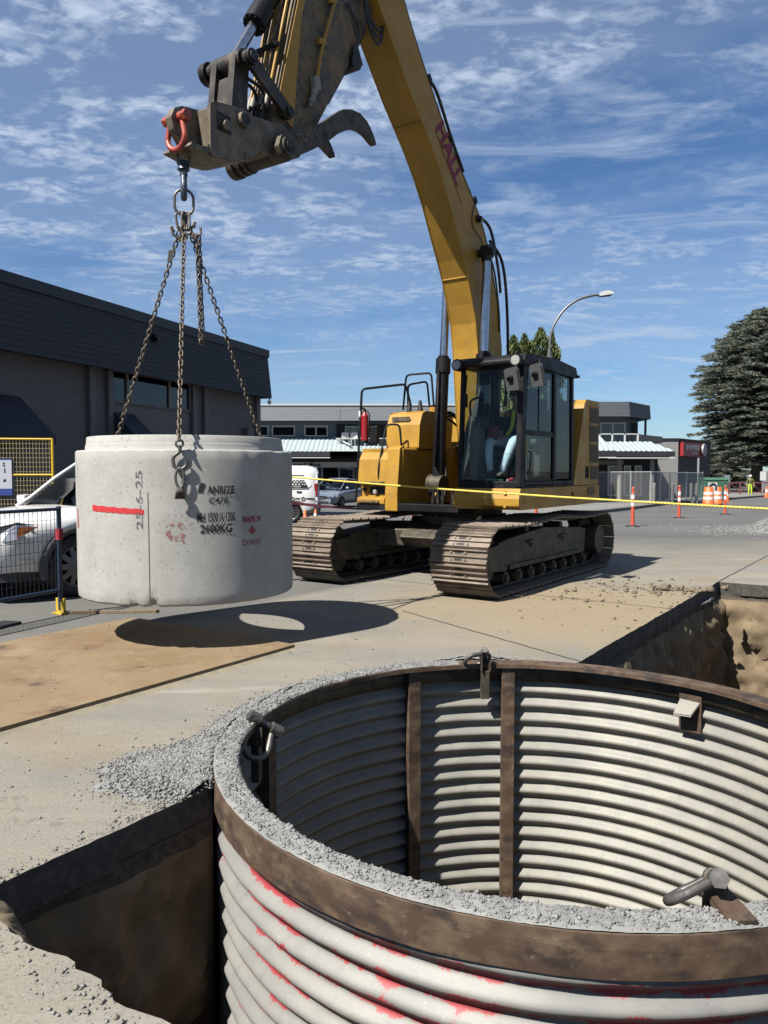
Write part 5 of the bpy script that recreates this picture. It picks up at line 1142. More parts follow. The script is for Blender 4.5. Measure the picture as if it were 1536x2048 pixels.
# ------------------------------------------------------------------ people
def skin_body(name, verts, edges_, regions, parent=None, sub=2):
    """verts: list of (pos, radius); one continuous skinned surface; regions(p) -> material index"""
    me_ = bpy.data.meshes.new(name); me_.from_pydata([p for p, r in verts], edges_, [])
    o = bpy.data.objects.new(name, me_); COL.objects.link(o)
    sk_ = o.modifiers.new('skin', 'SKIN'); sb_ = o.modifiers.new('sub', 'SUBSURF'); sb_.levels = sub; sb_.render_levels = sub
    for i, (p, r) in enumerate(verts):
        d_ = me_.skin_vertices[0].data[i]; d_.radius = (r, r) if not isinstance(r, tuple) else r; d_.use_root = (i == 0)
    me2 = bpy.data.meshes.new_from_object(o.evaluated_get(bpy.context.evaluated_depsgraph_get())); bpy.data.objects.remove(o); me2.name = name
    o = link(name, me2, parent); return o
def person(name, label, J, mats, reg, loc, rz, facing_up=None):
    """J: joint dict; mats list; reg(p, part)-> material index by nearest bone"""
    root = thing(name, label, 'person', loc, rz)
    V_ = []; E2 = []; idx = {}; part = []
    def v(k, p, r, prt, par=None):
        idx[k] = len(V_); V_.append((Vector(p), r)); part.append((Vector(p), prt))
        if par is not None: E2.append((idx[par], idx[k]))
    for k, p, r, prt, par in J: v(k, p, r, prt, par)
    o = skin_body('body', V_, E2, None, root)
    for m_ in mats: o.data.materials.append(m_)
    segs = [(V_[a][0], V_[b][0], part[b][1], part[a][1]) for a, b in E2]
    for pl_ in o.data.polygons:
        c = pl_.center; best = None
        for a, b, pb, pa in segs:
            ab = b - a; t = max(0, min(1, (c - a).dot(ab)/max(ab.length_squared, 1e-9))); d_ = (a + ab*t - c).length
            if best is None or d_ < best[0]: best = (d_, pb if t > .45 else pa)
        pl_.material_index = best[1]; pl_.use_smooth = True
    return root, o
def hand(prefix, wrist, d, up, sc, par, out_):
    """palm and five fingers as chains from the wrist"""
    d, up = Vector(d).normalized(), Vector(up).normalized(); sd_ = d.cross(up).normalized(); w_ = Vector(wrist)
    pm = w_ + d*.055*sc; out_.append((prefix+'palm', pm, (.030*sc, .018*sc), 2, par))
    for k, (o_, ln) in enumerate(((-.027, .065), (-.009, .078), (.009, .075), (.026, .060))):
        b = pm + d*.035*sc + sd_*o_*sc; out_.append((f'{prefix}k{k}', b, .0095*sc, 2, prefix+'palm'))
        m_ = b + d*ln*.55*sc - up*.012*sc; out_.append((f'{prefix}m{k}', m_, .0085*sc, 2, f'{prefix}k{k}'))
        out_.append((f'{prefix}t{k}', m_ + (d*.6 - up*.8)*ln*.45*sc, .0075*sc, 2, f'{prefix}m{k}'))
    b = w_ + d*.03*sc - sd_*.036*sc; out_.append((prefix+'th1', b, .011*sc, 2, prefix+'palm')); out_.append((prefix+'th2', b + (d*.7 - sd_*.6)*.04*sc, .009*sc, 2, prefix+'th1'))
m_skin = mat('skin', (.70, .40, .28), .6, 0, (.60, .33, .23), 12); m_jean = mat('light_denim', (.62, .86, 1.05), .85, 0, (.85, 1.05, 1.2), 9, .4, .62, bump=.35, bscale=14, dist=.02); m_hood = mat('black_cotton', (.012, .012, .013), .9, bump=.2, bscale=25)
m_shoe2 = mat('grey_sneaker', (.10, .105, .10), .8, 0, (.2, .2, .19), 18); m_hiv = mat('hi_vis_yellow', (1.1, 1.2, .06), .7); m_hair = mat('dark_hair', (.02, .015, .012), .8); m_orv = mat('orange_vest', (.60, .24, .05), .8)
def head_parts(root, c, f, sc=1.0, cap=None, hat=None):
    """face and hair around head centre c, looking along unit f (horizontal)"""
    f = Vector(f).normalized(); sd_ = Vector((-f.y, f.x, 0)); up = Vector((0, 0, 1)); M = Matrix(((f.x, sd_.x, 0, c[0]), (f.y, sd_.y, 0, c[1]), (0, 0, 1, c[2]), (0, 0, 0, 1))) @ Matrix.Scale(sc, 4)
    def put(mb_, nm_, mm): mb_.v = [tuple(M @ Vector(p)) for p in mb_.v]; return mb_.build(nm_, mm, root)
    mb_ = MB().add([(.092, 0, .02), (.088, -.013, -.025), (.088, .013, -.025), (.118, 0, -.024), (.085, 0, -.032)], [(0, 1, 3), (0, 3, 2), (1, 4, 3), (4, 2, 3)], 0, True); put(mb_, 'nose', m_skin)
    for s_ in (-1, 1):
        mb_ = MB().lathe([(0.001, -.011), (.010, -.006), (.012, 0), (.010, .006), (.001, .011)], 10); mb_.v = [(x*.5 + .088, y + s_*.033, z*.7 + .012) for x, y, z in mb_.v]; put(mb_, 'eye', m_dark)
        mb_ = MB().lathe([(0.001, -.03), (.012, -.02), (.016, 0), (.016, .018), (.001, .032)], 10); mb_.v = [(x - .005, y*.5 + s_*.082, z - .005) for x, y, z in mb_.v]; put(mb_, 'ear', m_skin)
    put(MB().b2((.082, -.022, -.062), (.095, .022, -.053)), 'mouth', mat('lips', (.28, .12, .10), .6))
    if hat: return put(hat, 'hard_hat', cap)
    mb_ = MB().lathe([(.098, .015), (.104, .05), (.098, .09), (.072, .120), (.03, .132), (.001, .134)], 22); mb_.add([(.06, -.085, .03), (.17, -.06, .022), (.185, 0, .026), (.17, .06, .022), (.06, .085, .03), (.09, 0, .048)], [(0, 1, 2, 3, 4, 5)], 0, True); return put(mb_, 'cap', cap or m_hood)
# operator, seated
oy = .97; J = [('pel', (.12, oy, 1.98), (.155, .13), 0, None), ('wst', (.08, oy, 2.12), (.15, .125), 1, 'pel'), ('chs', (.07, oy, 2.32), (.175, .125), 1, 'wst'), ('nk0', (.09, oy, 2.47), (.10, .08), 1, 'chs'), ('nk', (.115, oy - .01, 2.525), .05, 2, 'nk0'), ('hd0', (.14, oy - .03, 2.60), (.072, .078), 2, 'nk'), ('hd1', (.145, oy - .03, 2.70), (.078, .088), 2, 'hd0'), ('hd2', (.135, oy - .03, 2.76), .055, 2, 'hd1')]
for s_, nm_ in ((-1, 'r'), (1, 'l')):
    J += [(nm_+'hip', (.18, oy + s_*.10, 1.98), .105, 0, 'pel'), (nm_+'thm', (.45, oy + s_*.15, 2.02), .088, 0, nm_+'hip'), (nm_+'kn', (.72, oy + s_*.185, 2.0), .070, 0, nm_+'thm'), (nm_+'shm', (.80, oy + s_*.15, 1.82), .062, 0, nm_+'kn'), (nm_+'an', (.86, oy + s_*.10, 1.62), .052, 0, nm_+'shm'), (nm_+'hl', (.86, oy + s_*.09, 1.555), .046, 3, nm_+'an'), (nm_+'ft', (.98, oy + s_*.11, 1.54), (.048, .034), 3, nm_+'hl'), (nm_+'to', (1.06, oy + s_*.12, 1.525), (.04, .026), 3, nm_+'ft')]
    J += [(nm_+'sh', (.08, oy + s_*.19, 2.42), .075, 1, 'nk0'), (nm_+'el', (.14, oy + s_*.27, 2.17), .056, 1, nm_+'sh'), (nm_+'wr', (.40, oy + s_*.20, 2.10), .036, 2, nm_+'el')]
    hand(nm_, (.40, oy + s_*.20, 2.10), (.95, -s_*.25, -.1), (0, 0, 1), 1.0, nm_+'wr', J)
root, body = person('person', 'seated operator in black top and light jeans behind the cab windscreen', J, [m_jean, m_hood, m_skin, m_shoe2], None, EC, EROT)
head_parts(root, (.15, oy - .03, 2.665), (1, -.25, 0), 1.0)
mb = MB(); P1 = [(.215, oy - .05, 2.47), (.26, oy - .04, 2.33), (.275, oy - .06, 2.20), (.30, oy - .13, 2.09)]
vs = []
for p in bez(*P1, n=6): vs += [p + Vector((0, -.028, 0)), p + Vector((0, .028, 0))]
k_ = len(vs)//2; mb.add(vs, [(2*i, 2*i+1, 2*i+3, 2*i+2) for i in range(k_ - 1)], 0, True); mb.add([v_ - Vector((.008, 0, 0)) for v_ in vs], [(2*i, 2*i+2, 2*i+3, 2*i+1) for i in range(k_ - 1)], 0, True); mb.build('hi_vis_strap', m_hiv, root)
MB().lathe([(.086, -.05), (.092, 0), (.082, .04)], 16).build('vest_shoulder', m_orv, root, loc=(.08, oy - .185, 2.42), rot=(.5, 0, 0))
# ------------------------------------------------------------------ vehicles
def loft(stations, nseg=None):
    """stations: list of rings (same count) of (x, y, z) half-section points from bottom centre over the side to top centre; mirrored"""
    mb_ = MB(); m_ = len(stations[0]); vs = []; 
    for ring_ in stations:
        vs += ring_ + [(x, -y, z) for x, y, z in ring_[::-1]]
    w_ = 2*m_; fs = []
    for i in range(len(stations) - 1):
        for k in range(w_): fs.append((i*w_+k, i*w_+(k+1) % w_, (i+1)*w_+(k+1) % w_, (i+1)*w_+k))
    fs.append(tuple(range(w_))); fs.append(tuple(range((len(stations)-1)*w_, len(stations)*w_))[::-1])
    mb_.add(vs, fs, 0, True); return mb_
def cut(o, cutters):
    for i, c in enumerate(cutters):
        b = o.modifiers.new('b%d' % i, 'BOOLEAN'); b.object = c; b.operation = 'DIFFERENCE'; b.solver = 'EXACT'
    me_ = bpy.data.meshes.new_from_object(o.evaluated_get(bpy.context.evaluated_depsgraph_get())); 
    for md in list(o.modifiers): o.modifiers.remove(md)
    o.data = me_
    for c in cutters: bpy.data.objects.remove(c)
def wheel(parent, x, y, r, w_, spokes=10, rimc=None, loc=None):
    """wheel with axis along Y, outer face on sign(y)"""
    s_ = 1 if y > 0 else -1
    prof = [(r*.66, -w_/2), (r*.92, -w_/2), (r, -w_*.36), (r, w_*.36), (r*.92, w_/2), (r*.70, w_/2), (r*.66, w_*.42)]
    mb_ = MB().lathe(prof, 40); t_ = mb_.build('wheel', m_rubt, parent, loc=(x, y, r), rot=(-PI/2*s_, 0, 0))
    mb_ = MB().lathe([(r*.66, -w_/2), (r*.68, w_*.40), (r*.64, w_*.44), (r*.60, w_*.34), (r*.58, -w_*.3)], 40); mb_.lathe([(0.001, w_*.40), (r*.13, w_*.40), (r*.15, w_*.30)], 20)
    for k in range(spokes):
        a = 2*PI*k/spokes; c, s2 = math.cos(a), math.sin(a); 
        pts_ = [(r*.10, -.045*r/.38), (r*.63, -.03*r/.38), (r*.63, .03*r/.38), (r*.10, .045*r/.38)]
        mb_.add([(p*c - q*s2, p*s2 + q*c, w_*.36 + .02*(1 if p < r*.3 else 0)) for p, q in pts_] + [(p*c - q*s2, p*s2 + q*c, w_*.26) for p, q in pts_], [(0,1,2,3), (0,4,5,1), (2,6,7,3), (1,5,6,2)])
    mb_.build('rim', rimc or mat('alloy', (.30, .30, .31), .35, .8), t_); MB().cyl((0, 0, -w_*.3), (0, 0, -w_*.28), r*.64, n=32).build('brake_backing', m_dark, t_)
    return t_
def sec(x, zb, zs, zm, ztop, wb, wm, wt, crown=.03):
    """half section at x: sill, side bulge, shoulder, top"""
    return [(x, 0, zb), (x, wb*.9, zb), (x, wb, zb + .06), (x, wm, zm), (x, wm - .01, (zm + ztop)*.5 + .04), (x, wt, ztop - .045), (x, wt - .06, ztop - .008), (x, wt*.5, ztop + crown*.6), (x, 0, ztop + crown)]
m_blackcl = mat('black_cladding', (.035, .036, .038), .6); m_grcl = mat('grey_cladding', (.12, .12, .125), .6); m_cgl = glass('car_glass', (.012, .016, .018), .0)
m_amber = mat('amber_lens', (1.3, .36, .03), .3); m_hl = mat('headlamp', (1.1, 1.1, 1.12), .12, .6); m_tail = mat('tail_lamp', (.45, .015, .02), .25)
# --- white sport utility vehicle parked beyond the blue barrier
SW = gnd(150, 1192)
suv_rot = math.atan2(-.825, -.565)
suv = thing('parked_car', 'white sport utility car parked between the blue barrier and the dark shop building', 'car')
XF = 1.43                                          # front axle
suv.rotation_euler = (0, 0, suv_rot); R2 = Matrix.Rotation(suv_rot, 3, 'Z')
suv.location = SW - R2 @ Vector((XF, .90, 0)); suv.location.z = 0
ST = [sec(-2.50, .55, 0, .85, 1.05, .70, .74, .66), sec(-2.42, .40, 0, .8, 1.12, .86, .90, .80), sec(-2.0, .33, 0, .8, 1.14, .94, .985, .90), sec(-1.0, .30, 0, .8, 1.12, .95, .995, .92), sec(0, .30, 0, .8, 1.11, .95, 1.0, .92), sec(.8, .30, 0, .8, 1.10, .95, 1.0, .92), sec(1.15, .30, 0, .8, 1.10, .955, 1.0, .90), sec(1.45, .30, 0, .8, 1.075, .96, 1.0, .89), sec(1.9, .32, 0, .78, 1.02, .95, .985, .86), sec(2.2, .34, 0, .74, .97, .92, .95, .80), sec(2.38, .36, 0, .70, .90, .84, .87, .70), sec(2.47, .40, 0, .64, .80, .72, .74, .58)]
body = loft(ST).build('body', m_wht, suv)
cs = [MB().cyl((xx, -1.3, .39), (xx, 1.3, .39), .435, n=40).build('c', m_dark, suv) for xx in (XF, -1.43)]; bpy.context.view_layer.update(); cut(body, cs); body.data.materials.clear(); body.data.materials.append(m_wht)
gh = [[(x, 0, zb), (x, wb, zb), (x, wb - .02, zb + .03), (x, wt, zt - .06), (x, wt - .08, zt - .01), (x, 0, zt + .015)] for x, zb, wb, zt, wt in ((-2.36, 1.08, .80, 1.14, .78), (-2.2, 1.08, .86, 1.55, .72), (-1.9, 1.08, .88, 1.72, .72), (-.6, 1.08, .90, 1.77, .72), (.25, 1.08, .90, 1.72, .70), (.62, 1.08, .90, 1.48, .74), (.98, 1.07, .88, 1.20, .80), (1.12, 1.06, .85, 1.09, .82))]
loft(gh).build('windows', m_cgl, suv)
rf = [[(x, 0, zt - .02), (x, wt + .02, zt - .07), (x, wt - .04, zt + .0), (x, 0, zt + .025)] for x, zt, wt in ((-2.2, 1.56, .72), (-1.9, 1.73, .72), (-.6, 1.78, .72), (.22, 1.735, .71))]
loft(rf).build('roof', m_wht, suv)
for s_ in (-1, 1):
    MB().tube([(1.16, s_*.86, 1.085), (.98, s_*.81, 1.20), (.62, s_*.755, 1.48), (.24, s_*.73, 1.715)], .028, 6).build('pillar', m_wht, suv)
    for xx in (-.55, -1.6): MB().tube([(xx, s_*.91, 1.1), (xx - .1, s_*.76, 1.70)], .04, 6).build('pillar', m_blackcl, suv)
for xx in (XF, -1.43):
    for s_ in (-1, 1):
        mb = MB(); vs = []; n_ = 24
        for k in range(n_ + 1):
            a = -.25 + (PI + .5)*k/n_
            for r_, yo in ((.425, .975), (.43, 1.012), (.51, 1.008), (.515, .96)): vs.append((xx + r_*math.cos(a), s_*yo, .39 + r_*math.sin(a)))
        mb.add(vs, [(4*k+j, 4*k+4+j, 4*k+5+j, 4*k+1+j)[::(1 if s_ < 0 else -1)] for k in range(n_) for j in range(3)], 0, True); mb.build('arch_cladding', m_grcl, suv)
        wheel(suv, xx, s_*.87, .39, .24)
MB().b2((-1.0, -1.0, .28), (1.0, 1.0, .40)).build('sill', m_blackcl, suv, bevel=.02); MB().prism([(1.85, -.93), (2.2, -.9), (2.44, -.72), (2.5, 0), (2.44, .72), (2.2, .9), (1.85, .93)], .27, .44, ax='z').build('lower_bumper', m_blackcl, suv, bevel=.02)
for s_ in (-1, 1):
    q = [(1.92, .94*s_, .92), (2.20, .915*s_, .955), (2.40, .80*s_, .905), (2.49, .62*s_, .84), (2.50, .60*s_, .73), (2.42, .80*s_, .74), (2.22, .948*s_, .78)]
    c = Vector((2.0, 0, .8)); o = MB().add([Vector(p) + (Vector(p) - c).normalized()*.025 for p in q], [tuple(range(7))[::s_]]).add([Vector(p) - (Vector(p) - c).normalized()*.03 for p in q], [tuple(range(7))[::-s_]]).build('headlight', m_hl, suv)
    q2 = [(1.95, .945*s_, .912), (2.18, .93*s_, .925), (2.22, .955*s_, .80)]; MB().add([Vector(p) + (Vector(p) - c).normalized()*.032 for p in q2], [(0, 1, 2)[::s_]]).build('turn_signal', m_amber, o)
    q3 = [(1.90, .945*s_, .93), (2.20, .93*s_, .975), (2.40, .81*s_, .925), (2.40, .81*s_, .905), (2.20, .93*s_, .95)]; MB().add([Vector(p) + (Vector(p) - c).normalized()*.03 for p in q3], [tuple(range(5))[::s_]]).build('lamp_brow', m_blackcl, o)
    MB().prism([(.80, .0), (.98, .02), (.99, .15), (.85, .17), (.78, .12)], .94, 1.14, ax='y').build('door_mirror', m_wht, suv, bevel=.03, loc=(0, 0 if s_ > 0 else -2.08, 1.08)); MB().b2((2.0, s_*.94 - .02, .505), (2.14, s_*.94 + .02, .53)).build('side_marker', m_hl, suv)
    for xx in (-.45, .55): MB().b2((xx - .1, s_*.995 - .012, .93), (xx + .1, s_*.995 + .012, .96)).build('door_handle', m_wht, suv, bevel=.005)
MB().prism([(-.55, .58), (.55, .58), (.5, .86), (-.5, .86)], 2.40, 2.49, ax='x').build('grille', m_blackcl, suv)
# --- white service van: side panel towards us, rear to the right
vw = gnd(607, 1046); van = thing('service_van', 'white service van with web address lettering and red swoosh, seen beside the excavator', 'van', (vw.x - .0, vw.y + .05, 0), PI + .05)
XR = -1.30
van.location = Vector((vw.x, vw.y, 0)) - Matrix.Rotation(PI + .05, 3, 'Z') @ Vector((XR, .80, 0)) + Vector((-.40, 0, 0)); van.scale = (1, 1, .92)
def vsec(x, zb, zt, wb, wm, wt): return [(x, 0, zb), (x, wb, zb), (x, wm, zb + .12), (x, wm + .015, .75), (x, wm, 1.05), (x, wt + .03, zt - .22), (x, wt - .02, zt - .06), (x, wt - .14, zt), (x, 0, zt + .03)]
V2 = [vsec(-2.12, .42, 1.62, .74, .80, .66), vsec(-2.06, .36, 1.80, .82, .86, .72), vsec(-1.8, .32, 1.86, .84, .88, .75), vsec(-.5, .30, 1.88, .84, .88, .76), vsec(.6, .30, 1.84, .84, .88, .74), vsec(1.05, .30, 1.50, .84, .88, .76), vsec(1.5, .30, 1.08, .84, .87, .78), vsec(2.0, .32, .95, .80, .83, .68), vsec(2.2, .36, .80, .70, .72, .55)]
body = loft(V2).build('body', m_wht, van); cs = [MB().cyl((xx, -1.2, .33), (xx, 1.2, .33), .38, n=36).build('c', m_dark, van) for xx in (XR, 1.42)]; bpy.context.view_layer.update(); cut(body, cs); body.data.materials.clear(); body.data.materials.append(m_wht)
MB().b2((-2.17, -.84, .30), (-1.72, .865, .62)).b2((-1.0, -.87, .26), (1.0, .87, .38)).build('bumper', m_blackcl, van, bevel=.03)
for xx in (XR, 1.42):
    for s_ in (-1, 1): wheel(van, xx, s_*.77, .33, .2, 12)
for s_ in (-1, 1): MB().b2((-2.13, s_*.80 - .06, .85), (-2.03, s_*.80 + .06, 1.30)).build('tail_lamp', m_tail, van, bevel=.02)
mb = MB(); mb.tube([(-.4, .885, 1.13), (-1.80, .88, 1.13), (-1.92, .865, 1.25), (-1.72, .81, 1.58), (-.4, .82, 1.60)], .012, 6); mb.build('panel_crease', m_wht, van)
MB().b2((-1.65, .88, 1.0), (-1.50, .905, 1.05)).build('door_handle', m_blackcl, van, bevel=.008)
t_ = frame((-.45, .905, 1.30), (-1, 0, 0), (0, -.10, 1)); text('web_lettering', 'k.com', .25, mt, van, frame((-1.22, .89, 1.29), (-1, 0, 0), (0, -.16, 1)), .002, bold=.010, sx=.86)
MB().box((-1.36, .896, 1.20), (.95, .006, .09)).build('lettering_strip', mt, van); text('web_lettering', 'SOLUTIONS', .07, m_white, van, frame((-1.18, .902, 1.172), (-1, 0, 0), (0, -.05, 1)), .002, bold=.002, spacing=1.25)
for xx in (-1.38, -1.70): MB().tube([(xx + .05*math.cos(t), .903, .80 + .05*math.sin(t)) for t in np.linspace(0, 2*PI, 13)[:-1]], .012, 6, closed=True).build('round_logo', mt, van)
for xx, w_ in ((-1.46, .14), (-1.78, .26)): MB().b2((xx - w_, .898, .785), (xx, .903, .825)).build('small_print', mt, van)
m_sw = mat('red_swoosh', (.48, .02, .03), .4); MB().prism([(-.6, .60), (-1.80, .62), (-1.5, .68), (-1.2, .74), (-.6, .82)], .897, .902, ax='y').build('swoosh', m_sw, van)
# --- silver-blue hatchback in front of the shops
pz = gnd(676, 1012, -.33); m_silv = mat('silver_blue_paint', (.42, .50, .62), .28, .35, coat=.5)
pri = thing('hatchback_car', 'silver blue hatchback parked nose out in front of the shops', 'car', (at(676, 1012, 40).x, 40.0, gz(0, 40)), math.atan2(-.93, -.36))
PS = [sec(-2.2, .45, 0, .75, .95, .6, .68, .6), sec(-2.0, .28, 0, .7, 1.05, .78, .84, .74), sec(-1.0, .22, 0, .7, .98, .80, .865, .80), sec(0, .22, 0, .7, .94, .80, .865, .80), sec(1.0, .22, 0, .68, .92, .80, .86, .78), sec(1.6, .22, 0, .64, .82, .79, .84, .72), sec(2.05, .24, 0, .56, .70, .74, .78, .6), sec(2.2, .28, 0, .5, .6, .6, .64, .46)]
body = loft(PS).build('body', m_silv, pri)
gh = [[(x, 0, zb), (x, wb, zb), (x, wb - .02, zb + .02), (x, wt, zt - .05), (x, wt - .08, zt - .01), (x, 0, zt + .01)] for x, zb, wb, zt, wt in ((-1.95, .98, .70, 1.06, .60), (-1.2, .96, .76, 1.36, .58), (-.2, .94, .78, 1.48, .58), (.35, .94, .78, 1.40, .60), (.95, .92, .76, 1.10, .66), (1.3, .88, .72, .92, .66))]
loft(gh).build('windows', m_cgl, pri); loft([[(x, 0, zt - .03), (x, wt + .02, zt - .05), (x, wt - .04, zt + .005), (x, 0, zt + .02)] for x, zt, wt in ((-1.2, 1.365, .58), (-.2, 1.485, .58), (.33, 1.405, .60))]).build('roof', m_silv, pri)
for xx in (-1.35, 1.35):
    for s_ in (-1, 1): wheel(pri, xx, s_*.78, .31, .19, 8)
for s_ in (-1, 1):
    MB().prism([(1.55, .60), (1.95, .56), (1.9, .68), (1.6, .80)], s_*.80 - .03, s_*.80 + .03, ax='y').build('headlight', m_hl, pri, bevel=.01); MB().box((.85, s_*.92, 1.0), (.12, .16, .12)).build('door_mirror', m_silv, pri, bevel=.03)
    MB().tube([(1.25, s_*.70, .92), (.95, s_*.68, 1.10), (.35, s_*.61, 1.41)], .03, 6).build('pillar', m_silv, pri)
MB().b2((2.10, -.5, .30), (2.22, .5, .38)).build('air_intake', m_blackcl, pri); MB().b2((2.17, -.26, .44), (2.215, .26, .55)).build('number_plate', m_plastic, pri)

# ------------------------------------------------------------------ barriers, cones, posts
m_blue = mat('blue_powder_coat', (.018, .05, .12), .45, 0, (.03, .07, .15), 9, .5, .7); m_yps = mat('yellow_base_paint', (1.0, .68, .04), .6, 0, (.25, .17, .06), 12, .55, .66); m_wire = mat('dark_wire', (.03, .04, .06), .5, .3)
def mesh_panel(name, parent, w_, z0, z1, dx_, dz_, r_, mm, flip=1):
    """welded wire mesh in the X-Z plane, thin square wires"""
    mb_ = MB()
    for x in np.arange(dx_, w_, dx_): mb_.box((flip*x, 0, (z0+z1)/2), (2*r_, 2*r_, z1 - z0))
    for z in np.arange(z0 + dz_, z1, dz_): mb_.box((flip*w_/2, 0, z), (w_, 2*r_, 2*r_))
    return mb_.build(name, mm, parent, kind='stuff')
pp = gnd(122, 1228); fb = thing('mesh_barrier', 'blue framed wire mesh barrier panel in front of the white car', 'barrier', pp, math.atan2(-.90, -.42))
mb = MB(); mb.cyl((0, 0, .05), (0, 0, 1.20), .026, n=12); mb.build('post', m_blue, fb)
MB().cyl((0, 0, 1.17), (2.2, 0, 1.17), .019, n=10).build('top_rail', m_blue, fb); MB().cyl((0, 0, .27), (2.2, 0, .27), .019, n=10).build('bottom_rail', m_blue, fb); MB().cyl((2.2, 0, .05), (2.2, 0, 1.20), .026, n=12).build('post', m_blue, fb)
mesh_panel('wire_mesh', fb, 2.2, .27, 1.17, .057, .112, .0022, m_wire)
mb = MB(); mb.box((0, .045, .09), (.03, .035, .18)); mb.box((0, -.045, .09), (.03, .035, .18)); mb.box((0, 0, .07), (.035, .05, .14)); mb.box((0, 0, .012), (.10, .16, .024)); mb.build('base_stand', m_yps, fb, bevel=.005)
MB().b2((-.028, -.03, .83), (.028, .03, .95)).build('reflective_wrap', worn('red_speckle_tape', (.65, .03, .06), .6, 60), fb)
o = MB().box((0, 0, .012), (.55, .22, .024)).build('base_foot', m_rub, fb, bevel=.004, loc=(.85, .0, 0)); o.rotation_euler = (0, 0, .2)
yf = at(107, 990, 12.6); m_yfr = mat('yellow_fence_paint', (1.1, .72, .03), .5); m_ywire = mat('tan_wire', (.75, .6, .28), .5)
fy = thing('mesh_fence', 'tall yellow framed wire mesh fence panel carrying a blue and white notice', 'fence', (yf.x, 12.6, 0), PI + .18)
for xx in (0, 3.0): MB().cyl((xx, 0, 0), (xx, 0, 2.12), .022, n=10).build('post', m_yfr, fy)
for zz_ in (2.10, 1.52, .95, .15): MB().cyl((0, 0, zz_), (3.0, 0, zz_), .018, n=10).build('rail', m_yfr, fy)
mesh_panel('wire_mesh', fy, 3.0, .15, 2.10, .05, .075, .0028, m_ywire)
for xx in (0, 3.0): MB().b2((xx - .03, -.35, 0), (xx + .03, .35, .05)).build('base_foot', m_yps, fy)
m_sgn = mat('notice_face', (.95, .98, 1.1), .5); m_sblue = mat('notice_blue', (.05, .10, .5), .5)
sg = thing('notice_board', 'white and blue notice board tied to the yellow fence', 'notice', (0, 0, 0)); s0 = at(23, 990, 12.45)
sg.location = (s0.x, 12.50, 0); sg.rotation_euler = (0, 0, PI + .18)
MB().b2((0, .03, 1.30), (1.1, .04, 1.76)).build('board', m_sgn, sg); MB().b2((0, .041, 1.19), (1.1, .03, 1.30)).build('blue_band', m_sblue, sg); MB().b2((0, .041, 1.76), (1.1, .03, 1.78)).build('blue_band', m_sblue, sg)
fr_ = lambda x, z: frame((x, .043, z), (-1, 0, 0), (0, 0, 1))
text('lettering', 'S', .085, mt, sg, fr_(.135, 1.66), .001, bold=.002); text('lettering', 'l', .09, mt, sg, fr_(.115, 1.56), .001, bold=.004); MB().b2((.09, .0415, 1.41), (.13, .043, 1.45)).build('printed_mark', mt, sg)
# cones
def cone(name, label, p, h_, bands):
    c = thing(name, label, 'traffic cone', p); r0, r1 = h_*.19, h_*.045
    MB().lathe([(r0, .03), (r1, h_), (r1*.55, h_), (r1*.5, h_ - .01)], 20).build('cone_body', m_orange, c); MB().box((0, 0, .016), (h_*.5, h_*.5, .032)).build('base', m_orange, c, bevel=.01)
    for a, b in bands:
        f_ = lambda t: r0 + (r1 - r0)*(t - .03)/(h_ - .03) + .004
        MB().lathe([(f_(a*h_), a*h_), (f_(b*h_), b*h_)], 20).build('reflective_band', m_refl, c)
p = gnd(610, 1057); cone('traffic_cone', 'plain orange traffic cone standing near the van', (p.x, p.y, 0), .50, ()); p = gnd(631, 1050); cone('traffic_cone', 'orange traffic cone with white band standing near the van', (p.x, p.y, 0), .46, ((.35, .75),))
def delin(label, p, h_=1.12, base=True):
    c = thing('delineator_post', label, 'delineator', p, group=None)
    MB().lathe([(.052, .04), (.046, h_*.55), (.040, h_*.86), (.030, h_*.88), (.030, h_*.93), (.036, h_*.94), (.036, h_), (.001, h_)], 16).build('tube', m_redpl, c)
    for a, b in ((.52, .63), (.70, .81)): MB().cyl((0, 0, a*h_), (0, 0, b*h_), .051, .049, n=16, cap=False).build('reflective_band', m_refl, c)
    if base: MB().lathe([(.001, .045), (.06, .045), (.20, .025), (.21, .0)], 8, sm=False).build('base', m_rub, c)
    return c
for (u, v_), lab in (((1265, 1056), 'red delineator post standing just behind the near track'), ((1358, 1036), 'red delineator post on a black base in the middle of the row on the road'), ((1450, 1026), 'red delineator post on the road nearest the orange barrels')):
    p = gnd(u, v_, gz(0, 26)); delin(lab, (p.x, p.y, gz(p.x, p.y)))
p = gnd(1072, 1052); delin('red and white delineator post half hidden behind the excavator', (p.x, p.y, 0), .95)
# yellow rope and its posts
ra, rb = at(540, 950, 10.9), at(1700, 1026, 7.0)
delin('red delineator post carrying the yellow rope behind the hanging ring', (ra.x, ra.y, 0), 1.5); delin('red delineator post carrying the yellow rope beside the trench', (rb.x, rb.y, 0), 1.05)
m_rope = mat('yellow_rope', (1.3, 1.05, .18), .7, 0, (1.0, .82, .12), 60); mb = MB(); n_ = 420
for ph in (0, 2*PI/3, 4*PI/3):
    P_ = []
    for k in range(n_ + 1):
        t = k/n_; p = ra.lerp(rb, t); p.z -= .07*4*t*(1-t)*.5 - .0; th = k*.9 + ph; P_.append(p + Vector((0, 0.006*math.cos(th), .006*math.sin(th))))
    mb.tube(P_, .0068, 5)
tag(mb.build('yellow_rope', m_rope), 'yellow twisted rope strung in front of the excavator', 'rope')
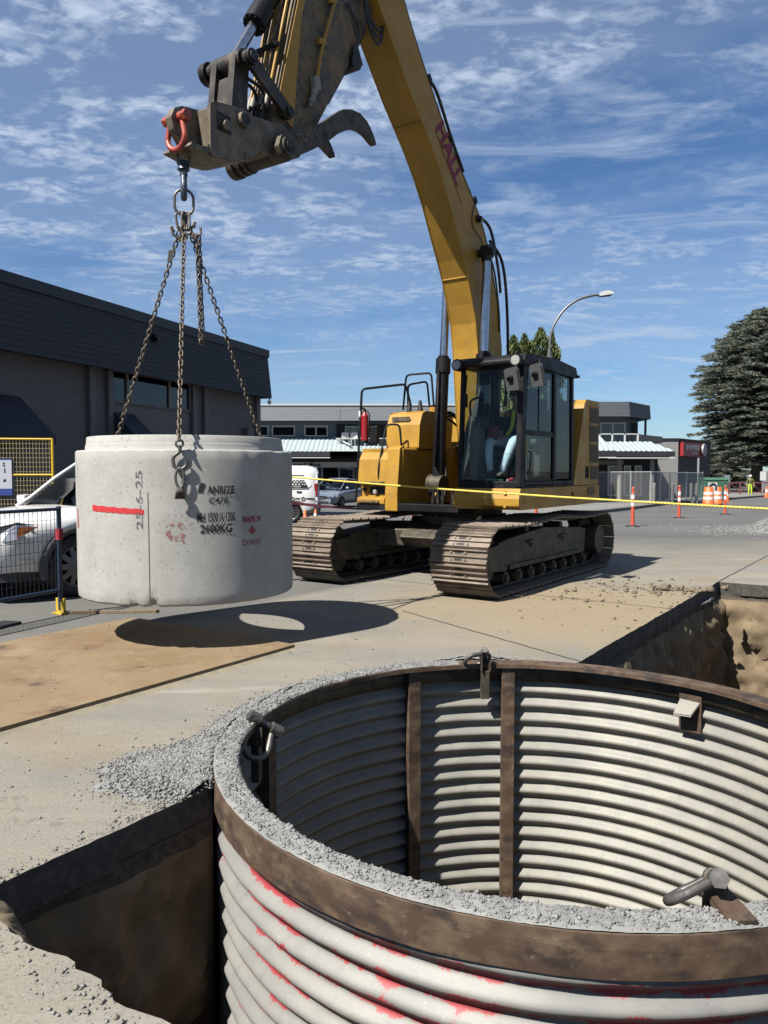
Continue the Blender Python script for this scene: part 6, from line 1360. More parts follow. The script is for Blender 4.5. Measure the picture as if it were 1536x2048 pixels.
# red tape low behind the ring
ta, tb2 = at(560, 1003, 16.5), at(900, 1016, 20.0); mb = MB(); P_ = [ta.lerp(tb2, k/30) - Vector((0, 0, .10*4*(k/30)*(1-k/30))) for k in range(31)]
vs = []
for k, p in enumerate(P_): a = k*.35; vs += [p + Vector((0, .02*math.sin(a), .028 + .01*math.cos(a))), p - Vector((0, .02*math.sin(a), .028))]
mb.add(vs, [(2*k, 2*k+1, 2*k+3, 2*k+2) for k in range(30)], 0, True); mb.add([v_ + Vector((0, .002, 0)) for v_ in vs], [(2*k, 2*k+2, 2*k+3, 2*k+1) for k in range(30)], 0, True)
tag(mb.build('red_tape', mat('dull_red_tape', (.25, .03, .05), .5)), 'dull red barrier tape sagging between posts in front of the van', 'tape')
for p, q_ in ((ta, 'behind the hanging ring'), (tb2, 'behind the storage box')): delin('red delineator post holding the red barrier tape ' + q_, (p.x, p.y, 0), max(.9, p.z + .06))
# orange drums
def drum(p, label):
    c = thing('traffic_drum', label, 'traffic drum', p, group=None); pr = []
    MB().lathe([(.30, .05), (.29, .30), (.275, .31), (.27, .55), (.255, .56), (.25, .80), (.235, .81), (.23, 1.0), (.20, 1.02), (.001, 1.02)], 24).build('drum_body', m_orange, c)
    for a, b, r_ in ((.36, .50, .282), (.62, .76, .262)): MB().lathe([(r_ + .003, a), (r_ - .004, b)], 24).build('reflective_band', m_refl, c)
    MB().lathe([(.36, 0), (.36, .05), (.28, .07)], 24).build('base_ring', m_rub, c)
p = at(1417, 1004, 41); drum((p.x, 41, gz(0, 41)), 'orange and white traffic drum standing in front at the kerb')
p = at(1434, 1003, 43); drum((p.x, 43, gz(0, 43)), 'orange and white traffic drum tucked behind the other one')
p = at(1453, 998, 50); cone('traffic_cone', 'orange traffic cone by the kerb between drums and worker', (p.x, 50, gz(0, 50)), .9, ((.5, .75),)); p = at(1533, 992, 62); cone('traffic_cone', 'orange traffic cone on the road past the worker', (p.x, 62, gz(0, 62)), .9, ((.5, .75),))
# ------------------------------------------------------------------ dark shop building on the left
BC = Vector((-4.31, 28.75, 0)); be = Vector((-.341, -.94, 0)).normalized(); bn = Vector((-be.y, be.x, 0))
lb = thing('shop_building', 'grey brick shop building with navy plank fascia and awnings, in shade', 'building', BC, math.atan2(be.y, be.x))
def lw(u, v, off):                                 # pixel -> (x along facade, z) on the plane at distance off from the fascia line
    r = ray(u, v); k = ((BC + bn*off) - Vector((0, 0, CAM_H))).dot(bn) / r.dot(bn); P_ = r*k + Vector((0, 0, CAM_H)); return (P_ - BC).dot(be), P_.z
m_brick = bpy.data.materials.new('painted_brick'); m_brick.use_nodes = True; t = m_brick.node_tree; p = t.nodes['Principled BSDF']; p.inputs['Roughness'].default_value = .85
tcn = N(t, 'ShaderNodeTexCoord'); mpn = N(t, 'ShaderNodeMapping'); mpn.inputs['Rotation'].default_value = (PI/2, 0, 0); L(t, tcn, 3, mpn, 0)
bk_ = N(t, 'ShaderNodeTexBrick'); bk_.inputs['Scale'].default_value = 1.0; bk_.inputs['Brick Width'].default_value = .22; bk_.inputs['Row Height'].default_value = .075; bk_.inputs['Mortar Size'].default_value = .012
bk_.inputs['Color1'].default_value = (.095, .09, .093, 1); bk_.inputs['Color2'].default_value = (.08, .076, .079, 1); bk_.inputs['Mortar'].default_value = (.07, .066, .068, 1); L(t, mpn, 0, bk_, 0); L(t, bk_, 0, p, 0)
bp = N(t, 'ShaderNodeBump'); bp.inputs['Strength'].default_value = .8; bp.inputs['Distance'].default_value = .02; bp.invert = True; L(t, bk_, 1, bp, 2)
nz = N(t, 'ShaderNodeTexNoise'); nz.inputs['Scale'].default_value = 25; nz.inputs['Detail'].default_value = 6; L(t, tcn, 3, nz, 0); bp2 = N(t, 'ShaderNodeBump'); bp2.inputs['Strength'].default_value = .6; bp2.inputs['Distance'].default_value = .03; L(t, nz, 0, bp2, 2); t.links.new(bp.outputs[0], bp2.inputs['Normal']); t.links.new(bp2.outputs[0], p.inputs['Normal'])
m_navy = mat('navy_plank', (.030, .038, .058), .75, 0, (.042, .050, .072), 5, .42, .62, bump=.3, bscale=22, sc=(.15, 1, 6)); m_navyd = mat('navy_flashing', (.012, .018, .034), .55); m_pil = mat('mauve_grey_trim', (.23, .215, .225), .7, 0, (.20, .19, .20), 5)
WO = -.30; LEN = 26.0
MB().b2((.05, -9.0, 0), (LEN, WO - .12, 5.682)).build('wall', m_brick, lb)
MB().b2((.02, -9.0, 4.325), (LEN, WO - .10, 5.855)).build('soffit_box', m_navyd, lb)
nb_ = 11; zb0, zb1 = 4.245, 5.763
for k in range(nb_):
    z0 = zb0 + (zb1 - zb0)*k/nb_; z1 = zb0 + (zb1 - zb0)*(k + 1)/nb_ - .006; yo = .16 - .16*k/nb_
    cuts = sorted([0] + [random.uniform(1.5, LEN - 1.5) for _ in range(4)] + [LEN]); 
    for a, b in zip(cuts[:-1], cuts[1:]): MB().prism([(yo - .06, z0), (yo + .012, z0), (yo - .008, z1), (yo - .06, z1)], a + .002, b - .002, ax='x').build('plank', m_navy, lb)
MB().prism([(-.6, 5.74), (.06, 5.74), (.07, 6.016), (-.6, 6.016)], -.03, LEN, ax='x').build('roof_cap', m_navyd, lb, bevel=.01)
for k in range(11): z0 = zb0 + (zb1 - zb0)*k/11; MB().prism([(-8.9, z0), (.16 - .16*k/11, z0), (.145 - .16*k/11, z0 + .13), (-8.9, z0 + .13)], -.02, .0, ax='x').build('plank', m_navy, lb)
def xw(u, v=760): return lw(u, v, WO)[0]
for ua, ub_ in ((178.5, 190), (216.5, 226), (385, 391.5), (408.5, 416), (513, 520)):
    xa, xb = xw(ub_), xw(ua); MB().b2((xa, WO - .12, 0), (xb, WO + .02, 4.314)).build('pilaster', m_pil, lb, bevel=.01)
x0, x1 = xw(383), xw(226.8); zt, zs_ = lw(226, 741, WO)[1], lw(226, 800, WO)[1]
wn = MB().b2((x0, WO - .135, zs_ - .06), (x1, WO - .03, zs_)).b2((x0, WO - .135, zt), (x1, WO - .04, zt + .06)).b2((x1 - .05, WO - .135, zs_), (x1, WO - .04, zt)).b2((x0, WO - .135, zs_), (x0 + .05, WO - .04, zt)).build('window_frame', m_pil, lb, bevel=.005)
ms = [xw(258.5), xw(342.5)]
for q in ms: MB().b2((q - .03, WO - .13, zs_), (q + .03, WO - .045, zt)).build('mullion', mat('pale_mullion', (.40, .39, .38), .6), wn)
eds = [x1] + ms + [x0]
for a, b in zip(eds[:-1], eds[1:]): MB().b2((b + .03, WO - .11, zs_), (a - .03, WO - .10, zt)).build('pane', m_glass2, wn)
MB().b2((x0, WO - .13, .0), (x1, WO - .10, zs_ - .06)).build('panel_below_window', m_pil, lb); MB().b2((x0, WO - .30, zs_), (x1, WO - .14, zt)).build('dark_room', m_dark, wn)
m_awn = mat('navy_awning_fabric', (.018, .026, .052), .75, 0, (.024, .034, .062), 8)
def awning(xa, xb, ztop, zbot, dep_):
    o = MB(); o.add([(xa, WO, ztop), (xb, WO, ztop), (xb, WO + dep_, zbot), (xa, WO + dep_, zbot), (xb, WO + dep_, zbot - .2), (xa, WO + dep_, zbot - .2), (xa, WO, zbot - .2), (xb, WO, zbot - .2)], [(0, 3, 2, 1), (3, 5, 4, 2), (0, 6, 5, 3), (1, 2, 4, 7)]); return o.build('awning', m_awn, lb)
zt1 = lw(228, 824, WO)[1]; awning(xw(268, 840), xw(227, 840), zt1, zt1 - .95, 1.05)
zt2 = lw(40, 793, WO)[1]; awning(xw(40, 830), xw(40, 830) + 2.3, zt2, zt2 - .95, 1.05)
fl = MB().box((0, 0, 0), (.16, .10, .22)).box((0, .15, -.05), (.22, .2, .05), rx=-.35).build('flood_light', m_blk, lb, bevel=.01); fx, fz = lw(308, 676, .10); fl.location = (fx, .12, fz)
cmx = MB().cyl((0, 0, .1), (0, 0, 0), .03, n=10).lathe([(.07, 0), (.075, -.06), (.05, -.12), (.001, -.14)], 14).build('camera_dome', m_white, lb, loc=(.06, .10, 4.153))
MB().b2((xw(502, 860), WO - .1, 2.6), (xw(490, 860), WO + .14, 3.1)).build('vent_hood', m_pil, lb, bevel=.02)

# ------------------------------------------------------------------ two storey shops across the side street
D = 54.0; GZ = gz(0, D)
def X_(u, d=D): return at(u, 900, d).x
def Z_(v, d=D): return at(768, v, d).z
sh = thing('shop_block', 'long two storey blue grey shop block with pale metal canopy, behind the excavator', 'building')
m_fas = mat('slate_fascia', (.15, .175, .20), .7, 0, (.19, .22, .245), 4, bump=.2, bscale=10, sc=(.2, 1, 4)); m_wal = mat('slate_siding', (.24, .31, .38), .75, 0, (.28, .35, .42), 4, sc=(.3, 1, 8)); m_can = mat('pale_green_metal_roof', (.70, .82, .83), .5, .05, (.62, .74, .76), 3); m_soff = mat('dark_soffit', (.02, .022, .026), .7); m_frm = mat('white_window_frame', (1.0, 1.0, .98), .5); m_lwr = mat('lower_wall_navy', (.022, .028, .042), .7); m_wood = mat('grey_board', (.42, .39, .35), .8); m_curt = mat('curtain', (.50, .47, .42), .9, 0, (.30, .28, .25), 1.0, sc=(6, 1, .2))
xl, xr = X_(350), X_(1215)
MB().b2((xl, D, GZ), (xr, D + 14, Z_(812))).build('upper_wall', m_wal, sh)
nrow = 8; zf0, zf1 = Z_(841, D - 1.4), Z_(811, D - 1.0)
for k in range(nrow):
    for a, b in ((xl, X_(681, D - 1)), (X_(681.6, D - 1), X_(860, D - 1)), (X_(860.5, D - 1), xr)):
        z0, z1 = zf0 + (zf1 - zf0)*k/nrow, zf0 + (zf1 - zf0)*(k + 1)/nrow - .012; yo = D - 1.4 + .4*k/nrow; MB().prism([(yo, z0), (yo + .06, z1), (yo + .3, z1), (yo + .3, z0)], a, b, ax='x').build('fascia_board', m_fas, sh)
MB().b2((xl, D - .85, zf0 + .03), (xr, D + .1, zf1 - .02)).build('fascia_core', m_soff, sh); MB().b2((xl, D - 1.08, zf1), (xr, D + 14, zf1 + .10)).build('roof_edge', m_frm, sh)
def window(u0, u1, v0, v1, d=D, par=sh, nm=2, curtain=False, glassm=None):
    a, b, zt_, zb_ = X_(u0, d), X_(u1, d), Z_(v0, d), Z_(v1, d); f_ = .09
    o = MB().b2((a, d - .06, zt_ - f_), (b, d + .02, zt_)).b2((a, d - .06, zb_), (b, d + .02, zb_ + f_)).b2((a, d - .06, zb_ + f_), (a + f_, d + .02, zt_ - f_)).b2((b - f_, d - .06, zb_ + f_), (b, d + .02, zt_ - f_)).build('window', m_frm, par)
    for k in range(1, nm): q = a + (b - a)*k/nm; MB().b2((q - .05, d - .055, zb_ + f_), (q + .05, d + .02, zt_ - f_)).build('mullion', m_frm, o)
    for k in range(nm): MB().b2((a + (b - a)*k/nm + .06, d - .02, zb_ + f_), (a + (b - a)*(k + 1)/nm - .06, d - .012, zt_ - f_)).build('pane', glassm or m_glass3, o)
    MB().b2((a + .05, d - .009, zb_ + .05), (b - .05, d - .004, zt_ - .05)).build('blind', m_curt if curtain else m_dark, o)
window(544, 590.5, 851, 873, nm=1, curtain=True); window(609, 656, 850.5, 873, nm=2); window(503, 538, 851, 873, nm=1, curtain=True)
MB().b2((X_(673), D - .05, Z_(876)), (X_(775), D + .0, Z_(849))).build('recess_shade_slab', m_soff, sh); window(690, 724, 852, 876, nm=2, curtain=True, d=D - .08)  # flat dark slab: shade of the balcony recess put into its colour
# corrugated canopy with hip
dC = D - 3.0; ze, zr_ = Z_(903.5, dC), Z_(876, D - .3)
def canopy(u0, u1, ur, par=sh, d0=D - .3, d1=dC, zr2=None, ze2=None, hip=True):
    zr2, ze2 = zr2 or zr_, ze2 or ze; a, b, br = X_(u0, d1), X_(u1, d1), X_(ur, d0); n_ = int((b - a)/.30); o = MB(); vs = []
    for k in range(n_*2 + 1):
        x = a + (b - a)*k/(n_*2); up_ = .05 if k % 2 else 0; f_ = 1.0
        if hip and x > br: f_ = max(0.0, 1 - (x - br)/(b - br))
        vs += [(x, d1, ze2 + up_), (x, d1 + (d0 - d1)*f_, ze2 + (zr2 - ze2)*f_ + up_)]
    o.add(vs, [(2*k, 2*k+2, 2*k+3, 2*k+1) for k in range(n_*2)]); o.build('metal_canopy', m_can, par, kind='stuff')
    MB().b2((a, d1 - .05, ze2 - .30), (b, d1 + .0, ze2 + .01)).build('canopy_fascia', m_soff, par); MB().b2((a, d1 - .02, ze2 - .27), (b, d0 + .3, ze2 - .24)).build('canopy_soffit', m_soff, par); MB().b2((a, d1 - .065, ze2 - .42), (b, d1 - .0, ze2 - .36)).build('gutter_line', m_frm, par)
canopy(350, 720, 668); canopy(660, 1000, 980, zr2=Z_(892, D - 1.5), d0=D - 1.5)
MB().tube([(X_(668, D - .3), D - .3, zr_ + .06), (X_(702, dC), dC + .4, Z_(893, dC + .4) + .06)], .07, 6).build('hip_cap', m_can, sh)
MB().b2((xl, D - 1.6, GZ), (xr, D - .01, ze - .28)).build('lower_wall', m_lwr, sh)
MB().b2((X_(440), D - 1.66, Z_(935, D - 1.6)), (X_(720), D - 1.60, Z_(924, D - 1.6))).build('sign_band', mat('sign_band_paint', (1.0, .95, .88), .7), sh)
text('shop_lettering', 'oors & More', .42, mt, sh, frame((X_(584.5, D - 1.7), D - 1.68, Z_(933.6, D - 1.68)), (1, 0, 0), (0, 0, 1)), .01, bold=.008, sx=.86)
for u0, u1 in ((642, 646), (677, 680), (560, 563), (706, 709)): MB().b2((X_(u0, D - 1.6), D - 1.70, GZ), (X_(u1, D - 1.6), D - 1.6, Z_(934, D - 1.6))).build('shopfront_post', m_wood, sh)
MB().b2((X_(646, D - 1.6), D - 1.66, GZ + .3), (X_(706, D - 1.6), D - 1.64, Z_(936, D - 1.6))).build('shop_window', m_glass2, sh)
rl = MB(); xa, xb = X_(676, D - 1.6), X_(785, D - 1.6); rl.b2((xa, D - 1.62, Z_(877.5, D - 1.6)), (xb, D - 1.58, Z_(876, D - 1.6)))
for q in np.arange(xa, xb, .9): rl.b2((q, D - 1.62, Z_(892, D - 1.6)), (q + .05, D - 1.58, Z_(877, D - 1.6)))
rl.build('balcony_rail', m_frm, sh); MB().b2((xa, D - 1.605, Z_(892, D - 1.6)), (xb, D - 1.595, Z_(878, D - 1.6))).build('balcony_glass', glass('frosted', (.55, .58, .58), .1), sh)
for u_ in (692, 706):
    c_ = thing('garden_chair', 'white garden chair standing on the balcony of the shop block', 'chair', (X_(u_, D - 1.0), D - 1.0, Z_(891, D - 1.0)), .3 if u_ < 700 else -.3, group='white chairs on the shop balcony')
    MB().b2((-.25, -.25, .40), (.25, .25, .44)).build('seat', m_white, c_); MB().b2((-.25, .2, .44), (.25, .25, .90)).build('backrest', m_white, c_)
    for sx in (-1, 1):
        for sy in (-1, 1): MB().b2((sx*.22 - .03, sy*.22 - .03, 0), (sx*.22 + .03, sy*.22 + .03, .4)).build('leg', m_white, c_)
# right wing with bay
D2 = 50.0; wg = thing('shop_wing', 'blue grey two storey corner wing with balcony and hipped metal canopy behind the wire fence', 'building')
zb_, zt_ = Z_(833, D2 - 1), Z_(803, D2 - 1); bay = [(X_(1150, D2), D2), (X_(1240, D2), D2), (X_(1272, D2 + 2.5), D2 + 2.5), (X_(1275, D2 + 9), D2 + 9), (X_(1150, D2), D2 + 9)]
MB().prism(bay, gz(0, 50), zt_ - .1, ax='z').build('bay_wall', m_wal, wg)
for k in range(8):
    z0, z1 = zb_ + (zt_ - zb_)*k/8, zb_ + (zt_ - zb_)*(k + 1)/8 - .012; e_ = .25*(1 - k/8)
    MB().prism([(X_(1150, D2), D2 - 1 - e_), (X_(1256, D2 - 1), D2 - 1 - e_), (X_(1256, D2 - 1), D2 + 8), (X_(1150, D2), D2 + 8)], z0, z1, ax='z').build('fascia_board', m_fas, wg); MB().prism([(X_(1256.6, D2 - 1), D2 - 1 - e_), (X_(1298, D2 + 2) , D2 + 2.0 - e_), (X_(1298, D2 + 2), D2 + 8), (X_(1256.6, D2 - 1), D2 + 8)], z0, z1, ax='z').build('fascia_board', m_fas, wg)
window(1199, 1250, 845, 870, d=D2 - .05, par=wg, nm=2, curtain=True); MB().cyl((X_(1290, D2 + 2), D2 + 2, Z_(882, D2 + 2)), (X_(1290, D2 + 2), D2 + 2, Z_(835, D2 + 2)), .08, n=10).build('post', m_navyd, wg); MB().b2((X_(1262, D2 + 1.5), D2 + 1.4, Z_(878, D2 + 1.5)), (X_(1274, D2 + 1.5), D2 + 1.5, Z_(846, D2 + 1.5))).build('dark_opening', m_dark, wg)
rl = MB(); xa, xb = X_(1192, D2 - 1), X_(1276, D2 - 1); rl.b2((xa, D2 - 1.03, Z_(869, D2 - 1)), (xb, D2 - .97, Z_(867, D2 - 1)))
for u_ in (1199, 1224, 1249, 1275): rl.b2((X_(u_, D2 - 1) - .05, D2 - 1.03, Z_(886, D2 - 1)), (X_(u_, D2 - 1) + .05, D2 - .97, Z_(867, D2 - 1)))
rl.build('balcony_rail', m_frm, wg); MB().b2((xa, D2 - 1.005, Z_(885, D2 - 1)), (xb, D2 - .995, Z_(869, D2 - 1))).build('balcony_glass', glass('frosted2', (.5, .53, .54), .1), wg); MB().prism([(X_(1276, D2 - 1), D2 - 1), (X_(1325, D2 + 3), D2 + 3), (X_(1325, D2 + 3), D2 + 5), (X_(1276, D2), D2 + 5)], Z_(884, D2 + 1), Z_(871, D2 + 1), ax='z').build('parapet', m_wood, wg)
canopy(1120, 1232, 1192, wg, d0=D2 - 1.1, d1=D2 - 3.2, zr2=Z_(868, D2 - 1.1), ze2=Z_(902, D2 - 3.2)) ; canopy(1215, 1350, 1300, wg, d0=D2 - 1.1, d1=D2 - 3.21, zr2=Z_(884, D2 - 1.1), ze2=Z_(903, D2 - 3.2))
MB().b2((X_(1120, D2 - 2.4), D2 - 2.4, Z_(918, D2 - 2.4)), (X_(1340, D2 - 2.4), D2 - 1.0, Z_(905, D2 - 2.4))).build('canopy_beam', m_fas, wg); MB().b2((X_(1120, D2 - .5), D2 - .5, gz(0, 50)), (X_(1316, D2 - .5), D2 - .3, Z_(917, D2 - .5))).build('shop_recess', m_dark, wg)
for u0, u1 in ((1216, 1243), (1248, 1262), (1270, 1284)): window(u0, u1, 931, 992, d=D2 - .62, par=wg, nm=1, glassm=m_glass3)
for u_ in (1240, 1305): MB().cyl((X_(u_, D2 - 2.6), D2 - 2.6, gz(0, 48)), (X_(u_, D2 - 2.6), D2 - 2.6, Z_(918, D2 - 2.6)), .14, n=12).build('column', m_wood, wg)
MB().b2((X_(1195, D2 - .66), D2 - .7, Z_(929, D2 - .66)), (X_(1248, D2 - .66), D2 - .66, Z_(921, D2 - .66))).build('sign_board', m_wood, wg)
# block-walled pharmacy with red sign
D3 = 57.0; ph_ = thing('block_wall_shop', 'grey split block shop with black side wall and red sign board', 'building'); m_cmu = mat('split_block', (.40, .395, .38), .9, 0, (.50, .49, .47), 12, bump=.7, bscale=9, dist=.05); m_blkw = mat('black_siding', (.018, .019, .022), .7)
g3 = gz(0, D3); fa, fb2 = X_(1312, D3), X_(1356.5, D3); sdv = Vector((.62, .78, 0)).normalized()
MB().prism([(fa - 4, D3), (fb2, D3), (fb2 + sdv.x*8, D3 + sdv.y*8), (fa - 4, D3 + 8)], g3, Z_(879, D3), ax='z').build('block_wall', m_cmu, ph_)
MB().prism([(fa - 4, D3 - .1), (fb2 + .06, D3 - .1), (fb2 + sdv.x*8 + .06, D3 + sdv.y*8), (fa - 4, D3 + 8)], Z_(879, D3), Z_(876.5, D3), ax='z').build('roof_cap', m_blkw, ph_)
sn_ = Vector((sdv.y, -sdv.x, 0)); MB().prism([((fb2 + sn_.x*.02), D3 + .05), (fb2 + sn_.x*.06, D3 + .05), (fb2 + sn_.x*.06 + sdv.x*8, D3 + sdv.y*8), (fb2 + sdv.x*8, D3 + sdv.y*8)], g3, Z_(880, D3), ax='z').build('side_cladding', m_blkw, ph_)
s0 = Vector((fb2, D3, 0)) + sdv*.15 + sn_*.08; s1 = s0 + sdv*4.9; zs0, zs1 = Z_(912, D3), Z_(884, D3)
m_rsgn = mat('red_sign', (.5, .014, .022), .5); MB().add([(s0.x, s0.y, zs0), (s1.x, s1.y, zs0), (s1.x, s1.y, zs1), (s0.x, s0.y, zs1)] + [(p_.x + sn_.x*.25, p_.y + sn_.y*.25, z_) for p_, z_ in ((s0, zs0), (s1, zs0), (s1, zs1), (s0, zs1))], [(0,3,2,1),(4,5,6,7),(0,1,5,4),(1,2,6,5),(2,3,7,6),(3,0,4,7)]).build('sign_board', m_rsgn, ph_)
q = s0 + sn_*.26 + sdv*.55; text('sign_lettering', 'SHOPPERS', .52, m_white, ph_, frame((q.x, q.y, zs0 + .50), sdv, (0, 0, 1)), .01, bold=.012, sx=1.35); q = s0 + sn_*.26 + sdv*2.0; text('sign_lettering', 'DRUG MART', .22, m_white, ph_, frame((q.x, q.y, zs0 + .17), sdv, (0, 0, 1)), .01, sx=1.2)
q = s0 + sdv*4.7 + sn_*.3; MB().cyl(q, q + sn_*.15, .5, n=24).build('round_sign', mat('pale_disc', (.45, .45, .45), .5), ph_, loc=(0, 0, (zs0 + zs1)/2))

# ------------------------------------------------------------------ pavements with kerbs
m_pave = mat('concrete_pavement', (.30, .29, .27), .9, 0, (.37, .36, .33), 2, .4, .62, bump=.3, bscale=30); m_kerb = mat('kerb_concrete', (.20, .195, .185), .9, 0, (.27, .26, .24), 6, bump=.3, bscale=30)
def gpt(u, v):
    d_ = 20.0
    for _ in range(40):
        z = gz(0, d_); p_ = gnd(u, v, z); d_ = .5*d_ + .5*p_.y
    return Vector((p_.x, p_.y, gz(0, p_.y)))
def pavement(px, back):
    P_ = [gpt(*q) for q in px]; o = MB(); vs = []; H_ = .13
    for p_ in P_: b = p_ + Vector(back); b.z = gz(0, b.y); vs += [p_, p_ + Vector((0, 0, H_)), p_ + Vector((0, .15, H_ + .002)) + Vector(back)*.02, b + Vector((0, 0, H_))]
    n_ = len(P_); o.add(vs, [(4*k, 4*k+4, 4*k+5, 4*k+1) for k in range(n_-1)] + [(4*k+1, 4*k+5, 4*k+6, 4*k+2) for k in range(n_-1)], 1); o.add(vs, [(4*k+2, 4*k+6, 4*k+7, 4*k+3) for k in range(n_-1)], 0); o.add([vs[0], vs[1], vs[3], vs[3] - Vector((0, 0, .13))], [(3, 2, 1, 0)], 1); o.add([vs[-4], vs[-3], vs[-1], vs[-1] - Vector((0, 0, .13))], [(0, 1, 2, 3)], 1)
    return struct(o.build('pavement', [m_pave, m_kerb]))
pavement([(1010, 1038), (1090, 1034), (1146, 1031), (1200, 1027), (1260, 1020), (1310, 1013), (1345, 1008)], (-2.5, 24, 0)); pavement([(1395, 1006.5), (1440, 1002), (1487, 997), (1536, 993), (1620, 988)], (-3, 13, 0))
m_weed = mat('weeds', (.09, .11, .045), .9, 0, (.16, .15, .08), 9)

# ------------------------------------------------------------------ street lamp
ls = at(1099, 690, 36); lamp = thing('street_lamp', 'tall curved steel street lamp rising behind the cab', 'street lamp', (ls.x, 36, gz(0, 36))); zb = gz(0, 36); m_lp = mat('lamp_steel', (.30, .31, .32), .45, .5)
Pq = [at(*q, 36) - Vector((ls.x, 36, zb)) for q in ((1099, 700), (1102, 668), (1112, 643), (1130, 618), (1155, 600), (1180, 592), (1198, 589))]
MB().cyl((0, 0, 0), (0, 0, .5), .16, n=12).cyl((0, 0, .4), Pq[0], .12, .085, n=14).tube(bez(*Pq, n=5), .06, 10).build('pole', m_lp, lamp)
h0 = at(1196, 589, 36) - Vector((ls.x, 36, zb)); hd = MB().prism([(0, -.02), (.15, .10), (.45, .12), (.68, .02), (.70, -.06), (.05, -.10)], -.16, .16, ax='y').build('lamp_head', m_white, lamp, bevel=.03, loc=h0, rot=(0, -.1, 0)); MB().b2((.12, -.12, -.12), (.58, .12, -.09)).build('lens', m_plastic, hd)

# ------------------------------------------------------------------ trees
def leaf_mesh(name, C, Dv, Ln, Wd, m_, parent, seed=1):
    """many thin leaf faces: centres C, directions Dv, lengths Ln, widths Wd"""
    g = np.random.default_rng(seed); C = np.asarray(C, float); Dv = np.asarray(Dv, float); n = len(C); Dv /= np.linalg.norm(Dv, axis=1)[:, None] + 1e-9
    rnd = g.normal(size=(n, 3)); rnd[:, 2] *= .5; S_ = np.cross(Dv, rnd); S_ /= np.linalg.norm(S_, axis=1)[:, None] + 1e-9; Ln = np.asarray(Ln)[:, None]; Wd = np.asarray(Wd)[:, None]
    v = np.stack([C - Dv*Ln*.5, C + S_*Wd*.5, C + Dv*Ln*.5, C - S_*Wd*.5], 1).reshape(-1, 3); f = np.arange(n*4).reshape(-1, 4)
    me_ = bpy.data.meshes.new(name); me_.vertices.add(n*4); me_.vertices.foreach_set('co', v.ravel()); me_.loops.add(n*4); me_.polygons.add(n); me_.loops.foreach_set('vertex_index', f.ravel()); me_.polygons.foreach_set('loop_start', np.arange(n)*4); me_.polygons.foreach_set('loop_total', np.full(n, 4))
    ms_ = m_ if isinstance(m_, list) else [m_]
    for q in ms_: me_.materials.append(q)
    me_.polygons.foreach_set('material_index', g.integers(0, len(ms_), n).astype(np.int32)); me_.update(calc_edges=True); return link(name, me_, parent)
m_bark = mat('bark', (.10, .075, .055), .9, 0, (.16, .12, .09), 8, bump=.6, bscale=12); n1 = mat('blue_green_needles', (.13, .17, .135), .8, 0, (.19, .225, .17), 1.2); n2 = mat('grey_green_needles', (.20, .23, .165), .8, 0, (.27, .285, .20), 1.4); n3 = mat('dark_needles', (.075, .11, .075), .8)
def cedar(name, label, base, prof, H_, nbr, seed, tw=.45, z0f=.06):
    random.seed(seed); tr = thing(name, label, 'tree', base); tk_ = MB().tube([(0, 0, 0), (.05, 0, H_*.4), (0, .05, H_*.9)], .3, 10, rs=[tw, tw*.65, .06]); C, Dv, Ln, Wd = [], [], [], []
    br = MB()
    for k in range(nbr):
        z = H_*(z0f + (.99 - z0f)*((k + random.random())/nbr)**.92); az = k*2.39996 + random.uniform(-.3, .3); R_ = np.interp(z/H_, *zip(*prof))*random.uniform(.72, 1.1); d0 = Vector((math.cos(az), math.sin(az), 0)); pts_ = []; up_ = .22*(z/H_)
        for i in range(6): t_ = i/5; pts_.append(Vector((0, 0, z)) + d0*(R_*t_) + Vector((0, 0, R_*(up_*t_ + .10*t_ - .16*t_*t_))) + Vector((random.uniform(-.1, .1), random.uniform(-.1, .1), random.uniform(-.06, .06)))*t_)
        br.tube(pts_, .05, 4, rs=[.07*(1 - .85*i/5) for i in range(6)])
        ns = int(16 + R_*26); side_ = Vector((-d0.y, d0.x, 0))
        for i in range(ns):
            t_ = random.random()**.62*.98 + .02; j = min(4, int(t_*5)); p_ = pts_[j].lerp(pts_[j+1], t_*5 - j); w_ = (.16 + .30*(1 - abs(t_ - .5)))*R_*.42; off = side_*random.gauss(0, w_*.55); p_ = p_ + off + Vector((0, 0, random.gauss(.02, .06) - abs(off.length)*.12)); dd = (d0*random.uniform(.4, 1.2) + off.normalized()*random.uniform(.2, 1.1) if off.length > 1e-6 else d0) 
            for q_ in range(4):
                C.append(p_ + Vector((random.gauss(0, .12), random.gauss(0, .12), random.gauss(0, .035)))); Dv.append(dd + Vector((random.gauss(0, .45), random.gauss(0, .45), random.gauss(.02, .18)))); Ln.append(random.uniform(.18, .48)); Wd.append(random.uniform(.035, .10))
    tk_.build('trunk', m_bark, tr); br.build('limbs', m_bark, tr); leaf_mesh('crown', [tuple(c) for c in C], [tuple(c) for c in Dv], Ln, Wd, [n1, n2, n2, n3], tr, seed); return tr
cb = at(1512, 985, 76); cedar('cedar_tree', 'large blue green cedar tree beside the road with sweeping layered branches', (cb.x, 76, gz(0, 76)), [(0, 3.2), (.10, 4.1), (.22, 5.6), (.45, 6.3), (.64, 5.9), (.78, 4.5), (.88, 2.9), (1.0, .4)], 18.0, 470, 11, .6, .15)
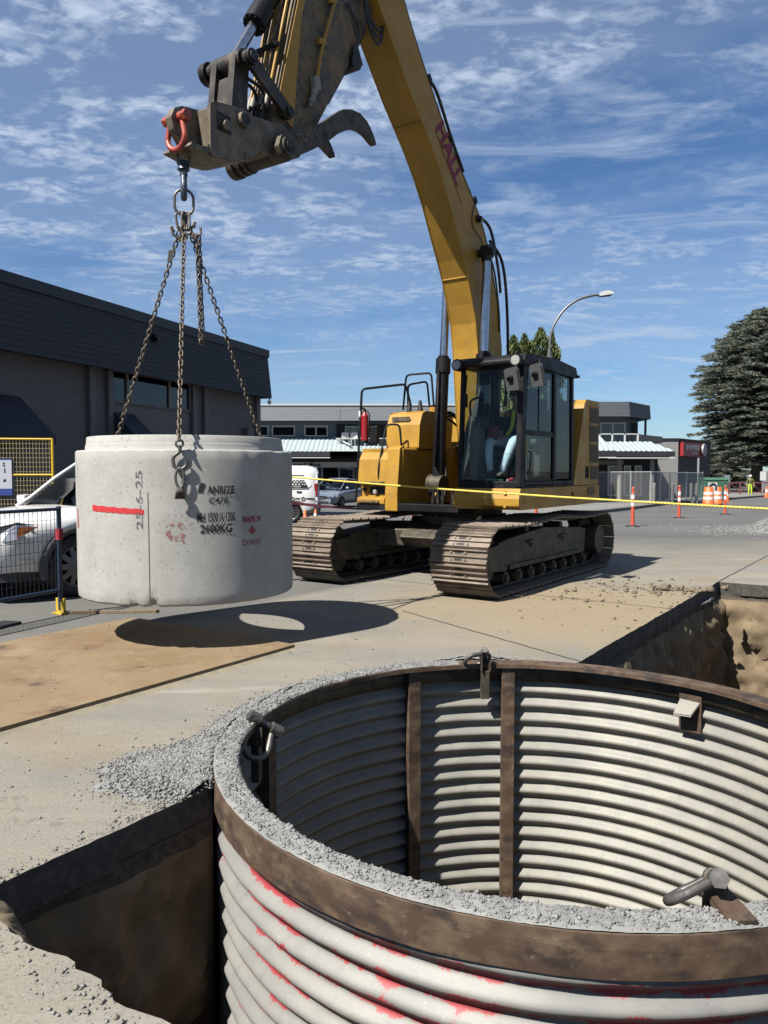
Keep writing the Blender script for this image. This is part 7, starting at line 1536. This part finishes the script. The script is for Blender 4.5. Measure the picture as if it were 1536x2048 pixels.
def cypress(label, u, vtop, d, R_, seed):
    random.seed(seed); b = at(u, 985, d); zt_ = at(u, vtop, d).z; g0 = gz(0, d); H_ = zt_ - g0; tr = thing('cypress_tree', label, 'tree', (b.x, d, g0), group=None); MB().tube([(0, 0, 0), (0, 0, H_*.9)], .12, 8, rs=[.16, .03]).build('trunk', m_bark, tr); C, Dv, Ln, Wd = [], [], [], []
    for k in range(5200):
        t_ = random.random(); r_ = R_*(min(1, (1 - t_)*4.5)**.7)*(.62 + .5*random.random())*(1 + .25*math.sin(t_*40 + seed)); az = random.uniform(0, 2*PI); C.append((r_*math.cos(az), r_*math.sin(az), .4 + t_*(H_ - .35))); Dv.append((math.cos(az)*.5 + random.gauss(0, .3), math.sin(az)*.5 + random.gauss(0, .3), 1)); Ln.append(random.uniform(.15, .42)); Wd.append(random.uniform(.05, .14))
    leaf_mesh('crown', C, Dv, Ln, Wd, [l1, l2], tr, seed)
l1 = mat('cypress_green', (.20, .26, .06), .8, 0, (.28, .32, .09), 2); l2 = mat('cypress_dark', (.10, .15, .04), .8)
for u, v_, R_, sd_, lb_ in ((1024, 676, .62, 1, 'narrow green cypress at the outer end of the row behind the cab'), (1046, 672, .50, 2, 'slender green cypress second in the row behind the cab'), (1078, 660, .80, 3, 'tallest green cypress behind the cab, beside the lamp arm'), (1100, 668, .50, 4, 'green cypress right behind the street lamp pole')): cypress(lb_, u, v_, 40, R_, sd_)
# darker trees filling the end of the road
for u, vt, d, R_, sd_, lb_ in ((1620, 700, 96, 5.5, 21, 'dark evergreen tree standing past the cedar'), (1440, 905, 100, 4.0, 22, 'dark low tree in the shade behind the cedar')): b = at(u, 985, d); Hh = at(u, vt, d).z - gz(0, d); cedar('evergreen_tree', lb_, (b.x, d, gz(0, d)), [(0, R_*.7), (.3, R_), (.7, R_*.8), (1, .3)], Hh, 170, sd_)

# ------------------------------------------------------------------ far right: wire fence, bin, rail fence, signs
m_gal = mat('galvanised_pipe', (.75, .77, .79), .5, .4); cf = thing('wire_fence', 'galvanised chain link fence around the corner shop', 'fence'); Pf = [at(u, 960, d) for u, d in ((1120, 44), (1222, 43), (1302, 42.5), (1340, 44), (1405, 47))]
mb = MB(); mw = MB(); zt_f = .0
for k, p_ in enumerate(Pf): p_.z = gz(0, p_.y) + .13
for a, b in zip(Pf[:-1], Pf[1:]):
    n_ = max(2, int((b - a).length/2.2)); H_ = 1.72
    for i in range(n_): q = a.lerp(b, i/n_); MB().cyl(q, q + Vector((0, 0, H_ + .05)), .034, n=8).build('post', m_gal, cf)
    MB().cyl(a + Vector((0, 0, H_)), b + Vector((0, 0, H_)), .024, n=8).build('top_rail', m_gal, cf); MB().cyl(a + Vector((0, 0, .1)), b + Vector((0, 0, .1)), .022, n=8).build('bottom_rail', m_gal, cf)
    Lf = (b - a).length; t_ = (b - a)/Lf; sp = .11; nn_ = t_.cross(Vector((0, 0, 1)))
    for i in range(int((Lf + H_)/sp)):
        for sgn in (1, -1):
            s0_ = i*sp - (H_ if sgn > 0 else 0); s1_ = s0_ + sgn*H_ if sgn > 0 else s0_ - H_; za_, zb__ = .05, H_; x0_, x1_ = s0_, s1_
            def cl(x): return max(0, min(Lf, x))
            if x0_ == x1_: continue
            f0, f1 = (cl(x0_) - x0_)/(x1_ - x0_), (cl(x1_) - x0_)/(x1_ - x0_)
            if abs(f1 - f0) < 1e-3: continue
            p0 = a + t_*cl(x0_) + Vector((0, 0, za_ + (zb__ - za_)*f0)); p1 = a + t_*cl(x1_) + Vector((0, 0, za_ + (zb__ - za_)*f1)); dq = (p1 - p0).normalized().cross(nn_)*.0045
            mw.add([p0 + dq, p1 + dq, p1 - dq, p0 - dq, p0 + dq + nn_*.006, p1 + dq + nn_*.006, p1 - dq + nn_*.006, p0 - dq + nn_*.006], [(0, 1, 2, 3), (7, 6, 5, 4), (0, 4, 5, 1), (2, 6, 7, 3)])
MB().cyl(Pf[-1], Pf[-1] + Vector((0, 0, 1.8)), .034, n=8).build('post', m_gal, cf); mw.build('chain_mesh', m_gal, cf, kind='stuff')
for u_, d_ in ((1308, 41.5), (1345, 44.5), (1382, 47.5), (1393, 48)): p_ = at(u_, 990, d_); o = MB().cyl((0, 0, 0), (0, 0, 1.05), .09, n=12).lathe([(.09, 1.05), (.06, 1.10), (.001, 1.12)], 12).build('bollard', m_pave); o.location = (p_.x, d_, gz(0, d_) + .13); tag(o, 'pale concrete bollard standing along the wire fence', 'bollard', 'bollards along the wire fence')
m_bin = mat('green_bin', (.06, .20, .12), .6, 0, (.09, .25, .16), 5); p_ = at(1426, 985, 56); gb = thing('waste_bin', 'large green waste bin behind the orange drums', 'bin', (p_.x, 56, gz(0, 56))); MB().b2((-.85, -.6, .12), (.85, .6, 1.45)).build('bin_body', m_bin, gb, bevel=.03); MB().prism([(-.65, 1.45), (.65, 1.45), (.5, 1.62), (-.5, 1.58)], -.88, .88, ax='x').build('lid', m_bin, gb, bevel=.02)
for k in (-1, 0, 1): MB().b2((k*.6 - .04, -.65, .2), (k*.6 + .04, -.6, 1.4)).build('rib', m_bin, gb)
m_rfw = mat('dark_red_rail', (.25, .085, .08), .7); rfz = thing('rail_fence', 'dark red timber rail fence in the shade under the cedar', 'fence'); d_ = 69; u0 = 1458
for k in range(8):
    a, b = at(u0 + k*22, 985, d_), at(u0 + (k+1)*22, 985, d_); z = gz(0, d_); MB().b2((a.x - .06, d_ - .06, z), (a.x + .06, d_ + .06, z + 1.25)).build('post', m_rfw, rfz); MB().b2((a.x, d_ - .03, z + 1.1), (b.x, d_ + .03, z + 1.2)).build('rail', m_rfw, rfz); MB().b2((a.x, d_ - .03, z + .25), (b.x, d_ + .03, z + .35)).build('rail', m_rfw, rfz); MB().tube([(a.x, d_, z + .3), (b.x, d_, z + 1.15)] if k % 2 else [(a.x, d_, z + 1.15), (b.x, d_, z + .3)], .04, 4).build('brace', m_rfw, rfz)
def post_sign(name, label, u, v0, v1, w_, d, mm, base_v=None, mark=None):
    c_, z0, z1 = at(u, v1, d), at(u, v1, d).z, at(u, v0, d).z; o = thing(name, label, 'sign', (c_.x, d, gz(0, d))); g0 = gz(0, d); MB().cyl((0, .03, 0), (0, .03, z1 - g0), .03, n=8).build('post', m_gal, o); MB().b2((-w_/2, -.015, z0 - g0), (w_/2, .0, z1 - g0)).build('board', mm, o, bevel=.004)
    return o, (z0 + z1)/2 - g0
post_sign('road_sign', 'small pale blue sign on a post near the bin', 1454, 950, 965, .42, 58, mat('pale_blue_sign', (.35, .45, .5), .5)); post_sign('road_sign', 'white blank sign board seen from the side past the worker', 1526, 943, 961, .52, 66, m_white); post_sign('road_sign', 'grey tall post sign beside the black wall', 1396, 916, 950, .14, 52, m_gal)
o, zc = post_sign('road_sign', 'white square sign with black turn mark behind the drums', 1425, 965, 983, .50, 42, m_white); MB().tube([(.18*math.cos(t), -.03, zc + .18*math.sin(t)) for t in np.linspace(-.8, 3.6, 15)], .045, 6).build('turn_mark', mt, o)
# worker in high visibility clothing
def standing(h_, arms=.12, legspread=.11):
    k = h_/1.78; J = [('pel', (0, 0, .98*k), (.16, .12), 0, None), ('wst', (0, 0, 1.12*k), (.15, .11), 1, 'pel'), ('chs', (0, 0, 1.32*k), (.18, .125), 1, 'wst'), ('nk0', (0, 0, 1.47*k), (.10, .08), 1, 'chs'), ('nk', (.01, 0, 1.53*k), .05, 2, 'nk0'), ('hd0', (.02, 0, 1.62*k), (.072, .078), 2, 'nk'), ('hd1', (.025, 0, 1.71*k), (.075, .085), 2, 'hd0')]
    for s_, nm_ in ((-1, 'r'), (1, 'l')):
        J += [(nm_+'hip', (0, s_*.09, .92*k), .10, 0, 'pel'), (nm_+'kn', (.02, s_*legspread, .50*k), .065, 0, nm_+'hip'), (nm_+'sh_', (0, s_*legspread, .28*k), .058, 3, nm_+'kn'), (nm_+'an', (-.01, s_*legspread, .09*k), .04, 3, nm_+'sh_'), (nm_+'ft', (.08, s_*(legspread + .01), .045), (.045, .035), 4, nm_+'an'), (nm_+'to', (.17, s_*(legspread + .02), .035), (.038, .026), 4, nm_+'ft'), (nm_+'sho', (0, s_*.20, 1.42*k), .07, 1, 'nk0'), (nm_+'el', (-.02, s_*(.25 + arms*.3), 1.13*k), .05, 1, nm_+'sho'), (nm_+'wr', (.08, s_*(.24 + arms*.4), .90*k), .034, 2, nm_+'el')]
        hand(nm_, (.08, s_*(.24 + arms*.4), .90*k), (.15, 0, -1), (1, 0, 0), 1.0, nm_+'wr', J)
    return J
p_ = at(1500, 988, 66); m_hvp = mat('lime_trousers', (.8, 1.1, .08), .8); m_dkv = mat('dark_jacket', (.10, .11, .05), .8, 0, (.35, .42, .05), 4)
root, b_o = person('person', 'worker in lime high visibility trousers and white hard hat by the rail fence', standing(1.8), [m_hvp, m_dkv, m_skin, m_hvp, m_blk], None, (p_.x, 66, gz(0, 66)), -PI/2 - .3)
hh = MB().lathe([(.13, .03), (.115, .05), (.11, .10), (.075, .155), (.001, .17)], 20); head_parts(root, (.03, 0, 1.68), (1, 0, 0), 1.0, m_white, hh)
p_ = gnd(815, 1041); m_short = mat('dark_shorts', (.03, .03, .04), .9); root, b_o = person('person', 'bystander with bare legs, in dark shorts, standing behind the excavator', standing(1.72, .1, .13), [m_short, m_hood, m_skin, m_skin, m_blk], None, (p_.x, p_.y, 0), -PI/2)
head_parts(root, (.03, 0, 1.63), (1, 0, 0))
